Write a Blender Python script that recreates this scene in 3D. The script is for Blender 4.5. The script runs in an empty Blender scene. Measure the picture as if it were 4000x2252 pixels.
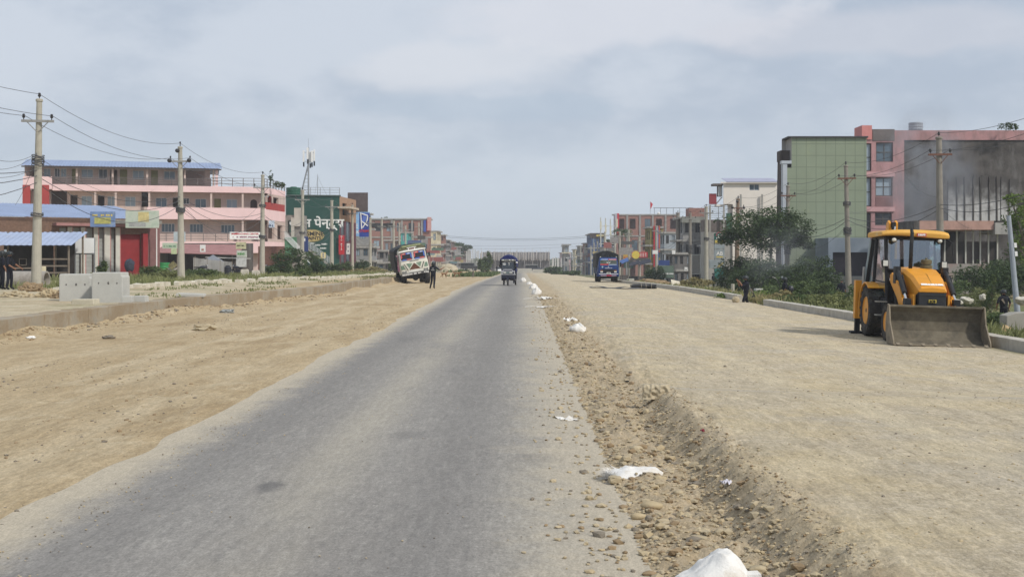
import bpy, bmesh, math, random
from mathutils import Vector, Matrix, noise, Euler
R = math.radians
PI = math.pi
random.seed(11)
SC = bpy.context.scene
COL = SC.collection
F, VX, VY, H = 5000.0, 2040.0, 1000.0, 2.15
def wx(px, Y): return (px - VX) * Y / F
def wz(py, Y): return H + (VY - py) * Y / F
def V(*a): return Vector(a)
def nz(x, y, z=0.0): return noise.noise(Vector((x, y, z)))
def sst(a, b, x):
 t = min(1.0, max(0.0, (x - a) / (b - a)))
 return t * t * (3 - 2 * t)
MATS = {}
def mat(name, col, rough=.85, var=.15, scale=3., spec=.25, metal=0., dirt=None, damt=.5, dscale=1.2, streak=1., bump=0., bscale=40.,
  coat=0., fine=0., emit=0.):
 if name in MATS: return MATS[name]
 m = bpy.data.materials.new(name); m.use_nodes = True
 nt = m.node_tree; N = nt.nodes; L = nt.links
 b = N['Principled BSDF']
 b.inputs['Roughness'].default_value = rough
 b.inputs['Specular IOR Level'].default_value = spec
 b.inputs['Metallic'].default_value = metal
 if coat: b.inputs['Coat Weight'].default_value = coat
 tc = N.new('ShaderNodeTexCoord')
 n1 = N.new('ShaderNodeTexNoise'); n1.inputs['Scale'].default_value = scale; n1.inputs['Detail'].default_value = 6
 n1.inputs['Roughness'].default_value = .65
 L.new(tc.outputs['Object'], n1.inputs['Vector'])
 mx = N.new('ShaderNodeMix'); mx.data_type = 'RGBA'
 r = N.new('ShaderNodeMapRange'); r.inputs[1].default_value = .3; r.inputs[2].default_value = .7
 L.new(n1.outputs['Fac'], r.inputs[0]); L.new(r.outputs[0], mx.inputs['Factor'])
 c0 = [max(0, c * (1 - var)) for c in col]; c1 = [min(1, c * (1 + var)) for c in col]
 mx.inputs['A'].default_value = (*c0, 1); mx.inputs['B'].default_value = (*c1, 1)
 out = mx.outputs['Result']
 if dirt:
  mp = N.new('ShaderNodeMapping'); mp.inputs['Scale'].default_value = (1, 1, streak)
  L.new(tc.outputs['Object'], mp.inputs['Vector'])
  n2 = N.new('ShaderNodeTexNoise'); n2.inputs['Scale'].default_value = dscale; n2.inputs['Detail'].default_value = 8
  n2.inputs['Roughness'].default_value = .7
  L.new(mp.outputs[0], n2.inputs['Vector'])
  r2 = N.new('ShaderNodeMapRange'); r2.inputs[1].default_value = .62 - .3 * damt; r2.inputs[2].default_value = .82 - .3 * damt
  r2.inputs[4].default_value = min(1, .45 + .5 * damt)
  L.new(n2.outputs['Fac'], r2.inputs[0])
  m2 = N.new('ShaderNodeMix'); m2.data_type = 'RGBA'
  L.new(r2.outputs[0], m2.inputs['Factor']); L.new(out, m2.inputs['A']); m2.inputs['B'].default_value = (*dirt, 1)
  out = m2.outputs['Result']
 L.new(out, b.inputs['Base Color'])
 if bump:
  n3 = N.new('ShaderNodeTexNoise'); n3.inputs['Scale'].default_value = bscale; n3.inputs['Detail'].default_value = 5
  L.new(tc.outputs['Object'], n3.inputs['Vector'])
  bp = N.new('ShaderNodeBump'); bp.inputs['Strength'].default_value = bump; bp.inputs['Distance'].default_value = .02
  L.new(n3.outputs['Fac'], bp.inputs['Height']); L.new(bp.outputs[0], b.inputs['Normal'])
 MATS[name] = m
 return m
def leafmat(name, dark, light, scale=1.5):
 if name in MATS: return MATS[name]
 m = mat(name, light, .7, 0, 1)
 nt = m.node_tree; N = nt.nodes; L = nt.links; b = N['Principled BSDF']
 tc = N.new('ShaderNodeTexCoord'); n = N.new('ShaderNodeTexNoise'); n.inputs['Scale'].default_value = scale; n.inputs['Detail'].default_value = 8
 n.inputs['Roughness'].default_value = .8
 L.new(tc.outputs['Object'], n.inputs['Vector'])
 cr = N.new('ShaderNodeValToRGB'); cr.color_ramp.elements[0].position = .35; cr.color_ramp.elements[1].position = .65
 cr.color_ramp.elements[0].color = (*dark, 1); cr.color_ramp.elements[1].color = (*light, 1)
 L.new(n.outputs['Fac'], cr.inputs[0]); L.new(cr.outputs[0], b.inputs['Base Color'])
 tr = N.new('ShaderNodeBsdfTranslucent'); L.new(cr.outputs[0], tr.inputs['Color'])
 ms = N.new('ShaderNodeMixShader'); ms.inputs[0].default_value = .25
 o = N['Material Output']
 L.new(b.outputs[0], ms.inputs[1]); L.new(tr.outputs[0], ms.inputs[2]); L.new(ms.outputs[0], o.inputs['Surface'])
 return m
def glassmat(name, tint=(.75, .85, .85), alpha=.45):
 if name in MATS: return MATS[name]
 m = bpy.data.materials.new(name); m.use_nodes = True
 nt = m.node_tree; N = nt.nodes; L = nt.links; N.remove(N['Principled BSDF'])
 t = N.new('ShaderNodeBsdfTransparent'); t.inputs[0].default_value = (*tint, 1)
 g = N.new('ShaderNodeBsdfGlossy'); g.inputs['Roughness'].default_value = .04; g.inputs[0].default_value = (.9, .95, 1, 1)
 fr = N.new('ShaderNodeFresnel'); fr.inputs[0].default_value = 1.6
 ad = N.new('ShaderNodeMath'); ad.operation = 'ADD'; ad.inputs[1].default_value = alpha * .4; ad.use_clamp = True
 L.new(fr.outputs[0], ad.inputs[0])
 tc = N.new('ShaderNodeTexCoord'); n = N.new('ShaderNodeTexNoise'); n.inputs['Scale'].default_value = 1.5
 L.new(tc.outputs['Object'], n.inputs['Vector'])
 bp = N.new('ShaderNodeBump'); bp.inputs['Strength'].default_value = .08; bp.inputs['Distance'].default_value = .05
 L.new(n.outputs['Fac'], bp.inputs['Height']); L.new(bp.outputs[0], g.inputs['Normal'])
 ms = N.new('ShaderNodeMixShader'); L.new(ad.outputs[0], ms.inputs[0]); L.new(t.outputs[0], ms.inputs[1]); L.new(g.outputs[0], ms.inputs[2])
 L.new(ms.outputs[0], N['Material Output'].inputs['Surface'])
 MATS[name] = m
 return m
class MB:
 def __init__(s): s.v = []; s.f = []; s.mi = []; s.ms = []
 def mid(s, m):
  if m is None: return 0
  if m not in s.ms: s.ms.append(m)
  return s.ms.index(m)
 def add(s, vs, fs, M=None, m=None):
  o = len(s.v); k = s.mid(m)
  for p in vs:
   p = Vector(p)
   s.v.append(M @ p if M is not None else p)
  for f in fs: s.f.append([i + o for i in f]); s.mi.append(k)
  return s
 def box(s, x0, x1, y0, y1, z0, z1, M=None, m=None):
  return s.add([(x0, y0, z0), (x1, y0, z0), (x1, y1, z0), (x0, y1, z0), (x0, y0, z1), (x1, y0, z1), (x1, y1, z1), (x0, y1, z1)],
                     [(0, 3, 2, 1), (4, 5, 6, 7), (0, 1, 5, 4), (1, 2, 6, 5), (2, 3, 7, 6), (3, 0, 4, 7)], M, m)
 def prism(s, poly, a, b, axis='x', M=None, m=None):
  n = len(poly)
  def P(p, t):
   return (t, p[0], p[1]) if axis == 'x' else ((p[0], t, p[1]) if axis == 'y' else (p[0], p[1], t))
  vs = [P(p, a) for p in poly] + [P(p, b) for p in poly]
  fs = [tuple(range(n)), tuple(range(2 * n - 1, n - 1, -1))] + [(i, i + n, (i + 1) % n + n, (i + 1) % n) for i in range(n)]
  return s.add(vs, fs, M, m)
 def tube(s, pts, r, n=8, caps=True, M=None, m=None):
  pts = [Vector(p) for p in pts]; k = len(pts)
  rs = r if isinstance(r, (list, tuple)) else [r] * k
  vs = []; up = None
  for i, p in enumerate(pts):
   d = (pts[min(i + 1, k - 1)] - pts[max(i - 1, 0)])
   d = d.normalized() if d.length > 1e-9 else Vector((0, 0, 1))
   if up is None:
    up = Vector((0, 0, 1)) if abs(d.z) < .9 else Vector((1, 0, 0))
   a = d.cross(up)
   if a.length < 1e-4: a = d.cross(Vector((.3, 1, .2)))
   a.normalize(); b = d.cross(a); up = -b if False else up
   for j in range(n):
    t = 2 * PI * j / n
    vs.append(p + (a * math.cos(t) + b * math.sin(t)) * rs[i])
  fs = []
  for i in range(k - 1):
   for j in range(n):
    fs.append((i * n + j, i * n + (j + 1) % n, (i + 1) * n + (j + 1) % n, (i + 1) * n + j))
  if caps: fs += [tuple(range(n - 1, -1, -1)), tuple(range((k - 1) * n, k * n))]
  return s.add(vs, fs, M, m)
 def lathe(s, prof, n=24, axis='z', M=None, m=None):
  vs = []; k = len(prof)
  for r, h in prof:
   for j in range(n):
    t = 2 * PI * j / n; c, d = r * math.cos(t), r * math.sin(t)
    vs.append((c, d, h) if axis == 'z' else (h, c, d))
  fs = []
  for i in range(k - 1):
   for j in range(n):
    fs.append((i * n + j, i * n + (j + 1) % n, (i + 1) * n + (j + 1) % n, (i + 1) * n + j))
  ring = tuple(prof[0]) == tuple(prof[-1])
  if prof[0][0] > 1e-6 and not ring: fs.append(tuple(range(n - 1, -1, -1)))
  if prof[-1][0] > 1e-6 and not ring: fs.append(tuple(range((k - 1) * n, k * n)))
  return s.add(vs, fs, M, m)
 def quad(s, a, b, c, d, M=None, m=None): return s.add([a, b, c, d], [(0, 1, 2, 3)], M, m)
 def ico(s, c, rad, sub=2, amp=0., fr=1., seed=0., M=None, m=None, flat=None):
  bm = bmesh.new(); bmesh.ops.create_icosphere(bm, subdivisions=sub, radius=1)
  vs = []
  for v in bm.verts:
   d = v.co.copy(); k = 1 + amp * noise.noise(d * fr + Vector((seed, seed * 1.7, seed * .3))) + amp * .5 * noise.noise(d * fr * 2.3 + Vector((seed, 3, 1)))
   p = Vector((d.x * rad[0] * k, d.y * rad[1] * k, d.z * rad[2] * k))
   if flat is not None: p.z = max(p.z, flat * rad[2])
   vs.append(p + Vector(c))
  fs = [[v.index for v in f.verts] for f in bm.faces]; bm.free()
  return s.add(vs, fs, M, m)
 def mesh(s, name, m=None, smooth=False):
  me = bpy.data.meshes.new(name)
  me.from_pydata([tuple(v) for v in s.v], [], s.f)
  if s.ms:
   for x in s.ms: me.materials.append(x)
   me.polygons.foreach_set('material_index', s.mi)
  elif m: me.materials.append(m)
  if smooth: me.polygons.foreach_set('use_smooth', [True] * len(me.polygons))
  me.update()
  bm = bmesh.new(); bm.from_mesh(me); bmesh.ops.recalc_face_normals(bm, faces=bm.faces); bm.to_mesh(me); bm.free()
  return me
 def build(s, name, m=None, parent=None, smooth=False, bev=0., label=None):
  me = s.mesh(name, m, smooth)
  o = bpy.data.objects.new(name, me); COL.objects.link(o)
  if parent: o.parent = parent
  if bev:
   b = o.modifiers.new('bevel', 'BEVEL'); b.width = bev; b.segments = 2; b.limit_method = 'ANGLE'; b.angle_limit = R(35)
  if smooth == 'auto' or (smooth and False): pass
  if label: o['label'] = label
  return o
def tag(o, label=None, cat=None, group=None, kind=None):
 if label: o['label'] = label
 if cat: o['category'] = cat
 if group: o['group'] = group
 if kind: o['kind'] = kind
 return o
def empty(name, loc, rz=0., label=None, cat=None, group=None):
 o = bpy.data.objects.new(name, None); COL.objects.link(o); o.location = loc; o.rotation_euler = (0, 0, rz)
 o.empty_display_size = .3
 return tag(o, label, cat, group)
def clone(o, parent=None):
 c = o.copy(); COL.objects.link(c)
 if parent: c.parent = parent
 for ch in [q for q in bpy.data.objects if q.parent == o]: clone(ch, c)
 return c
def T(x, y, z): return Matrix.Translation((x, y, z))
def RX(a): return Matrix.Rotation(a, 4, 'X')
def RY(a): return Matrix.Rotation(a, 4, 'Y')
def RZ(a): return Matrix.Rotation(a, 4, 'Z')
def text(mb, s, size, M, m=None, align='CENTER', sx=1., bold=0., ext=.01):
 cu = bpy.data.curves.new('t', 'FONT'); cu.body = s; cu.size = size; cu.align_x = align; cu.align_y = 'CENTER'; cu.extrude = ext
 cu.offset = bold; cu.resolution_u = 3
 o = bpy.data.objects.new('t', cu); COL.objects.link(o)
 dg = bpy.context.evaluated_depsgraph_get()
 me = bpy.data.meshes.new_from_object(o.evaluated_get(dg))
 bpy.data.objects.remove(o); bpy.data.curves.remove(cu)
 K = M @ Matrix.Rotation(PI / 2, 4, 'X') @ Matrix.Diagonal((sx, 1, 1, 1))     # stands upright facing -y
 mb.add([v.co.copy() for v in me.vertices], [list(p.vertices) for p in me.polygons], K, m)
 bpy.data.meshes.remove(me)
def base(y):
 t = min(420., max(0., y - 78)); return -.0088 * t * t / (t + 22)
def kl(y): return -13.25 + 2.65 * sst(44, 72, y)
def kr(y): return 11.85 - .037 * max(0, min(y, 140) - 42)
RE = .78
RUTS = (-9.6, -7.8, -6.9, -5.2, 4.3, 6.1, 7.6, 9.3)
def gz(x, y, fine=True):
 b = base(y); z = 0.
 L = kl(y); K = kr(y)
 if x < L:
  d = L - x
  z = .50 + .08 * sst(2, 9, d) + .05 * nz(x * .35, y * .2, 3)
  z = z * sst(-.05, .2, d)
 elif x < -3.9:
  z = .035 * nz(x * .5, y * .12, 1) + .02 * nz(x * 1.7, y * .6, 2)
  z += .22 * (1 - sst(.0, .9, x - L)) * max(0, .42 + 1.0 * nz(x * .5, y * .3, 8) + .4 * nz(x, y * 1.1, 5)) + .03 * nz(x * 4, y * 2, 4) * (1 - sst(.3, 1.6, x - L))
  z += .02
  z -= .05 * sst(-4.5, -3.9, x)
  for c in RUTS[:4]: z -= .022 * math.exp(-((x - c - .35 * nz(y * .05, c)) / .2) ** 2)
 elif x < RE:
  z = -.03
 elif x < K:
  e = .55 + .2 * nz(3, y * .5, 5)
  up = .23 * (1 - sst(16.5, 21, y)) + .09
  ed = 1.78 + .2 * nz(y * .55, 1, 4) + .35 * sst(18, 30, y)
  s = sst(ed - .22, ed + .24, x)
  mound = (.05 + .05 * nz(x * 1.3, y * .9, 6)) * sst(RE, RE + .45, x)
  z = mound * (1 - s) + (up - .023 * max(0, x - 2.4)) * s - .02 * (1 - sst(RE, RE + .2, x))
  if fine and y < 60:
   k = sst(RE, RE + .3, x) * (1 - sst(ed + .3, ed + .6, x))
   z += k * (.05 * nz(x * 5, y * 4, 9) + .04 * nz(x * 12, y * 10, 2))
  z += .012 * nz(x * 1.1, y * .7, 3) * s
 else:
  d = x - K
  z = -.2 - .8 * sst(0.2, 9, d) + .12 * nz(x * .4, y * .25, 7)
  if d > 14: z += .25 * sst(14, 26, d)
  z = min(z, .1)
 return b + z
GR = ((48, .45, .13), (24, .22, .10), (11, .13, .07), (4, .12, .045))
def ground_material():
 m = bpy.data.materials.new('sandy ground'); m.use_nodes = True
 nt = m.node_tree; N = nt.nodes; L = nt.links; b = N['Principled BSDF']
 b.inputs['Roughness'].default_value = .95; b.inputs['Specular IOR Level'].default_value = .1
 tc = N.new('ShaderNodeTexCoord'); sp = N.new('ShaderNodeSeparateXYZ'); L.new(tc.outputs['Object'], sp.inputs[0])
 def noi(scale, detail=6, rough=.6, sc=(1, 1, 1)):
  mp = N.new('ShaderNodeMapping'); mp.inputs['Scale'].default_value = sc; L.new(tc.outputs['Object'], mp.inputs[0])
  n = N.new('ShaderNodeTexNoise'); n.inputs['Scale'].default_value = scale; n.inputs['Detail'].default_value = detail; n.inputs['Roughness'].default_value = rough
  L.new(mp.outputs[0], n.inputs['Vector']); return n.outputs['Fac']
 def ramp(x, a, c, lo=0., hi=1.):
  r = N.new('ShaderNodeMapRange'); r.interpolation_type = 'SMOOTHSTEP'
  r.inputs[1].default_value = a; r.inputs[2].default_value = c; r.inputs[3].default_value = lo; r.inputs[4].default_value = hi
  L.new(x, r.inputs[0]); return r.outputs[0]
 def mix(f, A, B):
  x = N.new('ShaderNodeMix'); x.data_type = 'RGBA'
  if isinstance(f, float): x.inputs['Factor'].default_value = f
  else: L.new(f, x.inputs['Factor'])
  for k, q in (('A', A), ('B', B)):
   if isinstance(q, tuple): x.inputs[k].default_value = (*q, 1)
   else: L.new(q, x.inputs[k])
  return x.outputs['Result']
 def mul(a, c):
  x = N.new('ShaderNodeMath'); x.operation = 'MULTIPLY'; L.new(a, x.inputs[0])
  if isinstance(c, float): x.inputs[1].default_value = c
  else: L.new(c, x.inputs[1])
  return x.outputs[0]
 sand = mix(ramp(noi(.9, 8, .65, (1, .3, 1)), .35, .65), (.425, .325, .195), (.485, .385, .245))
 sand = mix(mul(ramp(noi(1.3, 8, .75, (.6, .7, 1)), .52, .68), .7), sand, (.57, .475, .325))
 sand = mix(mul(ramp(noi(.4, 7, .65, (1, .5, 1)), .5, .64), .85), sand, (.365, .27, .155))
 sand = mix(mul(ramp(noi(9, 8, .85), .5, .66), .45), sand, (.33, .25, .15))
 sand = mix(mul(ramp(noi(13, 6, .85, (1, 1, 2)), .54, .68), .35), sand, (.58, .49, .35))
 sand = mix(mul(ramp(noi(8, 9, .85, (1, .15, 1)), .5, .62), .5), sand, (.33, .245, .145))
 sand = mix(mul(ramp(noi(6, 9, .85, (1, .13, 1)), .53, .66), .4), sand, (.60, .51, .36))
 vo = N.new('ShaderNodeTexVoronoi'); vo.inputs['Scale'].default_value = 16; L.new(tc.outputs['Object'], vo.inputs['Vector'])
 hs = N.new('ShaderNodeSeparateColor'); L.new(vo.outputs['Color'], hs.inputs[0])
 stone = mix(hs.outputs[0], (.36, .31, .23), (.56, .49, .385))
 grav = mix(ramp(noi(1.1, 8, .7), .4, .6), (.505, .415, .265), (.565, .475, .32))
 grav = mix(mul(ramp(noi(.7, 5, .6), .36, .6), .6), grav, stone)
 grav = mix(mul(ramp(noi(10, 8, .85), .5, .64), .55), grav, (.34, .285, .205))
 grav = mix(mul(ramp(noi(17, 6, .85), .54, .66), .45), grav, (.60, .53, .42))
 grav = mix(mul(ramp(noi(.3, 6, .65), .5, .64), .7), grav, (.455, .405, .325))
 grav = mix(mul(ramp(noi(9, 9, .85, (1, .16, 1)), .5, .62), .5), grav, (.33, .27, .185))
 grav = mix(mul(ramp(noi(7, 9, .85, (1, .16, 1)), .52, .64), .4), grav, (.62, .54, .41))
 rub = mix(ramp(noi(3.5, 8, .75), .35, .65), (.385, .30, .185), (.52, .415, .275))
 rub = mix(mul(ramp(noi(14, 6, .8), .5, .62), .5), rub, (.31, .235, .145))
 rub = mix(mul(hs.outputs[1], .35), rub, (.42, .37, .29))
 soil = mix(ramp(noi(.6, 8, .7), .38, .62), (.44, .36, .24), (.53, .46, .33))
 soil = mix(mul(ramp(noi(.28, 7, .65), .5, .62), .5), soil, (.17, .18, .075))
 soilr = mix(ramp(noi(.5, 8, .7), .38, .62), (.20, .16, .095), (.33, .27, .17))
 soilr = mix(mul(ramp(noi(.3, 7, .65), .40, .55), .85), soilr, (.11, .14, .05))
 mxm = None
 for cx in RUTS:                    # pale compacted wheel tracks
  w1 = N.new('ShaderNodeMath'); w1.operation = 'MULTIPLY_ADD'; L.new(noi(.05 + .01 * abs(cx), 2, .5, (0, 1, 0)), w1.inputs[0]); w1.inputs[1].default_value = 1.6; L.new(sp.outputs[0], w1.inputs[2])
  w2 = N.new('ShaderNodeMath'); w2.operation = 'SUBTRACT'; L.new(w1.outputs[0], w2.inputs[0]); w2.inputs[1].default_value = cx + .8
  w3 = N.new('ShaderNodeMath'); w3.operation = 'ABSOLUTE'; L.new(w2.outputs[0], w3.inputs[0]); r3 = ramp(w3.outputs[0], .08, .38, 1., 0.)
  if mxm is None: mxm = r3
  else: w4 = N.new('ShaderNodeMath'); w4.operation = 'MAXIMUM'; L.new(mxm, w4.inputs[0]); L.new(r3, w4.inputs[1]); mxm = w4.outputs[0]
 trk = mul(mul(mxm, ramp(noi(.8, 6, .7, (1, .35, 1)), .38, .58)), .5)
 sand = mix(trk, sand, (.575, .48, .33)); grav = mix(trk, grav, (.60, .515, .36))
 wob = N.new('ShaderNodeMath'); wob.operation = 'MULTIPLY_ADD'; L.new(noi(1.6, 6, .7), wob.inputs[0]); wob.inputs[1].default_value = 1.4
 L.new(sp.outputs[0], wob.inputs[2])              # x + 1.4*noise  (mean +.7)
 xw = wob.outputs[0]
 c = mix(ramp(xw, 1.3, 1.7), sand, rub)
 c = mix(ramp(xw, 2.3, 3.1), c, grav)
 c = mix(ramp(sp.outputs[0], -14.2, -13.0, 1., 0.), c, soil)
 c = mix(ramp(sp.outputs[0], 11.2, 12.0), c, soilr)
 c = mix(mul(ramp(noi(60, 3, .8), .5, .75), .22), c, (.25, .2, .13))
 sc_ = None
 for gs, gy, ga in GR:
  r_ = ramp(noi(gs, 2, .6, (1, gy, 1)), .3, .7, 1 - ga, 1 + ga)
  if sc_ is None: sc_ = r_
  else:
   q_ = N.new('ShaderNodeMath'); q_.operation = 'MULTIPLY'; L.new(sc_, q_.inputs[0]); L.new(r_, q_.inputs[1]); sc_ = q_.outputs[0]
 vm = N.new('ShaderNodeVectorMath'); vm.operation = 'SCALE'; L.new(c, vm.inputs[0]); L.new(sc_, vm.inputs['Scale'])
 L.new(vm.outputs[0], b.inputs['Base Color'])
 h = N.new('ShaderNodeMath'); h.operation = 'MULTIPLY_ADD'; L.new(noi(30, 6, .75), h.inputs[0]); h.inputs[1].default_value = .5
 L.new(noi(6, 6, .7), h.inputs[2])
 bp = N.new('ShaderNodeBump'); bp.inputs['Strength'].default_value = .8; bp.inputs['Distance'].default_value = .05
 L.new(h.outputs[0], bp.inputs['Height']); L.new(bp.outputs[0], b.inputs['Normal'])
 return m
def asphalt_material():
 m = bpy.data.materials.new('dusty asphalt'); m.use_nodes = True
 nt = m.node_tree; N = nt.nodes; L = nt.links; b = N['Principled BSDF']
 b.inputs['Roughness'].default_value = .9; b.inputs['Specular IOR Level'].default_value = .15
 tc = N.new('ShaderNodeTexCoord'); sp = N.new('ShaderNodeSeparateXYZ'); L.new(tc.outputs['Object'], sp.inputs[0])
 def noi(scale, detail=6, rough=.6, sc=(1, 1, 1)):
  mp = N.new('ShaderNodeMapping'); mp.inputs['Scale'].default_value = sc; L.new(tc.outputs['Object'], mp.inputs[0])
  n = N.new('ShaderNodeTexNoise'); n.inputs['Scale'].default_value = scale; n.inputs['Detail'].default_value = detail; n.inputs['Roughness'].default_value = rough
  L.new(mp.outputs[0], n.inputs['Vector']); return n.outputs['Fac']
 def ramp(x, a, c, lo=0., hi=1.):
  r = N.new('ShaderNodeMapRange'); r.interpolation_type = 'SMOOTHSTEP'
  r.inputs[1].default_value = a; r.inputs[2].default_value = c; r.inputs[3].default_value = lo; r.inputs[4].default_value = hi
  L.new(x, r.inputs[0]); return r.outputs[0]
 def mix(f, A, B):
  x = N.new('ShaderNodeMix'); x.data_type = 'RGBA'
  L.new(f, x.inputs['Factor'])
  for k, q in (('A', A), ('B', B)):
   if isinstance(q, tuple): x.inputs[k].default_value = (*q, 1)
   else: L.new(q, x.inputs[k])
  return x.outputs['Result']
 def op(o, a, c):
  x = N.new('ShaderNodeMath'); x.operation = o
  for i, q in enumerate((a, c)):
   if isinstance(q, float): x.inputs[i].default_value = q
   else: L.new(q, x.inputs[i])
  return x.outputs[0]
 grey = mix(ramp(noi(.8, 6, .6, (1, .2, 1)), .3, .7), (.238, .222, .202), (.272, .256, .234))
 grey = mix(op('MULTIPLY', ramp(noi(9, 9, .9, (1, .16, 1)), .5, .6), .4), grey, (.16, .155, .148))
 grey = mix(op('MULTIPLY', ramp(noi(7, 9, .9, (1, .14, 1)), .52, .62), .35), grey, (.38, .36, .32))
 x = sp.outputs[0]
 def bump_at(c, w): return ramp(op('ABSOLUTE', op('SUBTRACT', x, c), 0.), 0., w, 1., 0.)
 dust = op('MAXIMUM', op('MULTIPLY', bump_at(-1.95, .65), .75), op('MULTIPLY', bump_at(.25, .75), .6))
 dust = op('MULTIPLY', dust, ramp(noi(.5, 5, .6, (1, .3, 1)), .25, .6))
 grey = mix(dust, grey, (.385, .35, .285))
 grey = mix(op('MULTIPLY', ramp(noi(15, 7, .9), .5, .62), .5), grey, (.40, .38, .34))
 grey = mix(op('MULTIPLY', ramp(noi(19, 7, .9), .52, .64), .5), grey, (.135, .132, .128))
 grey = mix(op('MULTIPLY', ramp(noi(.55, 5, .6, (1, .8, 1)), .66, .72), .3), grey, (.15, .15, .155))
 grey = mix(op('MULTIPLY', op('MAXIMUM', bump_at(-3.2, .55), bump_at(-.75, .6)), .45), grey, (.185, .177, .168))
 def spot(cx, cy, rx, ry, k):       # an oil stain or patch
  d = op('SQRT', op('ADD', op('POWER', op('DIVIDE', op('SUBTRACT', x, cx), rx), 2.), op('POWER', op('DIVIDE', op('SUBTRACT', sp.outputs[1], cy), ry), 2.)), 0.)
  return op('MULTIPLY', ramp(op('ADD', d, op('MULTIPLY', noi(4, 6, .7), .9)), .8, 1.5, 1., 0.), k)
 for q in ((-2.34, 11.9, .16, .4, .6), (-1.35, 15.3, .42, .4, .22), (.25, 13.6, .5, .45, .28), (-1.2, 24., .25, 1.4, .2), (-2.9, 33., .4, 2., .2)):
  grey = mix(spot(*q), grey, (.10, .098, .10))
 nw = op('MULTIPLY', op('SUBTRACT', noi(1.1, 8, .75), .5), 1.1)
 xe = op('ADD', x, nw)
 e = op('MAXIMUM', ramp(xe, -4.1, -3.4, 1., 0.), op('MULTIPLY', ramp(op('ADD', xe, nw), -.25, .8), .93))
 grey = mix(e, grey, (.445, .39, .30))
 sc_ = None
 for gs, gy, ga in ((64, .5, .13), (32, .25, .08), (14, .14, .045)):
  r_ = ramp(noi(gs, 2, .6, (1, gy, 1)), .3, .7, 1 - ga, 1 + ga)
  if sc_ is None: sc_ = r_
  else:
   q_ = N.new('ShaderNodeMath'); q_.operation = 'MULTIPLY'; L.new(sc_, q_.inputs[0]); L.new(r_, q_.inputs[1]); sc_ = q_.outputs[0]
 vm = N.new('ShaderNodeVectorMath'); vm.operation = 'SCALE'; L.new(grey, vm.inputs[0]); L.new(sc_, vm.inputs['Scale'])
 L.new(vm.outputs[0], b.inputs['Base Color'])
 bp = N.new('ShaderNodeBump'); bp.inputs['Strength'].default_value = .4; bp.inputs['Distance'].default_value = .012
 L.new(noi(55, 4, .8), bp.inputs['Height']); L.new(bp.outputs[0], b.inputs['Normal'])
 return m
def build_ground():
 ys = [1.0]
 while ys[-1] < 1900:
  y = ys[-1]; ys.append(y + max(.06, y * (.0065 if y < 45 else (.016 if y < 160 else .05))))
 xs = []
 x = -1200.
 while x < 1200:
  xs.append(x)
  a = abs(x + 1)
  if .6 <= x < 2.7: s = .04
  elif -15 <= x < 13.5: s = .2
  elif -40 <= x < 40: s = .8
  else: s = max(1.5, (a - 38) * .15)
  if x < -15 and x + s > -15: s = -15 - x + 1e-6
  if x < .6 and x + s > .6: s = .6 - x + 1e-6
  x += s
 vs = [(X, Y, gz(X, Y)) for Y in ys for X in xs]
 n = len(xs); fs = []
 for j in range(len(ys) - 1):
  for i in range(n - 1):
   a = j * n + i; fs.append((a, a + 1, a + n + 1, a + n))
 me = bpy.data.meshes.new('ground'); me.from_pydata(vs, [], fs); me.materials.append(ground_material())
 me.polygons.foreach_set('use_smooth', [True] * len(fs)); me.update()
 o = bpy.data.objects.new('ground', me); COL.objects.link(o); tag(o, kind='structure')
 ys2 = [1.0]
 while ys2[-1] < 900: ys2.append(ys2[-1] * 1.03 + .1)
 vs = []; fs = []; xr = [-4.35, -3.9, -3.2, -2.2, -1.2, -.3, .3, .75, 1.25]
 for Y in ys2:
  for X in xr:
   cr = .02 * (1 - ((X + 1.6) / 2.6) ** 2)
   vs.append((X, Y, base(Y) - .004 + cr))
 n = len(xr)
 for j in range(len(ys2) - 1):
  for i in range(n - 1):
   a = j * n + i; fs.append((a, a + 1, a + n + 1, a + n))
 me = bpy.data.meshes.new('road'); me.from_pydata(vs, [], fs); me.materials.append(asphalt_material())
 me.polygons.foreach_set('use_smooth', [True] * len(fs)); me.update()
 o = bpy.data.objects.new('road', me); COL.objects.link(o); tag(o, kind='structure')
build_ground()
M_kerb = mat('old concrete kerb', (.38, .34, .27), .95, .25, 2.2, dirt=(.275, .21, .135), damt=.9, dscale=1.1, bump=.9, bscale=9)
M_kerbr = mat('kerb concrete', (.46, .43, .37), .95, .15, 2.5, dirt=(.3, .26, .2), damt=.35, dscale=1.6, bump=.4, bscale=16)
def kerb(fn, y0, y1, w, side, top, m, seg=1.0, gap=.02, rough=.02, cap=True):
 mb = MB(); y = y0; k = 0
 while y < y1:
  L = seg * random.uniform(.9, 1.1); e = min(y + L - gap, y1)
  xa, xb = fn(y), fn(e)
  za = base(y) + top + random.uniform(-rough, rough); zb = base(e) + top + random.uniform(-rough, rough)
  dx = random.uniform(-rough, rough)
  lo = -.5
  vs = []
  for (X, Y, zt) in ((xa + dx, y, za), (xb + dx, e, zb)):
   vs += [(X, Y, base(Y) + lo), (X + w * side, Y, base(Y) + lo), (X + w * side, Y, zt + .01), (X, Y, zt)]
  mb.add(vs, [(0, 1, 2, 3), (7, 6, 5, 4), (0, 4, 5, 1), (1, 5, 6, 2), (2, 6, 7, 3), (3, 7, 4, 0)])
  y += L
 o = mb.build('kerb', m, bev=.015); tag(o, kind='structure'); return o
kerb(lambda y: kl(y) + .02, 14, 104, .5, -1, .54, M_kerb, seg=.9, gap=.002, rough=.014)
kerb(kr, 12, 59.5, .34, 1, .14, M_kerbr, seg=1.0, rough=.008)
kerb(kr, 65.5, 140, .34, 1, .16, M_kerbr, seg=1.0, rough=.01)
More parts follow.
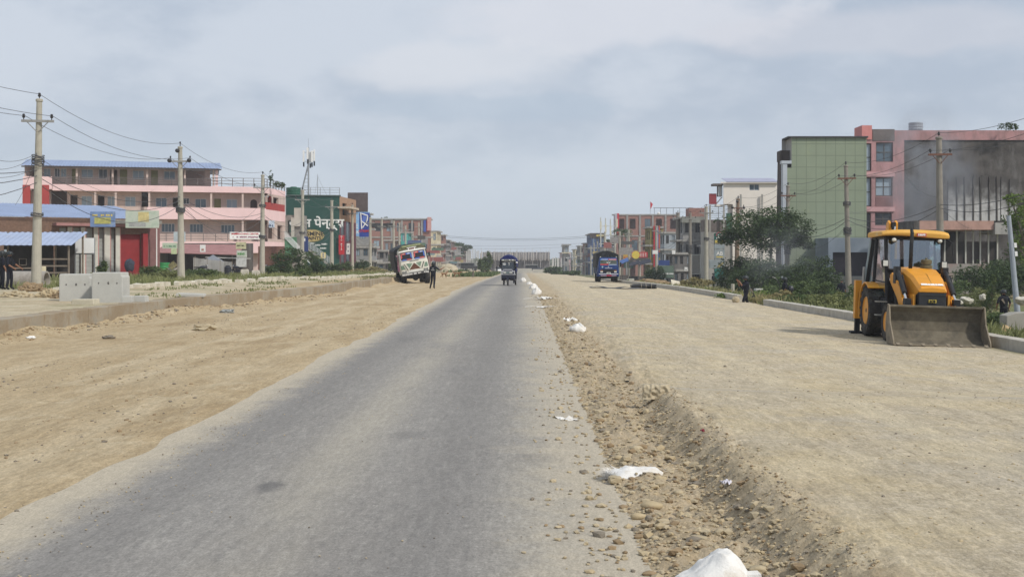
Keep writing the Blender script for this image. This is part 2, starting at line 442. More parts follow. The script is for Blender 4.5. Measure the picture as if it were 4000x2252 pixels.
M_pst = mat('pale kerb stone', (.60, .56, .46), .9, .12, 4, dirt=(.36, .29, .19), damt=.4, dscale=2.2, bump=.4, bscale=14)
def footline(y): return -20.3 + max(0, min(y, 100) - 58) * .145
kst = [MB().box(-.16, .16, -.36, .36, -.1, .2).mesh('kerb_stone', M_pst), MB().prism([(-.35, -.1), (.35, -.1), (.33, .18), (-.2, .2), (-.33, .13)], -.15, .15, 'x').mesh('kerb_stone', M_pst)]
y = 56.; k = 0
while y < 150:
 x = footline(y)
 o = bpy.data.objects.new('kerb_stone', kst[k % 2]); COL.objects.link(o)
 o.location = (x + random.uniform(-.06, .06), y, gz(x, y) + random.uniform(-.03, .06)); o.rotation_euler = (random.uniform(-.06, .06), random.uniform(-.1, .1), random.uniform(-.12, .12) - .06)
 tag(o, 'pale concrete kerb stone in the broken row along the grass of the left footpath', 'kerb stone', 'kerb stones along the left footpath')
 y += .82 + (random.uniform(.3, 1.4) if random.random() < .2 else random.uniform(0, .2)); k += 1
def fmat(P, Q, z0):
 u = (Vector(Q) - Vector(P)); u = Vector((u.x, u.y, 0)).normalized(); inn = Vector((-u.y, u.x, 0))
 return Matrix(((u.x, inn.x, 0, P[0]), (u.y, inn.y, 0, P[1]), (0, 0, 1, z0), (0, 0, 0, 1)))
class Fac:                      # a vertical facade from P to Q (ground plan), seen with P on its left
 def __init__(s, P, Q, z0=0.):
  s.P, s.Q, s.z0 = Vector(P), Vector(Q), z0
  s.W = (s.Q - s.P).length; s.M = fmat(P, Q, z0)
 def u(s, px, v=0.):          # where the photo's column px meets this facade
  d = (s.Q - s.P) / s.W; n = Vector((-d.y, d.x)); A = s.P + n * v
  k = (px - VX) / F
  return (k * A.y - A.x) / (d.x - k * d.y)
 def w(s, py, u, v=0.):
  d = (s.Q - s.P) / s.W; n = Vector((-d.y, d.x)); A = s.P + n * v + d * u
  return wz(py, A.y) - s.z0
 def r(s, x0, x1, y0, y1, v=0.):
  a, b = s.u(x0, v), s.u(x1, v); c = (a + b) / 2
  return (a, b, s.w(y1, c, v), s.w(y0, c, v))
def wallface(mb, M, u0, u1, w0, w1, ops=(), depth=.22, m=None):
 us = sorted({u0, u1} | {min(max(q, u0), u1) for o in ops for q in o[:2]}); ws = sorted({w0, w1} | {min(max(q, w0), w1) for o in ops for q in o[2:4]})
 for i in range(len(us) - 1):
  for j in range(len(ws) - 1):
   a, b, c, d = us[i], us[i + 1], ws[j], ws[j + 1]
   if b - a < 1e-4 or d - c < 1e-4: continue
   cu, cw = (a + b) / 2, (c + d) / 2
   if any(o[0] < cu < o[1] and o[2] < cw < o[3] for o in ops): continue
   mb.quad((a, 0, c), (b, 0, c), (b, 0, d), (a, 0, d), M, m)
 for a, b, c, d in [o[:4] for o in ops]:
  D = depth
  mb.quad((a, 0, c), (a, D, c), (a, D, d), (a, 0, d), M, m); mb.quad((b, 0, c), (b, D, c), (b, D, d), (b, 0, d), M, m)
  mb.quad((a, 0, c), (b, 0, c), (b, D, c), (a, D, c), M, m); mb.quad((a, 0, d), (b, 0, d), (b, D, d), (a, D, d), M, m)
M_frame = mat('dark window frame', (.10, .09, .085), .6, .1, 5)
M_framew = mat('pale window frame', (.62, .60, .58), .6, .1, 5)
M_pane = mat('bluish window pane', (.085, .125, .16), .12, .3, .6, spec=.7)
M_paned = mat('dark window pane', (.028, .03, .036), .15, .3, .6, spec=.6)
M_panel = mat('curtained window pane', (.30, .37, .43), .3, .15, .8, spec=.5)
M_dark = mat('dark marks and recess shade', (.02, .018, .016), .9, .2, 2)
M_rod = mat('balcony rail', (.16, .135, .13), .6, .1, 4)
def window(root, M, a, b, c, d, mull=1, trans=0, fm=None, pm=None, v=.1, t=.06):
 mb = MB()
 mb.box(a, b, v - .03, v + .06, c, c + t, M); mb.box(a, b, v - .03, v + .06, d - t, d, M)
 mb.box(a, a + t, v - .027, v + .057, c + t, d - t, M); mb.box(b - t, b, v - .027, v + .057, c + t, d - t, M)
 for k in range(mull):
  q = a + (b - a) * (k + 1) / (mull + 1); mb.box(q - t * .4, q + t * .4, v - .025, v + .05, c + t, d - t, M)
 for k in range(trans):
  q = c + (d - c) * (k + 1) / (trans + 1); mb.box(a + t, b - t, v - .022, v + .048, q - t * .4, q + t * .4, M)
 w = mb.build('window', fm or M_frame, root)
 MB().box(a + t * .5, b - t * .5, v + .012, v + .03, c + t * .5, d - t * .5, M).build('pane', pm or M_pane, w)
 return w
def door(root, M, a, b, c, d, m, v=.12, label=None):
 mb = MB().box(a, b, v, v + .05, c, d, M)
 mb.box(a + .1, b - .1, v - .015, v, c + .2, (c + d) / 2 - .08, M); mb.box(a + .1, b - .1, v - .015, v, (c + d) / 2 + .08, d - .12, M)
 return mb.build('door', m, root, label=label)
def railing(root, M, a, b, w0, w1, v, m, n=None, bars=4, posts=1.5, name='railing'):
 mb = MB(); t = .025
 for k in range(bars):
  q = w0 + (w1 - w0) * (k + 1) / bars; mb.box(a, b, v - t, v + t, q - t, q + t, M)
 k = int((b - a) / posts) + 1
 for i in range(k + 1):
  q = a + (b - a) * i / k; mb.box(q - .04, q + .04, v - .04, v + .04, w0, w1 + .02, M)
 return mb.build(name, m, root)
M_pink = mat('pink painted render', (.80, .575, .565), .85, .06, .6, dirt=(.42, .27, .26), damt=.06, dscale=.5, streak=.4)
M_pinkw = mat('beige pink wall', (.56, .44, .39), .9, .1, .8, dirt=(.25, .18, .17), damt=.25, dscale=.7, streak=.3)  # darker, duller pink than the parapet render
M_red = mat('red painted render', (.36, .055, .05), .8, .12, 1.2, dirt=(.25, .05, .05), damt=.2)
M_bluetin = mat('blue tin sheet', (.25, .315, .465), .5, .12, .7, spec=.4, dirt=(.16, .22, .40), damt=.25, dscale=.8)
M_olive = mat('olive door', (.24, .23, .11), .7, .2, 3)
M_bark = mat('grey bark', (.17, .14, .11), .95, .25, 8)
def pink_block():
 A = V(-55.6, 143.); B = V(-30.2, 150.); C = V(-29.6, 160.); D = A + C - B
 g0 = gz(-35, 150)
 r = empty('apartment_block', (A.x, A.y, g0), 0, 'long pink three storey apartment block with open galleries and a blue tin roof', 'building')
 z0 = g0
 def loc(f):                      # facade matrices are written in world space; parts are children of the root at (A, g0)
  f.M = T(-A.x, -A.y, -g0) @ f.M; return f
 f = loc(Fac(A, B, z0)); s = loc(Fac(B, C, z0))
 Wf, Ws = f.W, s.W
 top = f.w(645, Wf * .4); L3b = f.w(748, Wf * .5); L3t = f.w(724, Wf * .5); L2b = f.w(855, Wf * .5); L2t = f.w(809, Wf * .55); L1t = f.w(930, Wf * .6); L1b = f.w(957, Wf * .6)
 u3 = f.u(822)                     # the top floor stops short of the corner
 dep = f.v = 1.4                   # gallery depth; the wall stands back
 def R3(x0, x1, y0, y1): return f.r(x0, x1, y0, y1, dep)
 Mw = f.M @ T(0, dep, 0)
 win3 = [(170, 198, 657, 695, M_panel), (237, 260, 657, 693, M_panel), (318, 364, 660, 695, M_panel), (385, 420, 660, 698, M_paned), (518, 563, 665, 700, M_panel), (640, 685, 668, 702, M_pane), (213, 234, 657, 693, M_paned)]
 dr3 = [(280, 305, 660, 716), (468, 497, 662, 720), (590, 617, 665, 722)]
 hole3 = [(107, 138, 648, 690), (430, 458, 663, 720), (708, 800, 664, 724)]
 win2 = [(318, 360, 765, 803, M_panel), (420, 450, 766, 804, M_panel), (488, 530, 768, 806, M_panel), (608, 652, 772, 808, M_pane), (715, 740, 773, 797, M_paned), (762, 806, 776, 811, M_pane), (885, 927, 778, 812, M_panel)]
 hole2 = [(200, 262, 740, 800), (275, 303, 762, 800), (382, 408, 764, 803), (553, 582, 748, 808), (675, 703, 772, 812)]
 dr2 = [(837, 863, 776, 813)]
 win1 = [(631, 683, 872, 906, M_pane), (741, 794, 874, 908, M_pane), (863, 917, 877, 910, M_pane), (560, 606, 870, 904, M_pane)]
 hole1 = [(962, 1022, 860, 935)]
 ops = [R3(*w[:4]) for w in win3 + win2 + win1] + [R3(*d) for d in dr3 + dr2 + hole3 + hole2 + hole1]
 mb = MB()
 wallface(mb, Mw, 0, u3, L3t - .2, top - .1, [o for o in ops if o[2] > L3t - .5 and o[3] < top], .25)
 wallface(mb, Mw, 0, Wf, L2b, L3b, [o for o in ops if o[2] > L2b and o[3] < L3b + .3], .25)
 wallface(mb, Mw, 0, Wf, 0, L2b, [o for o in ops if o[3] < L2b + .1], .25)
 so = [(1.4, 3.2, L2t, L3b - .2), (4.0, 6.6, L2t, L3b - .3), (1.6, 4.6, L1t, L2b - .5), (6, 8.6, L1t, L2b - .5)]
 wallface(mb, s.M, dep, Ws, 0, L3b, so, .3)
 e = Fac(D, A, z0); loc(e); wallface(mb, e.M, 0, e.W, 0, L3t, [], .2)
 wallface(mb, e.M, 0, e.W, L3t, top - .1, [], .2)
 bk = Fac(C, D, z0); loc(bk); wallface(mb, bk.M, 0, bk.W, 0, L3b)
 e3 = f.M @ T(u3, dep, 0) @ RZ(PI / 2); wallface(mb, e3, 0, 8.2, L3t, top - .1, [(0.4, 3.2, L3t + .8, top - .6)], .2)
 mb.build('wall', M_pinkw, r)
 for (lo, hi, u0, nm) in ((L3b, L3t, f.u(205), 'gallery_parapet'), (L2b, L2t, f.u(575), 'gallery_parapet'), (L1b - .9, L1t - .35, f.u(600), 'gallery_parapet')):
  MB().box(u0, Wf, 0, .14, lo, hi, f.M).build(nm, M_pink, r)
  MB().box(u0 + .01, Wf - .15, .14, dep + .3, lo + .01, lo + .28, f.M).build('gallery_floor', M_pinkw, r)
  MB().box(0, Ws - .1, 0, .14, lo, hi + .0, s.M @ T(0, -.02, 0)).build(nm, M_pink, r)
 MB().box(f.u(90), f.u(203), -.02, .2, f.w(738, 3), f.w(690, 3), f.M).build('gallery_parapet', M_pink, r)
 mb = MB()
 for zz in (.1, L1t - .6, L2b + .1, L3b + .1):
  mb.add([(p.x - A.x, p.y - A.y, zz + o) for o in (0, .12) for p in (A + V(.4, .9), B + V(-.4, .9), C + V(-.4, -.2), D + V(.4, -.2))], [(0, 1, 2, 3), (7, 6, 5, 4), (0, 4, 5, 1), (1, 5, 6, 2), (2, 6, 7, 3), (3, 7, 4, 0)])
 mb.box(.3, Wf - .3, dep + 3.2, dep + 3.3, .2, L3b, f.M); mb.box(.3, u3, dep + 3.2, dep + 3.3, L3b, top - .2, f.M)
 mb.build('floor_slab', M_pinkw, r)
 for (x0, x1, y0, y1, pm) in win3 + win2 + win1:
  o = R3(x0, x1, y0, y1); window(r, Mw, *o, mull=3 if (x0, y0) in [(q[0], q[2]) for q in win1] else 1, fm=M_framew, pm=pm)
 for q in dr3 + dr2: door(r, Mw, *R3(*q), M_olive)
 a, b, c, d = R3(978, 1004, 779, 816); mb = MB()
 pts = [(a, c), (b, c), (b, d - .35)] + [((a + b) / 2 + (b - a) / 2 * math.cos(t), d - .35 + .35 * math.sin(t)) for t in [PI * k / 6 for k in range(1, 6)]] + [(a, d - .35)]
 mb.prism([(p[0], p[1]) for p in pts], -.03, .04, 'y', Mw); mb.build('arched_door', mat('dark red door', (.05, .025, .022), .6), r)
 for px, w0, w1 in [(372, L2t - 1.0, L3b), (452, L2t - 1, L3b), (583, L2t - 1, L3b), (825, L2t, L3b), (948, L2t, L3b), (948, L1t, L2b), (722, L3t, top - .3), (300, L3t, top - .3), (440, L3t, top - .3), (575, L3t, top - .3), (834, L3t, top - .3), (1022, L1t, L2b)]:
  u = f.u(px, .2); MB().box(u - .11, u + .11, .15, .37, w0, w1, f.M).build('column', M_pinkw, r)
 u = f.u(846, .2); MB().box(u - .14, u + .16, .13, .43, L3t, top - .15, f.M).build('column', M_pink, r)
 for u in (0.08, Ws - .4): MB().box(u, u + .32, .15, .47, L1t, L3b, s.M).build('column', M_pink, r)
 MB().box(Wf - .42, Wf - .02, .1, .4, L2t, L3b, f.M).build('column', M_pink, r)
 for u in (3.1, 6.8): MB().box(u, u + .5, .05, .35, L2t - .1, L3b, s.M).build('column', M_red, r)
 MB().box(.6, Ws - .5, -.03, .1, L2t - .1, L2t + .75, s.M).build('red_panel', M_red, r)
 for x0, x1 in ((88, 118), (160, 192)):
  a, b, c, d = f.r(x0, x1, 722, 842); MB().box(a, b, -.05, .4, c, d, f.M).build('red_pillar', M_red, r)
 railing(r, f.M, f.u(205), u3, L3t, L3t + .85, .06, M_rod, bars=4)
 railing(r, f.M, u3 + .05, Wf, L3t, L3t + 1.0, .06, M_rod, bars=3)
 railing(r, s.M, 0.1, Ws - .2, L3t, L3t + 1.0, .08, M_rod, bars=3)
 railing(r, f.M, f.u(600), Wf - .05, L1t - .35, L1t + .55, .06, M_rod, bars=3)
 mb = MB(); a0, b0 = -.4, f.u(868)
 n = 60
 for i in range(n):
  a = a0 + (b0 - a0) * i / n; b = a0 + (b0 - a0) * (i + 1) / n; m_ = (a + b) / 2
  zf, zb = top - .25, top + .85
  for (p, q, e1, e2) in ((a, m_, 0, .035), (m_, b, .035, 0)):
   mb.quad((p, -.5, zf + e1), (q, -.5, zf + e2), (q, 6, zb + e2), (p, 6, zb + e1), f.M)
   mb.quad((p, 6, zb + e1), (q, 6, zb + e2), (q, 11, zf + e2), (p, 11, zf + e1), f.M)
 mb.build('roof', M_bluetin, r)
 MB().box(a0 + .1, b0 - .1, -.35, -.25, top - .42, top - .27, f.M).build('roof_beam', M_rod, r)
 return f, r, (L1t, L2t, L3t, top, A, g0, s)
PF, PROOT, PINFO = pink_block()
def scribble(mb, M, w, h, seed=0, fill=.8, v=0.):
 """lettering too worn to read: a row of uneven strokes"""
 q = random.Random(seed); x = -w / 2
 while x < w / 2:
  d = h * q.uniform(.25, .6)
  if q.random() < fill:
   mb.box(x, min(x + d, w / 2), v - .01, v, -h / 2 * q.uniform(.6, 1), h / 2 * q.uniform(.6, 1), M)
   if q.random() < .6: mb.box(x + d * .3, x + d * 1.1, v - .012, v - .0005, -h * .1, h * .12, M)
  x += d * q.uniform(1.15, 1.5)
def sign_board(name, label, cat, f, x0, x1, y0, y1, v, bg, lines=(), posts=False, group=None, edge=None, dep=.08, extra=None):
 """flat board at facade depth v; lines = (text, rel x, rel y, rel height, material, bold)"""
 a, b, c, d = f.r(x0, x1, y0, y1, v)
 o = f.M @ Vector(((a + b) / 2, v, c))
 rot = Matrix(((f.M[0][0], f.M[0][1], 0), (f.M[1][0], f.M[1][1], 0), (0, 0, 1))).to_4x4()
 rt = empty(name, o, 0, label, cat, group)
 w, h = b - a, d - c
 MB().box(-w / 2, w / 2, 0, dep, 0, h, rot).build('board', bg, rt, bev=.01)
 if edge:
  mb = MB(); t = .05
  for q in ((-w / 2, w / 2, 0, t), (-w / 2, w / 2, h - t, h)): mb.box(q[0], q[1], -.02, -.002, q[2], q[3], rot)
  for q in ((-w / 2, -w / 2 + t), (w / 2 - t, w / 2)): mb.box(q[0], q[1], -.02, -.002, t, h - t, rot)
  mb.build('rim', edge, rt)
 for (s, rx, ry, rh, m, sx) in lines:
  if s[0] in '.:~':
   mb = MB(); scribble(mb, rot @ T(-w / 2 + w * rx, -.004, h * ry), w * min(.8, .2 * len(s)), h * rh * .7, int(w * 1000)); mb.build('lettering', m, rt); continue
  mb = MB(); text(mb, s, h * rh, rot @ T(-w / 2 + w * rx, -.012, h * ry), m, sx=sx, bold=.012 * h * rh); mb.build('lettering', m, rt)
 if extra: extra(rt, w, h, rot)
 return rt
M_white = mat('white sign paint', (.80, .79, .76), .7, .05, 3)
M_yel = mat('yellow sign paint', (.72, .55, .10), .7, .1, 3)
M_redp = mat('red sign paint', (.50, .03, .04), .7, .1, 3)
M_darkg = mat('dark green wall paint', (.022, .075, .06), .8, .1, .8, dirt=(.05, .09, .08), damt=.2, dscale=.6, streak=.3)
M_navy = mat('navy sign paint', (.03, .05, .16), .7, .1, 3)
M_black = mat('black paint', (.02, .02, .022), .6, .1, 3)
Wd = Fac(V(-60, 135.), V(20, 135.));
sign_board('banner', 'white banner with red lettering on the lowest gallery rail of the pink block', 'banner', Fac(V(-50, 143.2), V(-20, 151.4)), 897, 1020, 906, 934, -.2, M_white,
           [('COACHING CENTER', .55, .74, .34, M_redp, 1.0), ('.....', .5, .3, .34, mat('maroon sign paint', (.25, .05, .12), .7), 1.25)], extra=lambda rt, w, h, rot: (lambda q: (scribble(q, rot @ T(-w * .34, -.004, h * .74), w * .2, h * .24, 7, 1.), q.build('lettering', M_redp, rt)))(MB()))
sign_board('sign', 'small white and blue sign high on the corner of the pink block', 'sign', Fac(V(-40, 149.6), V(-20, 149.6)), 1050, 1072, 861, 889, 0, mat('pale blue sign', (.55, .62, .72), .6), [('....', .5, .3, .4, M_navy, 1)])
M_leafd = leafmat('dark green foliage', (.020, .042, .016), (.105, .15, .055), 1.1)
M_leafm = leafmat('mid green foliage', (.035, .065, .02), (.16, .205, .075), 1.2)
M_leafl = leafmat('bright green foliage', (.05, .09, .018), (.20, .27, .065), .9)
M_grass = leafmat('mixed grass', (.10, .12, .04), (.28, .29, .125), .35)
M_dry = leafmat('dry grass', (.17, .15, .065), (.40, .34, .17), .5)
def leaves(mb, c, rad, n, size, rnd, droop=0.):
 for _ in range(n):
  while True:
   p = Vector((rnd.uniform(-1, 1), rnd.uniform(-1, 1), rnd.uniform(-1, 1)))
   if .15 < p.length < 1: break
  p *= (.72 + .28 * p.length)
  q = Vector((c[0] + p.x * rad[0], c[1] + p.y * rad[1], c[2] + p.z * rad[2]))
  a = Vector((rnd.gauss(0, 1), rnd.gauss(0, 1), rnd.gauss(0, .5) - droop)).normalized(); b = a.cross(Vector((rnd.gauss(0, 1), rnd.gauss(0, 1), rnd.gauss(0, 1)))).normalized()
  s = size * rnd.uniform(.6, 1.3)
  mb.add([q - a * s, q + b * s * .42, q + a * s, q - b * s * .42], [(0, 1, 2, 3)])
def tree(name, label, cat, x, y, h, blobs, m, trunk=.12, size=.2, dens=60, lean=0., seed=1, group=None, z=None, multi=False):
 """blobs: (dx, dy, height of centre, rx, ry, rz) in metres from the foot"""
 rnd = random.Random(seed); z = gz(x, y) if z is None else z
 r = empty(name, (x, y, z - .05), 0, label, cat, group)
 tb = MB(); cb = MB()
 hub = max(.3, min(b[2] - b[5] * .6 for b in blobs))
 if not multi: tb.tube([(0, 0, 0), (lean * .4 + .05, .03, hub * .55), (lean, 0, hub)], [trunk, trunk * .8, trunk * .62], 8)
 for (dx, dy, hz, rx, ry, rz) in blobs:
  k0 = Vector((lean, 0, hub)) if not multi else Vector((dx * .15, dy * .15, 0))
  c = Vector((dx, dy, hz)); mid = k0.lerp(c, .5) + Vector((rnd.uniform(-.2, .2), rnd.uniform(-.2, .2), .1)) * rx * .3
  tb.tube([k0, mid, c], [trunk * .5, trunk * .34, trunk * .12], 6)
  for _ in range(4):
   e = c + Vector((rnd.uniform(-.8, .8) * rx, rnd.uniform(-.8, .8) * ry, rnd.uniform(-.5, .8) * rz)); tb.tube([mid.lerp(c, .5), e], [trunk * .2, trunk * .05], 4)
  vol = rx * ry * rz
  nt = max(5, int(10 * (rx * ry + rx * rz) / 2 / max(.3, size * 5)))
  for _ in range(nt):            # tufts, leaving gaps
   p = Vector((rnd.gauss(0, 1), rnd.gauss(0, 1), rnd.gauss(0, 1))).normalized() * rnd.uniform(.45, 1.02)
   leaves(cb, (c.x + p.x * rx, c.y + p.y * ry, c.z + p.z * rz), (rx * .34, ry * .34, rz * .3), dens // 4, size, rnd)
  leaves(cb, c, (rx * .8, ry * .8, rz * .8), dens, size, rnd)
 tb.build('trunk', M_bark, r); cb.build('crown', m, r)
 return r
def bush(name, label, cat, x, y, h, w, m, seed, size=.12, n=260, group=None, z=None):
 return tree(name, label, cat, x, y, h, [(0, 0, h * .45, w * .5, w * .4, h * .45), (w * .2, 0, h * .6, w * .3, w * .3, h * .38), (-w * .22, 0, h * .4, w * .3, w * .3, h * .36)], m, .04, size, n // 3, 0, seed, group, z, True)
M_brickd = mat('dark brick', (.17, .105, .075), .95, .25, 6, dirt=(.08, .06, .05), damt=.4)
M_grey = mat('grey render', (.36, .345, .32), .92, .12, 1.2, dirt=(.16, .15, .14), damt=.4, dscale=1.1, streak=.3)
M_shutter = mat('grey shutter', (.33, .34, .32), .7, .1, 1.5, dirt=(.2, .2, .19), damt=.3, streak=.3)
M_plaster = mat('pale pillar render', (.52, .505, .45), .9, .1, 1.5, dirt=(.3, .28, .25), damt=.35, streak=.3)
M_wood = mat('weathered wood', (.20, .165, .13), .9, .25, 4)
M_rust = mat('rusty red tin', (.33, .17, .16), .8, .15, 1.5, dirt=(.2, .1, .09), damt=.4, streak=.4)
M_metal = mat('dull steel', (.36, .37, .38), .45, .1, 4, metal=.6)
M_redd = mat('deep red painted shutter', (.25, .026, .028), .65, .12, 1.5, dirt=(.2, .02, .025), damt=.3)
def tin(mb, M, a0, b0, va, vb, za, zb, n, t=.03):
 for i in range(n):
  a = a0 + (b0 - a0) * i / n; b = a0 + (b0 - a0) * (i + 1) / n; c = (a + b) / 2
  for (p, q, e1, e2) in ((a, c, 0, t), (c, b, t, 0)):
   mb.quad((p, va, za + e1), (q, va, za + e2), (q, vb, zb + e2), (p, vb, zb + e1), M)
   mb.quad((p, va, za + e1 - .02), (q, va, za + e2 - .02), (q, vb, zb + e2 - .02), (p, vb, zb + e1 - .02), M)
def shops():
 A = V(-42.2, 96.); B = V(-31.0, 106.); g0 = gz(-34, 100) - .05
 r = empty('shop', (A.x, A.y, g0), 0, 'low shop with blue tin roof, grey shutters between pillars and a deep red end bay', 'shop')
 f = Fac(A, B, g0); f.M = T(-A.x, -A.y, -g0) @ f.M; W = f.W
 top = f.w(888, f.u(330)); u0 = f.u(215)
 pil = [(263, 280), (315, 331), (365, 381), (406, 428), (450, 466)]
 mb = MB()
 MBx = []
 for k in range(len(pil) + 0):
  a = f.u(pil[k][1]); b = f.u(pil[k + 1][0]) if k + 1 < len(pil) else f.u(470)
  if b - a > .3: MBx.append((a, b, .25, top - .05))
 MBx.append((f.u(232), f.u(262), .25, top - .05))
 rb = f.r(470, 552, 915, 1078)
 wallface(mb, f.M, 0, W, 0, top + .5, MBx + [(rb[0], rb[1], 0.05, rb[3])], .3)
 e = Fac(B, B + V(-7, 9.), g0);
 mb.quad((W, 0, 0), (W, 9, 0), (W, 9, top + .5), (W, 0, top + .5), f.M); mb.quad((0, 0, 0), (0, 9, 0), (0, 9, top + .5), (0, 0, top + .5), f.M); mb.quad((0, 9, 0), (W, 9, 0), (W, 9, top + 1), (0, 9, top + 1), f.M)
 mb.build('wall', M_brickd, r)
 for a, b, c, d in MBx:
  q = MB(); n = 22
  for i in range(n):
   z = c + (d - c) * i / n; q.box(a, b, .2 + .02 * (i % 2), .26, z, z + (d - c) / n, f.M)
  q.build('shutter', M_shutter, r)
 for x0, x1 in pil:
  a, b = f.u(x0), f.u(x1); MB().box(a, b, -.12, .18, 0, top + .02, f.M).build('pillar', M_plaster, r)
  MB().box(b + .002, b + .09, -.08, .1, 0, top + .01, f.M).build('pillar_edge', mat('faded pink edge', (.42, .2, .19), .9), r)
 a, b, c, d = rb; q = MB(); q.box(a, b, .22, .3, .05, d, f.M)
 for k in range(6): q.box(a + .02, b - .02, .2, .22, .1 + (d - .1) * k / 6, .12 + (d - .1) * k / 6 + .1, f.M)
 q.build('shutter', M_redd, r, label='deep red roller shutter')
 MB().box(b + .001, b + .42, -.35, .2, 0, d + .06, f.M).build('pillar', M_redd, r, label='deep red end pillar')
 MB().box(f.u(205), W + .3, -.8, -.05, top + .1, top + .32, f.M).build('fascia', M_rust, r)
 MB().box(f.u(420), W + .7, -1.1, .6, top + .34, top + .62, f.M).build('eaves', mat('stained concrete eaves', (.22, .21, .19), .95, .3, 2), r)
 q = MB(); a0 = f.u(-60); z0 = f.w(858, 5); tin(q, f.M, -6, f.u(540, 3), -.3, 7.5, top + .75, f.w(796, 8, 7.5), 70)
 q.build('roof', M_bluetin, r)
 mb = MB(); mb.box(W + .15, W + 1.5, .9, 1.1, 0, top + .2, f.M); mb.build('side_wall', mat('dull maroon tin', (.20, .105, .10), .85, .15, 2), r)
 MB().tube([f.M @ V(W + .02 + .7, -.1, 0), f.M @ V(W + .72, -.1, top)], .05).build('drainpipe', M_white, r)
 sg = mat('faded blue hoarding', (.17, .25, .44), .7, .25, 1.6, dirt=(.45, .47, .36), damt=.25, dscale=2.5)
 g2 = Fac(V(-50, 97.), V(-20, 99.))
 sign_board('sign', 'faded blue hoarding with a yellow panel standing on the shop eaves', 'sign', g2, 352, 450, 826, 886, 0, sg, [('.... ... ..', .5, .76, .2, M_yel, 1)],
               extra=lambda rt, w, h, rot: MB().box(-w * .33, w * .33, -.014, -.002, h * .2, h * .62, rot).build('panel', mat('faded yellow panel', (.42, .40, .13), .7, .3, 3), rt))
 sg2 = mat('pale green hoarding', (.52, .56, .47), .7, .12, 2.2, dirt=(.30, .40, .30), damt=.5, dscale=2.2)
 def ex(rt, w, h, rot):
  MB().box(-w * .12, w * .2, -.014, -.002, h * .35, h * .92, rot).build('panel', mat('peach and yellow panel', (.56, .47, .22), .7, .3, 2.5), rt)
  MB().box(-w * .4, w * .1, -.012, -.002, h * .08, h * .3, rot).build('panel', mat('worn grey panel', (.36, .37, .35), .7, .3, 5), rt)
 sign_board('sign', 'pale green and yellow hoarding on the right end of the shop eaves', 'sign', Fac(V(-50, 99.), V(-20, 102.)), 490, 621, 822, 890, 0, sg2, [], extra=ex)
 return f, r, top
SHF, SHR, SHT = shops()
def awning_stall():
 Y = 84.; g0 = gz(-36, Y)
 r = empty('open_stall', (-36, Y, g0), 0, 'dark open timber stall under a sagging pale blue tin awning', 'stall')
 M = T(0, 0, 0)
 def X(px, y=Y): return wx(px, y) + 36
 q = MB(); a, b = -9., X(284); zb, zf = wz(906, Y + 3) - g0, wz(958, Y) - g0
 tin(q, M, a, b - .1, 0, 3.2, zf, zb, 40); q.build('roof', mat('pale blue tin', (.34, .40, .54), .5, .12, .8, spec=.4, dirt=(.46, .46, .46), damt=.2), r)
 for px in (-40, 152, 262):
  MB().tube([(X(px), .3, 0), (X(px), .3, zf)], .07).build('post', M_wood, r)
  MB().tube([(X(px), 3, 0), (X(px), 3, zb)], .07).build('post', M_wood, r)
 for k, z in enumerate((.45, .9, 1.35)):
  MB().box(X(150), X(262), .3, .42, z, z + .1).build('slat', M_wood, r)
 MB().box(X(-40), X(118), .9, 1.3, .75, .85).build('counter', M_wood, r)
 MB().box(X(-60), X(140), 3.1, 3.2, 0, zb).build('back_panel', mat('near black board', (.04, .034, .03), .9, .3, 2), r)  # back boards of the stall in a near-black base colour
 MB().box(X(150), X(225), 3.1, 3.2, 0, zb).build('back_panel', mat('near black board', (.04, .034, .03), .9, .3, 2), r)
 q = MB(); q.box(X(55), X(85), .8, .86, .98, 1.02); q.box(X(55), X(85), .8, .86, 1.4, 1.44); q.box(X(55), X(57), .8, .86, .98, 1.44); q.box(X(83), X(85), .8, .86, .98, 1.44)
 q.build('shelf_frame', M_wood, r)
awning_stall()
Y = 66.
r = empty('concrete_pipe', (wx(92, Y), Y, gz(wx(92, Y), Y) + .3), 0, 'grey concrete pipe lying behind the nearest left utility pole', 'pipe')
MB().lathe([(.42, -1.1), (.5, -1.1), (.5, 1.2), (.42, 1.2), (.42, -1.1)], 28, 'x').build('barrel', mat('pipe concrete', (.36, .33, .29), .95, .15, 3, dirt=(.15, .12, .10), damt=.45), r)
Y = 70.; x = wx(164, Y); g = gz(x, Y)
r = empty('marker_post', (x, Y, g), 0, 'short square cream post beside the nearest left utility pole', 'post')
MB().box(-.17, .17, -.17, .17, -.1, wz(1040, Y) - g).build('shaft', mat('cream render', (.62, .55, .38), .9, .15, 3, dirt=(.35, .28, .2), damt=.4), r, bev=.02)
Y = 88.; x = wx(302, Y); g = gz(x, Y)
r = empty('notice_sign', (x, Y, g), 0, 'two blank white boards in a steel frame before the grey shutters', 'sign')
q = MB(); z0, z1 = wz(988, Y) - g, wz(928, Y) - g
def NX(px): return wx(px, Y) - x
for px in (236, 292, 368): q.box(NX(px) - .04, NX(px) + .04, .03, .1, -.1, z1)
q.box(NX(234), NX(370), .031, .099, z0 - .1, z0 - .02); q.build('frame', M_metal, r)
MB().box(NX(238), NX(289), -.03, .03, z0, z1).build('board', mat('blank whiteboard', (.78, .78, .76), .6, .06, 1), r)
MB().box(NX(295), NX(367), -.03, .03, z0, z1 - .02).build('board', mat('blank whiteboard bright', (.86, .86, .85), .6, .05, 1), r)
Y = 95.; x = wx(506, Y); g = gz(x, Y)
r = empty('sack_bundle', (x, Y, g), 0, 'dark bundled sack standing before the deep red shutter', 'sack')
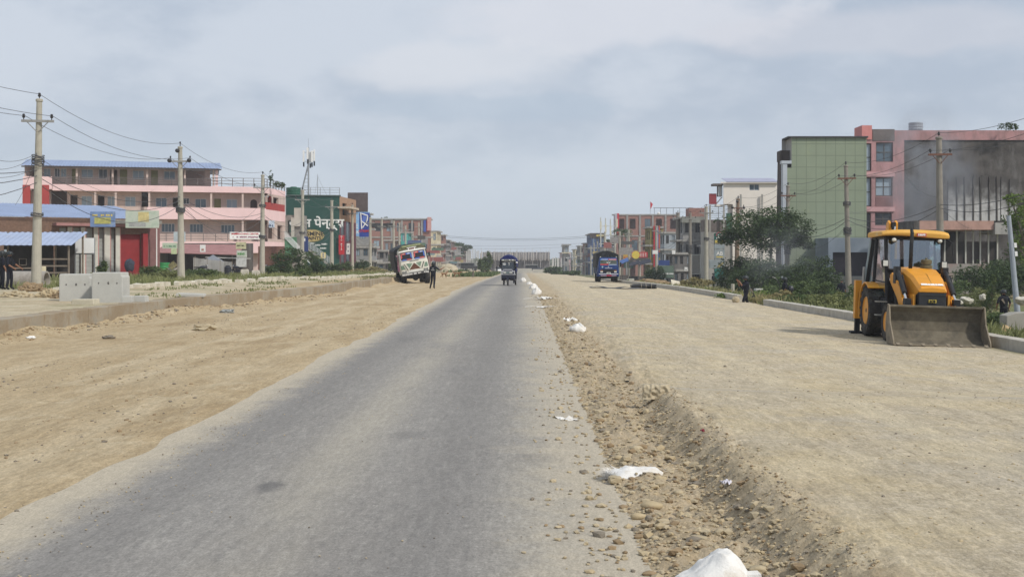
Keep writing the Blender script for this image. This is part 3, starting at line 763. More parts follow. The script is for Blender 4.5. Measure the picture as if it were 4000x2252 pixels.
MB().ico((0, 0, .95), (.38, .3, .5), 3, .25, 2.4, 4).build('cloth', mat('dark blue sacking', (.05, .055, .075), .9, .4, 7), r, smooth=True)
MB().ico((0, 0, .3), (.30, .25, .35), 3, .25, 2.4, 9).build('base_cloth', mat('maroon sacking', (.14, .03, .03), .9, .3, 7), r, smooth=True)
def leanto():
 Y = 128.; x0 = wx(606, Y); g0 = gz(x0, Y)
 r = empty('shop_row', (x0, Y, g0), 0, 'dark shop row under a rusty red awning at the foot of the pink block', 'shop')
 def X(px, y=Y): return wx(px, y) - x0
 q = MB(); z1, z0 = wz(950, Y + 5) - g0, wz(985, Y) - g0
 n = 50; a, b = X(598), X(925)
 for i in range(n):
  p = a + (b - a) * i / n; s = a + (b - a) * (i + 1) / n; dz0 = -.012 * (p - a) * 2.2; dz1 = -.012 * (s - a) * 2.2
  q.quad((p, 0, z0 + dz0), (s, 0, z0 + dz1), (s, 5, z1 + dz1 * .3), (p, 5, z1 + dz0 * .3)); q.quad((p, 0, z0 + dz0 - .05), (s, 0, z0 + dz1 - .05), (s, 0, z0 + dz1), (p, 0, z0 + dz0))
 q.build('roof', M_rust, r)
 q = MB(); z2 = wz(1020, Y - 2) - g0
 q.box(X(818), X(965), -2, 1.5, z2 + .25, z2 + .32, RY(.035) @ T(0, 0, .3)); q.build('lower_roof', mat('bleached board', (.52, .50, .46), .9, .15, 2), r)
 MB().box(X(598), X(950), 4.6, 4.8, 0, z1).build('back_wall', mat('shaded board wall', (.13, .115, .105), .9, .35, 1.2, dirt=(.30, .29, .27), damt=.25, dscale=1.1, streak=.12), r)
 for px in (605, 690, 760, 830, 905, 950): MB().tube([(X(px), .2, 0), (X(px), .2, z0 - .35)], .05).build('post', M_wood, r)
 MB().box(X(598), X(606), .2, 4.6, 0, z0).build('side_wall', M_grey, r)
 q = MB(); q.box(X(960), X(1068), 6, 6.2, 0, z1 - .3); q.build('back_wall', mat('brown brick infill', (.19, .10, .075), .95, .25, 5), r)
leanto()
Y = 118.; xa = wx(755, Y); g = gz(xa, Y)
r = empty('fence', (xa, Y, g), 0, 'low enclosure of stained corrugated sheets before the dark shop row', 'fence')
q = MB(); n = 60; W = wx(906, Y + 3) - xa; pv = None
for i in range(n):
 a, b = W * i / n, W * (i + 1) / n; h0 = 1.65 - .42 * i / n + .06 * nz(i * .3, 2); va, vb = .04 * (i % 2), .04 * ((i + 1) % 2)
 q.box(a, b, va + 3 * i / n, va + 3 * i / n + .03, -.1, h0)
q.build('sheets', mat('stained corrugated sheet', (.40, .39, .37), .7, .1, 1, dirt=(.11, .10, .09), damt=.45, dscale=2.2, streak=.15), r)
for i in (0, 20, 40, 59): MB().box(W * i / 60, W * i / 60 + .08, 3 * i / 60 + .08, 3 * i / 60 + .16, -.1, 1.7 - .4 * i / 60).build('post', M_wood, r)
Y = 124.; x = wx(832, Y); g = gz(x, Y)
r = empty('tent', (x, Y, g), 0, 'small grey pyramid tent showing above the corrugated enclosure', 'tent')
s = 1.05; h = wz(994, Y) - g; e = wz(1026, Y) - g
MB().add([(-s, -s, e), (s, -s, e), (s, s, e), (-s, s, e), (0, 0, h), (-s, -s, 0), (s, -s, 0), (s, s, 0), (-s, s, 0)], [(0, 1, 4), (1, 2, 4), (2, 3, 4), (3, 0, 4), (0, 5, 6, 1), (1, 6, 7, 2), (2, 7, 8, 3), (3, 8, 5, 0)]).build('canvas', mat('grey sheeting', (.20, .21, .235), .7, .15, 2), r)
def ribbed(r, h, ribs, n=28):
 p = [(r * .9, 0), (r, .03)]
 for k in range(ribs):
  z = h * (k + .2) / ribs; p += [(r, z), (r * 1.04, z + h * .25 / ribs), (r * 1.04, z + h * .5 / ribs), (r, z + h * .75 / ribs)]
 return p + [(r, h), (r * .93, h * 1.04)]
Y = 112.; x = wx(637, Y); g = gz(x, Y)
r = empty('water_tank', (x, Y, g), 0, 'open bright green plastic water tank standing on the grass', 'water tank')
MB().lathe(ribbed(.52, 1.1, 5) + [(.5, 1.1), (.48, .3), (0, .25)], 28).build('shell', mat('bright green plastic', (.035, .25, .075), .5, .15, 2, spec=.4), r, smooth=False)
MB().lathe([(.54, 1.1), (.57, 1.12), (.57, 1.17), (.52, 1.18)], 28).build('rim', mat('green plastic rim', (.045, .29, .09), .5), r)
Y = 108.; x = wx(890, Y); g = gz(x, Y)
r = empty('water_drum', (x, Y, g), 0, 'black plastic water drum with a lid before the corrugated enclosure', 'drum')
MB().lathe(ribbed(.28, .78, 4) + [(.2, .84)], 24).build('shell', mat('black plastic', (.016, .018, .026), .45, .2, 3, spec=.4), r)
MB().lathe([(.19, .83), (.19, .9), (.11, .93), (0, .94)], 20).build('lid', mat('black plastic lid', (.02, .02, .025), .5), r)
for px, w, py0, lab in ((957, 42, 1050, 'taller of two broken concrete stumps near the third left utility pole'), (1000, 40, 1054, 'shorter broken concrete stump right beside the third left utility pole')):
 Y = 104.; x = wx(px, Y); g = gz(x, Y); hw = w * Y / F / 2 * .5 + .12; h = wz(py0, Y) - g
 r = empty('concrete_stump', (x, Y, g), 0, lab, 'stump')
 q = MB(); q.add([(-.2, -.18, -.1), (.2, -.18, -.1), (.2, .18, -.1), (-.2, .18, -.1), (-.19, -.17, h - .06), (.17, -.17, h), (.18, .16, h - .1), (-.18, .17, h - .02)], [(0, 3, 2, 1), (4, 5, 6, 7), (0, 1, 5, 4), (1, 2, 6, 5), (2, 3, 7, 6), (3, 0, 4, 7)], T(0, 0, 0) @ Matrix.Diagonal((1.6, 1.2, 1, 1)))
 q.box(-.35, .38, -.25, .25, -.1, .12); q.build('shaft', mat('stump concrete', (.56, .52, .44), .95, .2, 4, dirt=(.3, .26, .2), damt=.4), r, bev=.02)
Sg = Fac(V(-60, 126.), V(10, 126.))
M_pg = mat('pale green tin sign', (.48, .55, .42), .7, .15, 2, dirt=(.3, .38, .28), damt=.3)
sign_board('sign', 'wide pale green sign below the left end of the rusty red awning', 'sign', Sg, 634, 692, 948, 970, 0, M_pg, [('... .....', .5, .4, .4, mat('green sign paint', (.1, .25, .14), .7), 1.2)])
sign_board('sign', 'small upright green sign hanging under the wide pale green one', 'sign', Sg, 668, 690, 970, 992, 0, mat('pale leaf sign', (.50, .57, .34), .7, .3, 4))
sign_board('sign', 'white flour sack like sign hanging in the dark shop row', 'sign', Sg, 781, 802, 956, 984, 0, M_white, [('..', .5, .35, .5, mat('brick red sign paint', (.4, .15, .1), .7), 1)])
sign_board('sign', 'pale blue board fixed behind the second left utility pole', 'sign', Fac(V(-60, 121.), V(10, 121.)), 678, 724, 905, 944, 0, mat('washed blue sign', (.47, .53, .55), .7, .2, 2))
sign_board('sign', 'yellow and white sign above the bleached board roof', 'sign', Sg, 921, 961, 945, 972, -1, mat('yellow white sign', (.56, .53, .33), .7, .3, 3), [('.....', .5, .5, .3, M_dark, 1)])
sign_board('sign', 'pale sign with green and yellow marks below the bleached board roof', 'sign', Sg, 924, 964, 978, 1004, -1, mat('white green sign', (.55, .58, .50), .7, .25, 3), [('. . .', .5, .5, .6, mat('leaf green sign paint', (.12, .3, .1), .7), 1)])
sign_board('notice_board', 'white washed panel standing below the green and yellow signs', 'sign', Sg, 922, 962, 1006, 1042, -1, mat('whitewash', (.62, .62, .60), .9, .15, 2, dirt=(.06, .07, .06), damt=.5, dscale=2))
Y = 110.; x = wx(672, Y); g = gz(x, Y)
r = empty('leaning_board', (x, Y, g), 0, 'yellow and blue board tilted beside the green water tank', 'board')
MB().box(-.32, .32, -.03, .03, -.26, .26, T(.05, 0, .95) @ RY(-.7)).build('panel', mat('yellow blue panel', (.22, .20, .10), .7, .8, 3), r)
MB().box(-.05, .05, -.05, .05, 0, 1.7, T(-.6, -.1, -.05) @ RY(.95)).build('plank', mat('pale plank', (.52, .48, .42), .9), r)
MB().box(-.5, .45, 0, .03, 0, .75).build('back_sheet', mat('grey sheet', (.26, .25, .24), .9, .2, 2), r)
def motorcycle(x, y, rz, label, group):
 r = empty('motorcycle', (x, y, gz(x, y)), rz, label, 'motorcycle', group)
 mk = mat('motorcycle black', (.02, .022, .035), .4, .2, 4, spec=.5); mt = mat('motorcycle tyre', (.02, .02, .02), .9)
 for xx in (-.62, .62):
  w = MB().lathe([(.22, -.05), (.29, -.05), (.31, 0), (.29, .05), (.22, .05), (.22, -.05)], 20, 'z', T(xx, 0, .31) @ RX(PI / 2)).build('wheel', mt, r)
  MB().lathe([(.02, -.03), (.22, -.015), (.22, .015), (.02, .03)], 12, 'z', T(xx, 0, .31) @ RX(PI / 2)).build('rim', M_metal, w)
 MB().ico((.18, 0, .78), (.32, .15, .14), 2).build('fuel_tank', mk, r, smooth=True)
 MB().box(-.62, -.05, -.12, .12, .72, .82).build('seat', mat('seat black', (.015, .015, .015), .7), r, bev=.03)
 q = MB(); q.tube([(.62, .0, .31), (.42, 0, .98)], .04); q.tube([(.4, -.34, 1.02), (.4, .34, 1.02)], .02); q.tube([(.4, 0, .85), (-.55, 0, .6), (-.62, 0, .31)], .04); q.box(-.18, .22, -.14, .14, .28, .62); q.build('frame', mk, r)
 MB().ico((.52, 0, .9), (.09, .1, .1), 1).build('headlight', M_metal, r, smooth=True)
 return r
motorcycle(wx(785, 112), 112, R(15), 'dark motorcycle parked before the left end of the corrugated enclosure', None)
motorcycle(wx(1060, 125), 125, R(200), 'dark motorcycle parked in shade behind the third left utility pole', None)
motorcycle(wx(930, 120), 120, R(160), 'dark motorcycle parked just right of the black water drum', None)
def green_shop():
 Y = 166.; A = V(wx(1097, Y), Y); B = V(wx(1322, Y), Y + 1); C = V(B.x + .6, Y + 13); D = A + C - B; g0 = gz(B.x, Y)
 r = empty('paint_shop', (A.x, Y, g0), 0, 'dark green painted building with a white lettered wall advertisement and rooftop antenna mast', 'building')
 f = Fac(A, B, g0); f.M = T(-A.x, -A.y, -g0) @ f.M; s = Fac(B, C, g0); s.M = T(-A.x, -A.y, -g0) @ s.M
 top = f.w(765, f.W / 2); ue = f.u(1117)
 mb = MB(); wallface(mb, f.M, ue, f.W, 0, top);
 for P, Q in ((C, D), (D, A)):
  k = Fac(P, Q, g0); k.M = T(-A.x, -A.y, -g0) @ k.M; wallface(mb, k.M, 0, k.W, 0, top)
 mb.add([(p.x - A.x, p.y - A.y, top - .15) for p in (A, B, C, D)], [(0, 1, 2, 3)])
 mb.build('wall', M_darkg, r)
 MB().box(-.01, ue - .002, -.02, .2, 0, f.w(772, 0), f.M).build('end_strip', mat('pale grey strip', (.5, .5, .5), .9, .1, 1, dirt=(.3, .3, .3), damt=.3), r)
 ops = [(1, 3.5, 4.2, 7), (4.5, 7.5, 4.2, 7), (1, 3.5, .5, 3), (4.5, 7.5, .5, 3)]
 mb = MB(); wallface(mb, s.M, 0, s.W, 0, top - 3.2, ops, .3); mb.build('side_wall', mat('dark maroon render', (.12, .035, .05), .8, .2, 1), r)
 mb = MB(); wallface(mb, s.M, 0, s.W, top - 3.2, top, [(2, 5, top - 2.4, top - .8)], .3); mb.build('upper_side_wall', mat('brown boarded wall', (.36, .22, .14), .85, .2, 2, streak=.2), r)
 for o in ops: window(r, s.M, *o, mull=2)
 MB().box(-.2, 6.5, -1.4, .2, top - 1.6, top - 1.35, s.M).build('balcony_roof', mat('pale slab', (.5, .42, .33), .9), r)
 MB().box(f.u(1118), f.W + .15, -.15, 12, top, top + .14, f.M).build('parapet', mat('roof edge', (.10, .13, .12), .9), r)
 railing(r, f.M, f.u(1175), f.W, top + .14, top + 1.1, .1, M_metal, bars=3)
 def put(name, s_, px, py, hpx, m, sx=1., bold=.03, al='CENTER'):
  u = f.u(px); w = f.w(py, u); q = MB(); hh = hpx * Y / F
  text(q, s_, hh, f.M @ T(u, -.03, w), m, al, sx, bold * hh, .015); q.build(name, m, r)
 M_w = mat('wall lettering white', (.74, .75, .72), .8, .06, 2)
 put('lettering', '\u0930\u091c\u0928 \u092a\u0947\u0928\u094d\u091f\u094d\u0938', 1236, 872, 46, M_w, 1.08, .025)
 for px, py, ww in ((1241, 957, 20), (1267, 953, 22), (1262, 969, 24), (1220, 950, 14)):
  q = MB(); u = f.u(px); scribble(q, f.M @ T(u, -.012, f.w(py, u)), ww * Y / F, 7 * Y / F, px, 1.); q.build('lettering', M_w, r)
 cx, cy = 1217, 920; u = f.u(cx); w = f.w(cy, u); a = 49 * Y / F; b = 24 * Y / F
 def oval(k, v): return [(u + a * k * math.cos(2 * PI * i / 40), w + b * k * math.sin(2 * PI * i / 40)) for i in range(40)]
 MB().prism(oval(1, 0), -.035, -.005, 'y', f.M).build('emblem', mat('emblem yellow', (.60, .46, .20), .8, .08, 2), r)
 mb = MB(); o1, o2 = oval(.93, 0), oval(.89, 0)
 for i in range(40):
  j = (i + 1) % 40; mb.quad((o1[i][0], -.04, o1[i][1]), (o1[j][0], -.04, o1[j][1]), (o2[j][0], -.04, o2[j][1]), (o2[i][0], -.04, o2[i][1]), f.M)
 mb.build('emblem_rim', M_darkg, r)
 q = MB(); text(q, 'JASMINE', 23 * Y / F, f.M @ T(u + .1, -.045, w + .22), M_black, 'CENTER', 1.05, .02); text(q, 'PAINTS', 17 * Y / F, f.M @ T(u + .25, -.045, w - .35), M_black, 'CENTER', 1.05, .02); q.build('lettering', M_black, r)
 a_, b_, c_, d_ = f.r(1252, 1272, 986, 1008); t = MB().box(a_, b_, -.04, -.005, c_, d_, f.M).build('price_tile', M_yel, r); q = MB(); text(q, '1', .75, f.M @ T((a_ + b_) / 2, -.05, (c_ + d_) / 2), M_black, bold=.03); q.build('lettering', M_black, t)
 q = MB(); x0, x1 = f.u(1200, -2), f.u(1292, -2); z1, z0 = f.w(968, x0, -2), f.w(1038, x1, -2); n = 14
 for i in range(n):
  a_ = x0 + (x1 - x0) * i / n; zt = z1 + (z0 - z1) * i / n; q.box(a_, a_ + (x1 - x0) / n + .02, -2.4, -1.2, zt - .3, zt, f.M)
 st = q.build('staircase', M_grey, r)
 q = MB()
 for k in range(4): q.tube([f.M @ V(x0, -2.4, z1 + .3 + .22 * k), f.M @ V(x1, -2.4, z0 + .3 + .22 * k)], .03, 5)
 for i in range(8): t_ = i / 7; q.tube([f.M @ V(x0 + (x1 - x0) * t_, -2.4, z1 + (z0 - z1) * t_), f.M @ V(x0 + (x1 - x0) * t_, -2.4, z1 + (z0 - z1) * t_ + 1.0)], .03, 5)
 q.build('handrail', M_metal, st)
 ux = f.u(1205, 4); g = f.M @ V(ux, 4, top); mast_top = f.w(575, ux, 4) - top
 am = empty('antenna_mast', Vector((A.x, A.y, g0)) + g, 0, 'tall rooftop cell antenna mast with white panels above the dark green building', 'antenna')
 MB().tube([(0, 0, 0), (0, 0, mast_top)], [.12, .09]).build('pole', M_metal, am)
 MB().tube([(-1.1, 0, 0), (-.02, 0, mast_top * .66)], .1).build('brace', M_metal, am)
 q = MB()
 for k in range(9): q.box(-1.1 + 1.08 * k / 9, .02, -.03, .03, mast_top * .66 * k / 9, mast_top * .66 * k / 9 + .05)
 q.build('lattice', M_metal, am)
 for i, (dx, dy, dz) in enumerate(((-.62, -.2, -.45), (-.05, -.45, -.1), (.5, -.3, -.5), (.72, .2, -.3), (.25, -.1, -.6))):
  MB().box(dx - .12, dx + .12, dy - .07, dy + .07, mast_top + dz - 1.5, mast_top + dz).build('panel_antenna', M_white, am, bev=.02)
  MB().box(dx - .09, dx + .09, dy + .07, dy + .2, mast_top + dz - 2.15, mast_top + dz - 1.55).build('radio_unit', M_black, am)
 q = MB()
 for z in (mast_top - .7, mast_top - 1.9): q.tube([(-.62, -.1, z), (0, 0, z), (.72, .1, z)], .035, 6); q.tube([(-.05, -.4, z), (.1, .2, z)], .035, 6)
 q.tube([(0, 0, mast_top), (0, 0, mast_top + 1.2)], .02, 5); q.build('bracket', M_metal, am)
 for (px, py0, py1, lab) in ((1241, 680, 763, 'thin guyed radio aerial on the dark green roof'),):
  ux = f.u(px, 5); p = Vector((A.x, A.y, g0)) + f.M @ V(ux, 5, top); hh = f.w(py0, ux, 5) - top
  ae = empty('aerial', p, 0, lab, 'aerial'); MB().tube([(0, 0, 0), (0, 0, hh)], [.06, .03], 6).build('pole', M_metal, ae)
  q = MB(); q.tube([(0, 0, hh * .9), (1.3, .5, 0)], .015, 4); q.tube([(0, 0, hh * .9), (-.5, .3, 0)], .015, 4); q.build('guy_wire', M_metal, ae)
 ux = f.u(1147, 3); p = Vector((A.x, A.y, g0)) + f.M @ V(ux, 3, top + .05); hh = f.w(731, ux, 3) - top
 tk = empty('water_tank', p, 0, 'dark green plastic water tank on the dark green roof', 'water tank')
 MB().lathe(ribbed(.95, hh * .88, 5), 28).build('shell', mat('dark green plastic', (.02, .10, .06), .5, .1, 1), tk); MB().lathe([(.4, hh * .9), (.42, hh), (0, hh * 1.02)], 20).build('lid', mat('dark green lid', (.03, .12, .07), .5), tk)
 g2 = Fac(V(-40, Y + .6), V(10, Y + .6))
 def bank(rt, w, h, rot):
  for i, ch in enumerate('NIC ASIA'):
   if ch == ' ': continue
   q = MB(); text(q, ch, h * .1, rot @ T(0, -.012, h * (.93 - i * .095)), M_white, bold=.01); q.build('lettering', M_white, rt)
 sign_board('sign', 'tall narrow red bank sign with white letters beside the dark green wall', 'sign', g2, 1323, 1345, 918, 994, 0, M_redp, [], extra=bank)
 sign_board('sign', 'narrow white sign with blue marks right of the red bank sign', 'sign', Fac(V(-40, Y + 6), V(10, Y + 6)), 1352, 1368, 950, 992, 0, M_white, [(':', .5, .7, .3, M_navy, 2), (':', .5, .3, .3, M_navy, 2)])
 sign_board('sign', 'upright navy blue sign behind the fourth left utility pole', 'sign', Fac(V(-40, 150.), V(10, 150.)), 1173, 1204, 924, 984, 0, M_navy, [('~', .6, .8, .3, M_white, 2), ('.', .4, .3, .3, M_yel, 2)])
 return f
GS = green_shop()
Y = 160.; x = wx(1108, Y); g = gz(x, Y)
r = empty('stair_tower', (x, Y, g), 0, 'rough grey concrete stair tower with steel rails left of the dark green wall', 'building')
f = Fac(V(x, Y), V(wx(1178, Y), Y)); f.M = T(-x, -Y, -g) @ f.M
mb = MB(); h = wz(840, Y) - g
wallface(mb, f.M, 0, f.W, 0, h, [(.5, 1.2, h - 2.2, h - .7)], .3); mb.quad((f.W, 0, 0), (f.W, 4, 0), (f.W, 4, h), (f.W, 0, h), f.M); mb.quad((0, 0, 0), (0, 4, 0), (0, 4, h), (0, 0, h), f.M); mb.quad((0, 0, h), (f.W, 0, h), (f.W, 4, h), (0, 4, h), f.M)
mb.build('wall', mat('rough concrete', (.28, .265, .245), .95, .2, 1.5, dirt=(.12, .11, .10), damt=.5), r)
for px0, px1, lab in ((1138, 1150, ''), (1150, 1176, '')):
 a, b = f.u(px0), f.u(px1); MB().box(a, b, -.25, -.02, 1.5 if px0 < 1145 else h - 1.4, h + (.9 if px0 > 1145 else -.3), f.M).build('white_panel', M_plaster, r)
q = MB()
for k in range(4): q.tube([f.M @ V(.2, -.6, h * .62 + .25 * k), f.M @ V(f.W + 1.6, -.6, .8 + .25 * k)], .035, 5)
q.build('handrail', M_metal, r)
MB().box(.1, 1.7, -.5, -.3, h * .3, h * .62, f.M).build('green_netting', mat('green netting', (.09, .22, .13), .9, .3, 3), r)
def gridmat(name, col, line, w, h, dirt):
 m = mat(name, col, .85, .07, .5, dirt=dirt, damt=.22, dscale=.35, streak=.5)
 nt = m.node_tree; N = nt.nodes; L = nt.links; b = N['Principled BSDF']
 src = b.inputs['Base Color'].links[0].from_socket
 tc = N.new('ShaderNodeTexCoord'); sp = N.new('ShaderNodeSeparateXYZ'); cb = N.new('ShaderNodeCombineXYZ'); L.new(tc.outputs['Object'], sp.inputs[0]); L.new(sp.outputs[0], cb.inputs[0]); L.new(sp.outputs[2], cb.inputs[1])
 nn = N.new('ShaderNodeTexNoise'); nn.inputs['Scale'].default_value = .8; L.new(tc.outputs['Object'], nn.inputs['Vector'])
 wob = N.new('ShaderNodeMix'); wob.data_type = 'VECTOR'; wob.inputs['Factor'].default_value = .07; L.new(cb.outputs[0], wob.inputs['A']); L.new(nn.outputs['Color'], wob.inputs['B'])
 br = N.new('ShaderNodeTexBrick'); br.offset = 0; br.inputs['Scale'].default_value = 1; br.inputs['Brick Width'].default_value = w; br.inputs['Row Height'].default_value = h; br.inputs['Mortar Size'].default_value = .035
 br.inputs['Mortar Smooth'].default_value = .6
 L.new(wob.outputs['Result'], br.inputs['Vector'])
 mx = N.new('ShaderNodeMix'); mx.data_type = 'RGBA'; L.new(src, mx.inputs['A']); mx.inputs['B'].default_value = (*line, 1)
 ml = N.new('ShaderNodeMath'); ml.operation = 'MULTIPLY'; ml.inputs[1].default_value = .6; L.new(br.outputs['Fac'], ml.inputs[0]); L.new(ml.outputs[0], mx.inputs['Factor'])
 L.new(mx.outputs['Result'], b.inputs['Base Color'])
 return m
def place(name, x, y, label, cat, z=None, group=None):
 g = gz(x, y) - .1 if z is None else z
 return empty(name, (x, y, g), 0, label, cat, group), g
def localfac(P, Q, g0, O):
 f = Fac(P, Q, g0); f.M = T(-O[0], -O[1], -g0) @ f.M; return f
def burnt():
 Y = 113.; A = V(wx(3366, Y), Y); B = V(wx(4090, Y), Y); O = A
 r, g0 = place('burnt_building', A.x, Y, 'big pink building with a soot blackened blank wall and thin smoke before it', 'building')
 f = localfac(A, B, g0, O); W = f.W; top = f.w(509, 4)
 u1 = f.u(3532)
 M_bp = mat('smoked pink render', (.45, .25, .25), .9, .1, .7, dirt=(.20, .145, .14), damt=.6, dscale=.8, streak=.35)
 M_soot = mat('soot blackened render', (.085, .076, .070), .95, .5, .9, dirt=(.21, .20, .19), damt=.40, dscale=1.1, streak=.3)
 wl = [(3374, 3404, 560, 668), (3374, 3404, 693, 806), (3372, 3402, 830, 942)]
 wr = [(3422, 3489, 556, 632), (3420, 3487, 693, 766), (3418, 3484, 830, 880)]
 ops = [f.r(*q) for q in wl + wr]
 mb = MB(); wallface(mb, f.M, 0, u1, 0, top, ops, .35); wallface(mb, f.M, u1, W, f.w(547, 5), top, [], .3)
 D0 = A * 1.105; E0 = B * 1.1
 for P, Q in ((D0, A), (B, E0), (E0, D0)):
  k = localfac(P, Q, g0, O); wallface(mb, k.M, 0, k.W, 0, top)
 mb.add([(p.x - O.x, p.y - O.y, top - .4) for p in (A, B, E0, D0)], [(0, 1, 2, 3)])
 mb.build('wall', M_bp, r)
 MB().box(u1, W, .12, .3, 0, f.w(547, 5) , f.M).build('blank_wall', M_soot, r, label='soot blackened blank wall')
 for i, o in enumerate(ops): window(r, f.M, *o, mull=1 if i >= 3 else 0, trans=1 if i < 3 else 1, pm=M_panel if i in (0, 1, 4) else M_pane if i == 3 else M_paned, v=.2, t=.09)
 a, b, c, d = f.r(3408, 3494, 507, 550); MB().box(a, b, -.05, .2, c, d + .05, f.M).build('grey_band', mat('sooty grey band', (.16, .14, .135), .95, .2, 1), r)
 a, b, c, d = f.r(3366, 3405, 490, 545); MB().box(a, b, -.1, 2.5, c, d, f.M).build('stair_head', mat('salmon render', (.62, .25, .23), .9, .08, 1), r)
 a, b, c, d = f.r(3420, 3487, 768, 815); MB().box(a, b, -.03, .1, c, d, f.M).build('spandrel', mat('dull plum render', (.22, .13, .13), .95, .2, 1), r)
 for y0, y1 in ((672, 690), (808, 826), (944, 962)):
  a, b, c, d = f.r(3366, 3494, y0, y1); MB().box(a, b, -.12, -.002, c, d, f.M).build('string_course', mat('paler pink band', (.56, .33, .33), .9, .1, 1, dirt=(.3, .2, .2), damt=.3), r)
 M_strip = mat('pale plaster strip', (.50, .49, .475), .95, .15, .9, dirt=(.10, .095, .09), damt=.30, dscale=1.6, streak=.25)
 nt = M_strip.node_tree; N = nt.nodes; L = nt.links; bs = N['Principled BSDF']; src = bs.inputs['Base Color'].links[0].from_socket
 tc = N.new('ShaderNodeTexCoord'); sp = N.new('ShaderNodeSeparateXYZ'); L.new(tc.outputs['Object'], sp.inputs[0]); nn = N.new('ShaderNodeTexNoise'); nn.inputs['Scale'].default_value = 1.1; nn.inputs['Detail'].default_value = 7; L.new(tc.outputs['Object'], nn.inputs['Vector'])
 ma = N.new('ShaderNodeMath'); ma.operation = 'MULTIPLY_ADD'; ma.inputs[1].default_value = 5.; L.new(nn.outputs['Fac'], ma.inputs[0]); L.new(sp.outputs[2], ma.inputs[2])
 z0 = f.w(862, 8) + 2.5; mr = N.new('ShaderNodeMapRange'); mr.inputs[1].default_value = z0 + .6; mr.inputs[2].default_value = z0 + 3.; L.new(ma.outputs[0], mr.inputs[0])
 mx = N.new('ShaderNodeMix'); mx.data_type = 'RGBA'; L.new(mr.outputs[0], mx.inputs['Factor']); L.new(src, mx.inputs['A']); mx.inputs['B'].default_value = (.085, .078, .074, 1); L.new(mx.outputs['Result'], bs.inputs['Base Color'])
 for x0, x1, y0 in ((3705, 3736, 700), (3742, 3766, 690), (3772, 3800, 690), (3806, 3828, 680), (3835, 3862, 685), (3868, 3892, 700), (3898, 3908, 700), (3912, 3936, 690), (3945, 3975, 700)):
  a, b, c, d = f.r(x0, x1, y0, 862); MB().box(a, b, .06, .118, c, d, f.M).build('plaster_strip', M_strip, r)
 for x0 in (3737, 3767, 3801, 3829, 3863, 3893):
  a, b, c, d = f.r(x0, x0 + 4, 690, 862); MB().box(a, b, -.02, .119, c, d, f.M).build('upright', M_soot, r)
 tk = MB(); ux = f.u(3577, 4); tk.lathe(ribbed(.62, .72, 3), 22, 'z', f.M @ T(ux, 4, top + .35)); tk.box(ux - .7, ux + .7, 3.4, 4.6, top - .3, top + .33, f.M)
 tk.build('roof_tank', mat('hazed steel tank', (.27, .30, .33), .6, .1, 2), r)
 Yp = 99.; fp = localfac(V(wx(3560, Yp), Yp), V(wx(3935, Yp), Yp), g0, O); W2 = fp.W
 c, d = fp.w(897, 3), fp.w(862, 3)
 MB().box(fp.u(3592), fp.u(3882), 0, 7.6, c, d, fp.M).build('porch_slab', mat('dusty salmon slab', (.44, .27, .22), .9, .15, 1.2, dirt=(.2, .13, .11), damt=.35, streak=.4), r)
 MB().box(fp.u(3570), fp.u(3592) - .003, 0, 7.6, c - .05, d, fp.M).build('slab_end', M_soot, r)
 MB().box(fp.u(3884), fp.u(3945), -.2, 3, c - .35, d - .15, fp.M).build('slab_end', M_grey, r)
 z1, z2 = fp.w(1030, 3), c
 for x0 in (3690, 3738, 3772, 3801, 3829, 3861, 3896):
  u = fp.u(x0, 1.2); MB().box(u - .05, u + .05, 1.15, 1.28, z1, z2 - .002, fp.M).build('porch_post', M_plaster, r)
 for k, (x0, x1) in enumerate(((3740, 3770), (3774, 3799), (3803, 3827), (3831, 3859), (3863, 3894))):
  a, b = fp.u(x0, 1.3), fp.u(x1, 1.3); MB().box(a, b, 1.3, 1.36, z1, z2 - .9, fp.M).build('shutter', mat('smoked shutter %d' % (k % 2), ((.05, .043, .04), (.11, .09, .082))[k % 2], .9, .25, 2, streak=.3), r)
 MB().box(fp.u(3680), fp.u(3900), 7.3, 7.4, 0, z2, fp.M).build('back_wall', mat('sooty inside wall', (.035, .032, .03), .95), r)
 MB().box(fp.u(3660), fp.u(3892), .9, 1.12, -.2, z1, fp.M).build('plinth', mat('pale plinth', (.30, .275, .25), .95, .15, 2, dirt=(.28, .12, .10), damt=.4, dscale=1.0), r)
 MB().box(fp.u(3892), fp.u(4010), 1.0, 1.2, -.2, z1 - .1, fp.M).build('plinth', mat('dark plinth', (.08, .06, .055), .95, .3, 2), r)
 return r
burnt()
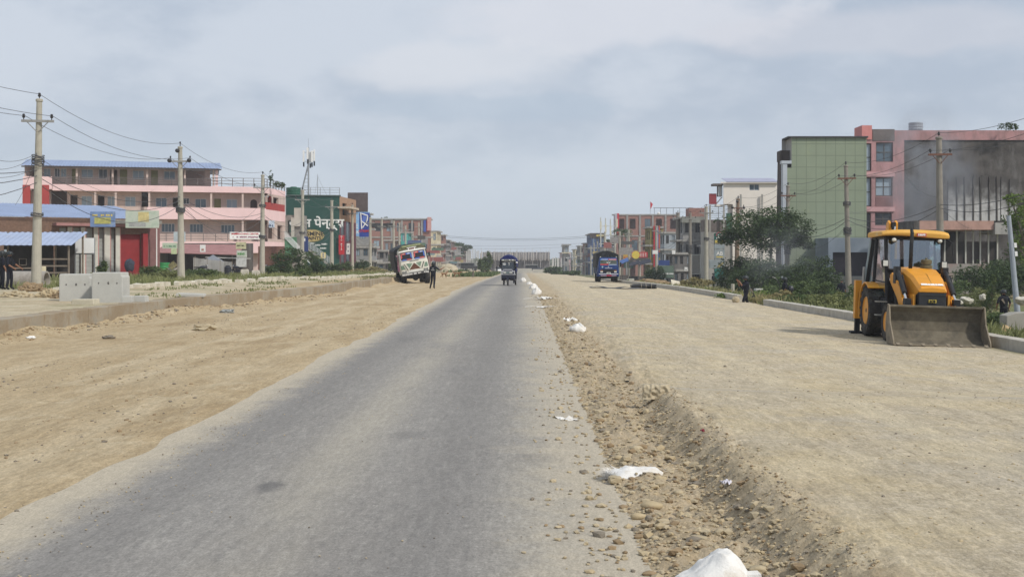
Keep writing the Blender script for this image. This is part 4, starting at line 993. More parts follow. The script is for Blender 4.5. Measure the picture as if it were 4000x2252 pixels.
def green_wall():
 Y = 112.8; A = V(wx(3075, Y), Y); B = V(wx(3385, Y), Y); r, g0 = place('tall_building', A.x, Y, 'tall pale green windowless building with a grid of fine dark lines', 'building')
 f = localfac(A, B, g0, A); top = f.w(538, 3); step = f.w(655, 0)
 m = gridmat('pale green wall', (.255, .295, .21), (.12, .145, .11), .80, .95, (.36, .385, .22))
 us = f.u(3092)
 mb = MB(); mb.quad((0, 0, 0), (f.W, 0, 0), (f.W, 0, step), (0, 0, step), f.M); mb.quad((us, 0, step), (f.W, 0, step), (f.W, 0, top), (us, 0, top), f.M)
 mb.build('wall', m, r)
 DP = 2.4; s = MB(); s.quad((f.W, 0, 0), (f.W, DP, 0), (f.W, DP, top), (f.W, 0, top), f.M); s.quad((0, DP, 0), (f.W, DP, 0), (f.W, DP, top), (0, DP, top), f.M); s.quad((us, 0, step), (us, DP, step), (us, DP, top), (us, 0, top), f.M); s.quad((us, 0, top - .1), (f.W, 0, top - .1), (f.W, DP, top - .1), (us, DP, top - .1), f.M)
 s.quad((0, 0, step), (us, 0, step), (us, DP, step), (0, DP, step), f.M)
 s.build('side_wall', M_grey, r)
 MB().box(us - .35, f.W + .1, -.2, DP + .1, top, top + .12, f.M).build('roof_edge', mat('dark roof edge', (.06, .06, .06), .8), r)
 MB().box(f.u(3058), f.u(3075) - .002, -.02, .5, 0, step + .35, f.M).build('corner_column', mat('pale blue grey column', (.45, .48, .52), .85, .08, 1), r)
 MB().box(f.u(3052), us - .002, -.06, .6, step + .352, step + .62, f.M).build('corner_slab', mat('pale blue grey column', (.45, .48, .52), .85, .08, 1), r)
 x0 = f.u(3057); t2 = f.w(585, 0)
 mb = MB(); mb.add([f.M @ V(x0 - .02, .4, 0), f.M @ V(f.u(3028, DP), DP, 0), f.M @ V(f.u(3038, DP), DP, t2), f.M @ V(x0 - .02, .4, t2)], [(0, 1, 2, 3)])
 mb.box(f.u(3046, 1), us - .01, .7, DP - .1, step + .65, t2, f.M)
 mb.build('street_side', mat('dark brown street side', (.075, .06, .055), .9, .25, 1, dirt=(.14, .13, .14), damt=.3), r)
 Y2 = 108.; A2 = V(wx(3236, Y2), Y2); B2 = V(wx(3400, Y2), Y2); r2, g2 = place('shop', A2.x, Y2, 'small pale blue grey shop with wide dark opening beneath the green wall', 'shop')
 f = localfac(A2, B2, g2, A2); t = f.w(928, 1); o = f.r(3253, 3392, 985, 1078)
 mb = MB(); wallface(mb, f.M, 0, f.W, 0, t, [o], .3)
 for q in (0, f.W): mb.quad((q, 0, 0), (q, 6, 0), (q, 6, t), (q, 0, t), f.M)
 mb.quad((0, 6, 0), (f.W, 6, 0), (f.W, 6, t), (0, 6, t), f.M); mb.quad((0, 0, t), (f.W, 0, t), (f.W, 6, t), (0, 6, t), f.M)
 mb.build('wall', mat('blue grey render', (.30, .345, .40), .85, .08, 1, dirt=(.2, .23, .26), damt=.2), r2)
 MB().box(o[0], o[1], .28, .34, o[2], o[3], f.M).build('shutter', mat('dark plum shutter', (.045, .04, .05), .7, .15, 2), r2)
 MB().box(0, f.W, -.9, 0 - .002, -.2, o[2], f.M).build('step', M_grey, r2)
green_wall()
def white_house():
 Y = 158.; A = V(wx(2826, Y), Y); B = V(wx(3040, Y), Y); r, g0 = place('white_house', A.x, Y, 'cream white upper storey house with a mauve tin roof edge and one window', 'building')
 f = localfac(A, B, g0, A); top = f.w(712, 3)
 m = mat('cream white render', (.76, .70, .635), .85, .04, .6, dirt=(.6, .54, .48), damt=.2, dscale=.6)
 w = f.r(2927, 2966, 719, 744)
 mb = MB(); a0 = f.u(2862); z1 = f.w(797, 2)
 wallface(mb, f.M, a0, f.W, 0, z1, [], .2); wallface(mb, f.M, 0, f.W, z1, top, [w], .2)
 mb.quad((0, 0, z1), (.6, 4, z1), (.6, 4, top), (0, 0, top)); mb.quad((f.W, 0, 0), (f.W, 4, 0), (f.W, 4, top), (f.W, 0, top)); mb.quad((0, 0, top), (f.W, 0, top), (f.W, 4, top), (.6, 4, top)); mb.quad((0, 0, z1), (a0, 0, z1), (a0, 4, z1), (.6, 4, z1))
 mb.quad((a0, 0, 0), (a0, 4, 0), (a0, 4, z1), (a0, 0, z1)); mb.build('wall', m, r)
 window(r, f.M, *w, mull=1, fm=M_framew)
 mb = MB(); tin(mb, f.M, f.u(2836), f.W + .1, -.4, 4, top + .03, f.w(696, 3, 4), 50); mb.build('roof', mat('mauve tin', (.42, .42, .52), .5, .1, 1), r)
 MB().box(f.u(2814), f.W, -.35, -.1, top - .12, top + .02, f.M).build('eaves', m, r)
 a, b, c, d = f.r(2800, 2824, 724, 766); MB().box(a + .25, b - .003, .5, 1.6, c, d, f.M).build('bay', mat('dark bay', (.10, .10, .11), .8), r)
 window(r, f.M, a + .25, (a + b) / 2 + .1, c + .05, d - .1, mull=0, fm=M_framew, pm=M_panel, v=.42); window(r, f.M, (a + b) / 2 + .14, b, c + .05, d - .1, mull=0, fm=M_framew, pm=M_panel, v=.42)
 MB().box(f.u(2787), f.u(2826), .2, 2.2, d, d + .25, f.M).build('bay_roof', mat('brown bay roof', (.12, .10, .09), .8), r)
 a, b, c, d = f.r(2775, 2802, 755, 796); MB().box(a, b, .6, 1.2, c, d, f.M).build('red_panel', mat('maroon panel', (.27, .045, .055), .75, .1, 1), r)
 mb = MB(); mb.add([f.M @ V(f.u(2800), .3, z1 - .02), f.M @ V(0, .3, f.w(768, 0)), f.M @ V(0, 2, f.w(768, 0)), f.M @ V(f.u(2800), 2, z1 - .02)], [(0, 1, 2, 3)]); mb.box(f.u(2800), 0, .3, 2, z1 - .25, z1 - .03, f.M); mb.build('sloped_soffit', m, r)
 railing(r, f.M, f.u(2755), a0, z1 - 1.9, z1 - .1, .4, M_metal, bars=8, posts=2.2)
 MB().box(f.u(2750), a0, .2, 3, z1 - 3.4, z1 - 1.9, f.M).build('lower_storey', mat('brown slats', (.155, .13, .12), .9, .2, 2, streak=.1), r)
 MB().box(f.u(2838), f.u(2860), .15, .3, z1 - 3.2, z1 - 1.1, f.M).build('green_shutter', mat('dull green shutter', (.06, .13, .09), .8), r)
 MB().box(f.u(2750), a0, .25, 3, -.1, z1 - 3.402, f.M).build('ground_storey', M_grey, r)
 for px in (2772, 2826, 2892, 2975):
  MB().box(f.u(px) - .1, f.u(px) + .1, -.4, -.2, 0, z1 + (1.2 if px > 2880 else -.1), f.M).build('column', M_grey, r)
white_house()
def block(label, x0, x1, ytop, Y, depth, wallm, side, rows=3, cols=3, name='building', pm=None, frame=None, flatroof=True, wmat=None, extra=None, open_=False, z=None, swin=True, sf=.28):
 """side -1: the building stands left of the street (its street face is at x1); +1: right (street face at x0)"""
 sh = sf * (x1 - x0)
 if sf <= 0: depth = 2.5
 else:
  xc = x1 - sh if side < 0 else x0 + sh; xe = x1 if side < 0 else x0; X_ = wx(xc, Y); depth = max(2.5, X_ * F / (xe - VX) - Y)
  x0, x1 = (x0, xc) if side < 0 else (xc, x1)
 A = V(wx(x0, Y), Y); B = V(wx(x1, Y), Y); g0 = gz(A.x, Y) - .3
 r = empty(name, (A.x, Y, g0), 0, label, 'building')
 f = localfac(A, B, g0, A); W = f.W; top = f.w(ytop, W / 2)
 if side < 0: s = localfac(B, B + V(.01, depth), g0, A); o = localfac(A + V(0, depth), A, g0, A)
 else: s = localfac(A + V(.01, depth), A, g0, A); o = localfac(B, B + V(0, depth), g0, A)
 ops = []; sops = []
 fh = top / rows
 for i in range(rows):
  for j in range(cols):
   cw = W / cols; wd = min(1.5, cw * .5)
   u = cw * (j + .5) + random.uniform(-.1, .1) * cw; ops.append((u - wd / 2, u + wd / 2, fh * i + fh * (.3 if i else .05), fh * i + fh * .78))
  if swin:
   n = max(1, int(depth / 3.2))
   for j in range(n):
    cw = depth / n; wd = cw * .55; u = cw * (j + .5); sops.append((u - wd / 2, u + wd / 2, fh * i + fh * (.28 if i else .03), fh * i + fh * .8))
 mb = MB(); wallface(mb, f.M, 0, W, 0, top, ops, .25); wallface(mb, s.M, 0, s.W, 0, top, sops, .25); wallface(mb, o.M, 0, o.W, 0, top)
 mb.add([(0, 0, top - .3), (W, 0, top - .3), (W, depth, top - .3), (0, depth, top - .3)], [(0, 1, 2, 3)]); mb.quad((0, depth, 0), (W, depth, 0), (W, depth, top), (0, depth, top))
 mb.build('wall', wallm, r)
 fm = frame or M_frame
 for k, q in enumerate(ops):
  if not open_ or k % 3 == 0: window(r, f.M, *q, mull=1, fm=fm, pm=(M_pane, M_paned, M_panel)[k % 3] if pm is None else pm)
 for k, q in enumerate(sops): window(r, s.M, *q, mull=1, fm=fm, pm=(M_paned, M_pane)[k % 2])
 for i in range(1, rows + 1):
  MB().box(-.1, W + .1, -.18, -.003, fh * i - .32, fh * i, f.M).build('floor_band', wmat or M_grey, r)
  if side: MB().box(0, depth, -.9 if i < rows else -.5, -.004, fh * i - .28, fh * i, s.M).build('balcony', wmat or M_grey, r)
 if extra: extra(r, f, s, W, top, fh)
 return r, f, s, top
M_brick = mat('red brick wall', (.30, .155, .125), .95, .18, 3, dirt=(.22, .15, .13), damt=.3, dscale=.9)
M_brickg = mat('greyed brick wall', (.235, .165, .145), .95, .2, 2.5, dirt=(.16, .13, .12), damt=.4)
M_conc = mat('raw concrete', (.31, .30, .285), .95, .15, 1.2, dirt=(.16, .155, .15), damt=.4, dscale=.8, streak=.3)
M_concd = mat('dark raw concrete', (.185, .175, .17), .95, .2, 1.2, dirt=(.10, .10, .10), damt=.4, streak=.3)
M_cream = mat('cream render', (.56, .50, .42), .9, .12, 1, dirt=(.3, .27, .23), damt=.3)
M_blueb = mat('deep blue cladding', (.045, .085, .21), .6, .15, .8)
M_teal = mat('turquoise render', (.10, .42, .38), .8, .1, 1, dirt=(.08, .28, .25), damt=.3)
def bb(r, f, s, W, top, fh):
 MB().box(W * .0, W * .95, .3, .5, top + .05, top + 3.3, f.M).build('hoarding_back', mat('rusty hoarding back', (.10, .075, .07), .9, .3, 1.5, streak=.3), r)
 for u in (.3, W * .5, W * .85): MB().tube([f.M @ V(u, .7, top - .3), f.M @ V(u, .7, top + 3.2)], .07, 6).build('hoarding_post', M_metal, r)
block('grey concrete block carrying a dark rusty hoarding on its roof', 1357, 1440, 832, 205., 14, M_conc, -1, 4, 2, extra=bb, sf=0)
Yb = 196.
def energy(rt, w, h, rot):
 MB().box(w * .06, w * .5, -.03, -.012, -.1, h * .97, rot).build('can_panel', mat('deep blue panel', (.03, .06, .30), .6, .1, 1), rt)
 mb = MB(); mb.box(w * .17, w * .37, -.05, -.032, h * .52, h * .93, rot @ T(w * .02, 0, 0) @ T(w * .27, 0, h * .7) @ RY(.2) @ T(-w * .27, 0, -h * .7)); mb.build('can_label', mat('silver blue label', (.10, .17, .50), .4), rt)
 mb = MB()
 for (x0, z0, x1, z1) in ((.1, .95, .42, .85), (.12, .93, .16, .3), (.16, .62, .42, .42), (.2, .35, .40, .66), (.42, .85, .38, .62)): mb.tube([rot @ V(w * x0, -.05, h * z0), rot @ V(w * x1, -.05, h * z1)], .09, 5)
 mb.build('white_flash', M_white, rt)
 mb = MB(); text(mb, 'XTREME', h * .13, rot @ T(w * .28, -.05, h * .21), M_redp, bold=.02); mb.build('lettering', M_redp, rt)
sign_board('billboard', 'pale blue and navy drink billboard above the grey block, left of the brick row', 'billboard', Fac(V(-60, Yb), V(20, Yb)), 1352, 1444, 828, 922, 0, mat('sky blue billboard', (.25, .46, .72), .6, .15, .35),
           [('ERGE', .20, .40, .26, M_white, 1.0), ('Y DRINK', .22, .16, .17, M_white, 1.0)], extra=energy)
block('low cement rendered house with two square windows below the drink billboard', 1376, 1472, 960, 193., 12, mat('cement render', (.27, .27, .265), .95, .12, 1.5, dirt=(.16, .16, .16), damt=.3), -1, 2, 2)
block('small dark grey house between the cement house and the brick row', 1474, 1516, 975, 205., 10, M_concd, -1, 2, 1)
def brick_extra(r, f, s, W, top, fh):
 MB().box(-.3, W + .2, -.4, 2.6, top, top + .25, f.M).build('roof_edge', mat('pale roof edge', (.55, .58, .62), .7), r)
 for px, m in ((1655, mat('royal blue panel', (.06, .10, .38), .7)), (1666, M_redp)):
  a, b, c, d = f.r(px, px + 10, 860, 905 if px < 1660 else 898 + 6); MB().box(a, b, -.35, -.19, c, d, f.M).build('vertical_sign', m, r)
 a, b, c, d = f.r(1670, 1682, 848, 900); MB().box(a, b + .2, -.6, -.36, c, d, f.M).build('corner_fin', mat('pale red fin', (.55, .30, .28), .8), r)
 for px in (1530, 1570, 1610, 1648): MB().box(f.u(px) - .2, f.u(px) + .2, -.2, -.004, 0, top - .02, f.M).build('column', M_conc, r)
 a, b, c, d = f.r(1452, 1545, 872, 888); MB().box(a, b, -.22, -.19, c, d, f.M).build('opening_shade_panel', M_dark, r)  # flat dark panel; the shade of an opening is put into its colour
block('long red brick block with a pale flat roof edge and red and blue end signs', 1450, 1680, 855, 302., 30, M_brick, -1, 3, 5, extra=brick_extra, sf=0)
block('turquoise rendered house half behind the tilted truck', 1566, 1606, 905, 270., 14, M_teal, -1, 3, 1)
block('narrow brown house left of the turquoise one', 1500, 1560, 935, 262., 12, M_brickg, -1, 2, 2)
left_far = [('white house with a roof canopy just beyond the red brick block', 1680, 1722, 900, 330., M_cream, 3), ('slim brick tower house with a flat cap', 1722, 1742, 915, 352., M_brick, 4), ('dark grey house beyond the slim brick tower house', 1730, 1758, 935, 372., M_concd, 3),
   ('house with a salmon strip in the left far row', 1752, 1776, 942, 395., M_brickg, 3), ('low grey house before the dark tree of the left far row', 1770, 1800, 962, 425., M_conc, 3), ('brown house beside the dark tree of the left far row', 1796, 1820, 966, 470., M_brickg, 3), ('last pale house with a slab roof at the end of the left far row', 1816, 1838, 976, 520., M_conc, 2)]
for lab, a, b, t, Y, m, n in left_far:
 block(lab, a - 14, b, t, Y, 24, m, -1, n, 2)
def rb(r, f, s, W, top, fh):
 for k in range(1, 5): MB().box(W * k / 5 - .22, W * k / 5 + .22, -.2, -.005, 0, top - .02, f.M).build('column', M_conc, r)
 a, b, c, d = f.r(2400, 2418, 834, 905); MB().box(a, a + (b - a) * .55, -.5, -.22, c, d, f.M).build('grey_fin', mat('lilac grey fin', (.42, .41, .47), .8), r); MB().box(a + (b - a) * .56, b, -.45, -.23, c - 1, d + .05, f.M).build('red_fin', M_redp, r)
 mb = MB(); a, b, c, d = f.r(2552, 2705, 812, 817, 8); tin(mb, f.M, a, b, 6, 11, d, d + .1, 30); mb.build('canopy', mat('dark canopy', (.10, .09, .10), .7), r)
 for px in (2556, 2580, 2604, 2630, 2655, 2680, 2702): u = f.u(px, 8); MB().tube([f.M @ V(u, 8, top - .3), f.M @ V(u, 8, d)], .06, 5).build('canopy_post', M_metal, r)
 MB().ico((f.u(2573), 0, top + .2), (.35, .35, .35), 2, M=f.M).build('dish', M_white, r)
 fl = MB(); u = f.u(2540, 4); fl.tube([f.M @ V(u, 4, top - .3), f.M @ V(u, 4, top + 3.4)], .05, 5); fl.build('flagpole', M_metal, r); MB().add([f.M @ V(u, 4, top + 3.3), f.M @ V(u + .7, 4.1, top + 2.7), f.M @ V(u + .1, 4, top + 1.3)], [(0, 1, 2)]).build('flag', M_redp, r)
block('long red brick block with a concrete frame and red end fin', 2400, 2650, 836, 322., 26, M_brick, 1, 3, 5, extra=rb, open_=True, sf=0)
def old(r, f, s, W, top, fh):
 a, b, c, d = f.r(2692, 2752, 812, 842, 5); MB().box(a, b, 5, 9, top - .3, f.w(812, 5, 5), f.M).build('stair_head', M_brick, r)
 MB().box(-.3, W + .3, -1.2, -.2, top - .9, top - .05, f.M).build('parapet', mat('mossy concrete', (.235, .235, .205), .95, .25, 1), r)
block('stained old concrete house with deep dark windows beside the red brick block', 2640, 2742, 846, 186., 16, mat('stained old concrete', (.34, .33, .315), .95, .15, 1.2, dirt=(.12, .115, .11), damt=.55, dscale=.8), 1, 3, 2, pm=M_paned, extra=old)
block('colourful narrow house with blue and red bays', 2520, 2590, 884, 236., 12, mat('mustard render', (.26, .22, .07), .85, .2, 1), 1, 3, 2, extra=lambda r, f, s, W, top, fh: [MB().box(W * .38, W * .62, -.5, -.19, fh * .8, top - .1, f.M).build('blue_bay', mat('bright blue bay', (.07, .15, .36), .7), r), MB().box(W * .25, W * .37, -.4, -.19, fh * .8, top + .1, f.M).build('red_fin', M_redp, r), MB().box(W * .63, W * .75, -.4, -.19, fh * 1.6, top + .1, f.M).build('orange_fin', mat('orange red fin', (.48, .10, .05), .8), r)])
block('pale blue grey house with white pipes right of the colourful house', 2578, 2640, 905, 215., 12, mat('blue grey wash', (.34, .37, .40), .9, .15, 1, dirt=(.2, .2, .2), damt=.35), 1, 3, 2)
block('low dark house under the old concrete one', 2600, 2700, 985, 178., 6, M_concd, 1, 2, 3)
block('grey unfinished house behind the green bank sign', 2745, 2880, 872, 176., 12, M_concd, 1, 3, 3, pm=M_paned)
def bl(r, f, s, W, top, fh):
 mb = MB(); scribble(mb, f.M @ T(W * .62, -.2, top - .7), W * .55, .55, 4, .85); mb.build('lettering', M_yel, r)
 MB().box(-.6, W + .1, -.2, -.185, top - 1.4, top, f.M).build('fascia', mat('dark brown fascia', (.06, .045, .04), .8), r)
block('deep blue clad block with a dark fascia left of the red brick block', 2292, 2362, 910, 375., 26, M_blueb, 1, 3, 4, extra=bl)
right_far = [('small brick house left of the blue clad block', 2276, 2294, 948, 400., M_brick, 3), ('grey house with roof clutter in the right far row', 2254, 2280, 958, 430., M_conc, 3), ('cream house in the middle of the right far row', 2236, 2258, 972, 470., M_cream, 3), ('pink washed house low in the right far row', 2186, 2215, 985, 520., mat('washed pink', (.55, .40, .40), .9), 2)]
for lab, a, b, t, Y, m, n in right_far: block(lab, a, b + 14, t, Y, 24, m, 1, n, 2)
def tower(r, f, s, W, top, fh):
 MB().box(-.9, W + .9, -1, 3, top, top + .5, f.M).build('cap', M_conc, r); MB().box(-.9, W + .7, -.9, 3, top - 3.1, top - 2.7, f.M).build('slab', M_cream, r)
block('slender grey water tower house with an overhanging cap', 2195, 2222, 958, 500., 4, M_conc, 1, 3, 1, extra=tower)
Y = 315.; x = wx(2372, Y); g = gz(x, Y)
r = empty('antenna_mast', (x, Y, g), 0, 'pale stepped telecom frame rising left of the red brick block', 'antenna')
mb = MB(); h = wz(848, Y) - g
for k, dx in enumerate((-1.6, -.4, .8, 2.0)): mb.tube([(dx, 0, h * .4), (dx, 0, h - k * .2)], .16, 6)
for z in (.55, .7, .85): mb.tube([(-2, 0, h * z), (2.3, 0, h * z)], .07, 5)
mb.build('frame', mat('pale steel', (.55, .55, .50), .6), r)
for dx, z in ((-1.6, .93), (-.4, .88), (.8, .84), (2.4, .97)): MB().box(dx - .2, dx + .2, -.3, -.05, h * z - 2, h * z).build('panel_antenna', mat('cream panel', (.62, .58, .45), .7), r)
MB().box(-1.8, 2.2, -.6, 2, 0, h * .5).build('tower_base', M_concd, r)
Y = 138.; fS = Fac(V(0, Y), V(60, Y))
x = wx(2811, Y); g = gz(x, Y)
def pylon():
 r = empty('sign_pylon', (x, Y, g), 0, 'tall green and grey sign pylon with a white AB emblem', 'sign')
 def bx(nm, x0, x1, y0, y1, m, v=0): return MB().box(wx(x0, Y) - x, wx(x1, Y) - x, v, v + .35, wz(y1, Y) - g, wz(y0, Y) - g).build(nm, m, r, bev=.02)
 gr = mat('bank green', (.03, .12, .10), .6, .08, 1); sv = mat('grey sign sheet', (.30, .34, .355), .5, .1, 1)
 t = bx('sign_head', 2790, 2832, 911, 936, gr)
 mb = MB(); text(mb, 'AB', 17 * Y / F * 1.25, T(wx(2812, Y) - x, -.03, wz(925, Y) - g), M_white, bold=.03); mb.build('lettering', M_white, t)
 mb = MB(); pts = [((.72 + .0) * math.cos(a) * .55 + wx(2811, Y) - x, -.02, wz(925, Y) - g + .5 * math.sin(a)) for a in [PI * (.15 + .8 * k / 10) for k in range(11)]]; mb.tube(pts, .04, 5); mb.build('emblem_arc', mat('crimson arc', (.4, .06, .09), .7), t)
 t = bx('name_strip', 2792, 2831, 937, 950, mat('olive strip', (.25, .24, .16), .6)); mb = MB(); scribble(mb, T(wx(2811, Y) - x, -.003, wz(943, Y) - g), .92, .34, 3, 1.); mb.build('lettering', M_yel, t)
 bx('sign_panel', 2791, 2831, 955, 972, sv)
 t = bx('sign_panel', 2791, 2831, 975, 1011, sv); mb = MB(); text(mb, 'AB', .55, T(wx(2811, Y) - x, -.02, wz(990, Y) - g), M_white, bold=.02); mb.build('lettering', M_white, t); mb = MB(); scribble(mb, T(wx(2811, Y) - x, -.003, wz(1003, Y) - g), .7, .17, 9, 1.); mb.build('lettering', M_yel, t)
 t = bx('sign_panel', 2772, 2831, 1014, 1047, sv); MB().prism([(wx(2800, Y) - x, wz(1040, Y) - g), (wx(2828, Y) - x, wz(1020, Y) - g), (wx(2826, Y) - x, wz(1030, Y) - g), (wx(2808, Y) - x, wz(1044, Y) - g)], -.02, -.002, 'y').build('leaf_mark', mat('ochre mark', (.36, .30, .14), .7), t)
 bx('door_panel', 2792, 2830, 1049, 1088, mat('teal green panel', (.04, .17, .15), .6, .1, 1))
 q = MB()
 for px in (2793, 2829): q.box(wx(px, Y) - x - .05, wx(px, Y) - x + .05, .36, .46, -.1, wz(912, Y) - g)
 q.build('post', M_metal, r)
pylon()
sign_board('netting', 'bright green tarpaulin hung beside the bank sign pylon', 'tarpaulin', Fac(V(0, 162.), V(60, 162.)), 2742, 2788, 925, 998, 0, mat('bright green tarpaulin', (.05, .27, .17), .7, .25, 2.5), dep=.05)
sign_board('tarpaulin', 'small torn green tarpaulin right of the bank sign pylon', 'tarpaulin', Fac(V(0, 152.), V(60, 152.)), 2838, 2860, 928, 950, 0, mat('torn green tarpaulin', (.06, .30, .19), .7, .3, 3), dep=.05)
Sr = Fac(V(0, 200.), V(60, 200.))
def floral(rt, w, h, rot):
 mb = MB(); mb.prism([(-w * .25 + .62 * math.cos(2 * PI * k / 16), h * .5 + .62 * math.sin(2 * PI * k / 16)) for k in range(16)], -.02, -.003, 'y', rot); mb.build('disc', M_yel, rt)
 for i in range(3): MB().box(w * (.02 + i * .15), w * (.12 + i * .15), -.02, -.003, h * .15, h * .85, rot).build('panel', mat('pink white panel', (.6, .35, .33), .7, .4, 6), rt)
sign_board('banner', 'red banner with a yellow disc on the far right shopfronts', 'banner', Sr, 2468, 2530, 984, 1006, 0, M_redp, extra=floral)
sign_board('sign', 'pair of white boards on the fourth farther right pole', 'sign', Fac(V(0, 170.), V(60, 170.)), 2549, 2570, 977, 992, 0, M_white)
sign_board('sign', 'white square board left of the old concrete house', 'sign', Fac(V(0, 175.), V(60, 175.)), 2625, 2638, 978, 992, 0, M_white)
sign_board('sign', 'small white plate on the wall of the low dark house', 'sign', Fac(V(0, 172.), V(60, 172.)), 2674, 2686, 1043, 1057, 0, M_white, [('..', .5, .3, .4, M_dark, 1)])
sign_board('market_stall', 'royal blue shop shutter in the right row', 'shop front', Fac(V(0, 172.), V(60, 172.)), 2574, 2616, 1016, 1036, 0, mat('royal blue shutter', (.04, .07, .22), .7, .15, 1), dep=.3)
sign_board('market_stall', 'green shop counter under the royal blue shutter', 'shop front', Fac(V(0, 171.), V(60, 171.)), 2574, 2632, 1037, 1085, 0, mat('grey green counter', (.13, .18, .14), .8, .2, 1), [('. . .', .6, .35, .2, M_white, 1)], dep=.4)
sign_board('sign', 'orange yellow sign near the blue truck', 'sign', Fac(V(0, 210.), V(60, 210.)), 2435, 2452, 994, 1012, 0, mat('orange yellow', (.50, .30, .06), .7), [('....', .5, .4, .5, M_redp, 1)])
sign_board('shutter', 'steel roller shutter in a white frame beside the green tarpaulin', 'shutter', Fac(V(0, 165.), V(60, 165.)), 2702, 2736, 993, 1070, 0, mat('steel roller shutter', (.27, .255, .24), .7, .1, 2, streak=.05), edge=M_white)
for px0, px1, py, Y, lab in ((2424, 2456, 1018, 190., 'blue awning sheet on the shopfront right of the blue truck'), (2460, 2500, 1028, 195., 'dark tarpaulin awning right of the blue awning'), (2495, 2545, 1022, 185., 'black round topped umbrella stall among the right shopfronts')):
 x = wx((px0 + px1) / 2, Y); g = gz(x, Y); hw = (px1 - px0) * Y / F / 2; h = wz(py, Y) - g
 r = empty('market_stall', (x, Y, g), 0, lab, 'stall')
 mb = MB(); mb.add([(-hw, 0, h - .5), (hw, 0, h), (hw, 2, h + .5), (-hw, 2, h)], [(0, 1, 2, 3)]); mb.add([(-hw, 0, h - .56), (hw, 0, h - .06), (hw, 2, h + .44), (-hw, 2, h - .06)], [(0, 1, 2, 3)])
 mb.build('awning', mat(lab, (.06, .13, .34) if 'blue awning sheet' in lab else (.03, .03, .045), .6, .2, 2), r)
 for q in (-hw + .1, hw - .1): MB().tube([(q, .1, 0), (q, .1, h - .25)], .05, 6).build('post', M_wood, r)
 MB().box(-hw, hw, .8, 1.5, 0, 1.0).build('counter', mat('stall counter', (.11, .10, .095), .9, .4, 2), r)
Y = 430.; x = wx(2010, Y); g = gz(x, Y)
r = empty('bridge_formwork', (x, Y, g), 0, 'long grey bridge formwork on a forest of bamboo props across the end of the street', 'bridge')
M_bam = mat('grey bamboo', (.56, .53, .50), .9, .2, .4); M_bamd = mat('dark planks', (.16, .145, .14), .95, .25, .6)
def bx2(px): return wx(px, Y) - x
zt = wz(980, Y) - g; zm = wz(1012, Y) - g
MB().box(bx2(1880), bx2(2148), 1.2, 9, zm - .25, zm + .35).build('deck', M_bamd, r)
mb = MB(); mb.box(bx2(1885), bx2(2148), 3, 3.4, .0, zm); mb.box(bx2(1885), bx2(2148), 4, 4.2, zm + .35, zt - .35); mb.build('planking', mat('grey planking', (.15, .14, .145), .95, .3, 1.6, streak=.06), r)
n = 98
pm_ = [MB().tube([(0, 0, zm - .2), (.03, 0, zt)], .085, 5).mesh('prop', M_bam), MB().tube([(0, 0, zm - .3), (-.05, 0, zt - .5)], .07, 5).mesh('prop', mat('brown bamboo', (.30, .25, .22), .9))]
for i in range(n):
 o = bpy.data.objects.new('prop', pm_[i % 3 == 2]); COL.objects.link(o); o.parent = r
 o.location = (bx2(1872) + (bx2(2146) - bx2(1872)) * i / (n - 1) + random.uniform(-.12, .12), random.uniform(.3, 1.1), random.uniform(-.25, .15)); o.rotation_euler = (0, random.uniform(-.03, .03), 0); o.scale = (random.uniform(.7, 1.3), 1, random.uniform(.92, 1.02))
mb = MB()
for px in range(1884, 2150, 9): mb.tube([(bx2(px), 1.1, -.2), (bx2(px) + random.uniform(-.2, .2), 1.1, zm)], .09, 5)
o = mb.build('lower_props', M_bamd, r)
for k, px in enumerate((1880, 1908, 1934, 1962, 1994, 2020, 2050, 2080, 2112, 2148)): MB().tube([(bx2(px), .2, 0), (bx2(px), .2, zt + 1.0)], .05, 5).build('tall_pole', M_bam, r)
M_post = mat('pale concrete post', (.52, .51, .49), .9, .1, 1)
pp = MB().box(-.14, .14, -.14, .14, -.3, 7.).mesh('concrete_post', M_post)
for side, lst in ((-1, [1826, 1834, 1841, 1849, 1856, 1863, 1870]), (1, [2156, 2163, 2170, 2177, 2184, 2192])):
 for k, px in enumerate(lst):
  Y = 400. if side < 0 else 360.
  o = bpy.data.objects.new('concrete_post', pp); COL.objects.link(o); o.location = (wx(px, Y), Y + random.uniform(-6, 6), gz(wx(px, Y), Y)); o.scale = (1, 1, (.9 if side < 0 else .62) * random.uniform(.9, 1.08))
  tag(o, 'pale concrete post standing left of the bridge formwork' if side < 0 else 'pale concrete post standing right of the bridge formwork', 'post', 'concrete posts left of the bridge' if side < 0 else 'concrete posts right of the bridge')
M_barr = mat('pale barrier concrete', (.46, .44, .39), .95, .15, 1, dirt=(.32, .29, .24), damt=.3)
for (x0, x1, y0, y1, Y, lab) in ((2080, 2140, 1051, 1069, 280., 'right long concrete barrier block before the bridge formwork'), (2022, 2078, 1048, 1066, 286., 'middle long concrete barrier block before the bridge formwork'), (1862, 1890, 1040, 1058, 320., 'short concrete barrier left of the far bush'), (1764, 1848, 1047, 1066, 300., 'left low concrete barrier block behind the brown dogs')):
 x = wx((x0 + x1) / 2, Y); g = gz(x, Y); w = (x1 - x0) * Y / F / 2; h = wz(y0, Y) - g
 MBb = MB().prism([(-w, -.2), (w, -.2), (w, h * .3), (w * .98, h), (-w * .98, h), (-w, h * .3)], -.4, .4, 'y')
 o = MBb.build('barrier_block', M_barr, bev=.04); o.location = (x, Y, g); tag(o, lab, 'concrete barrier')
Y = 215.; x = wx(1748, Y); g = gz(x, Y)
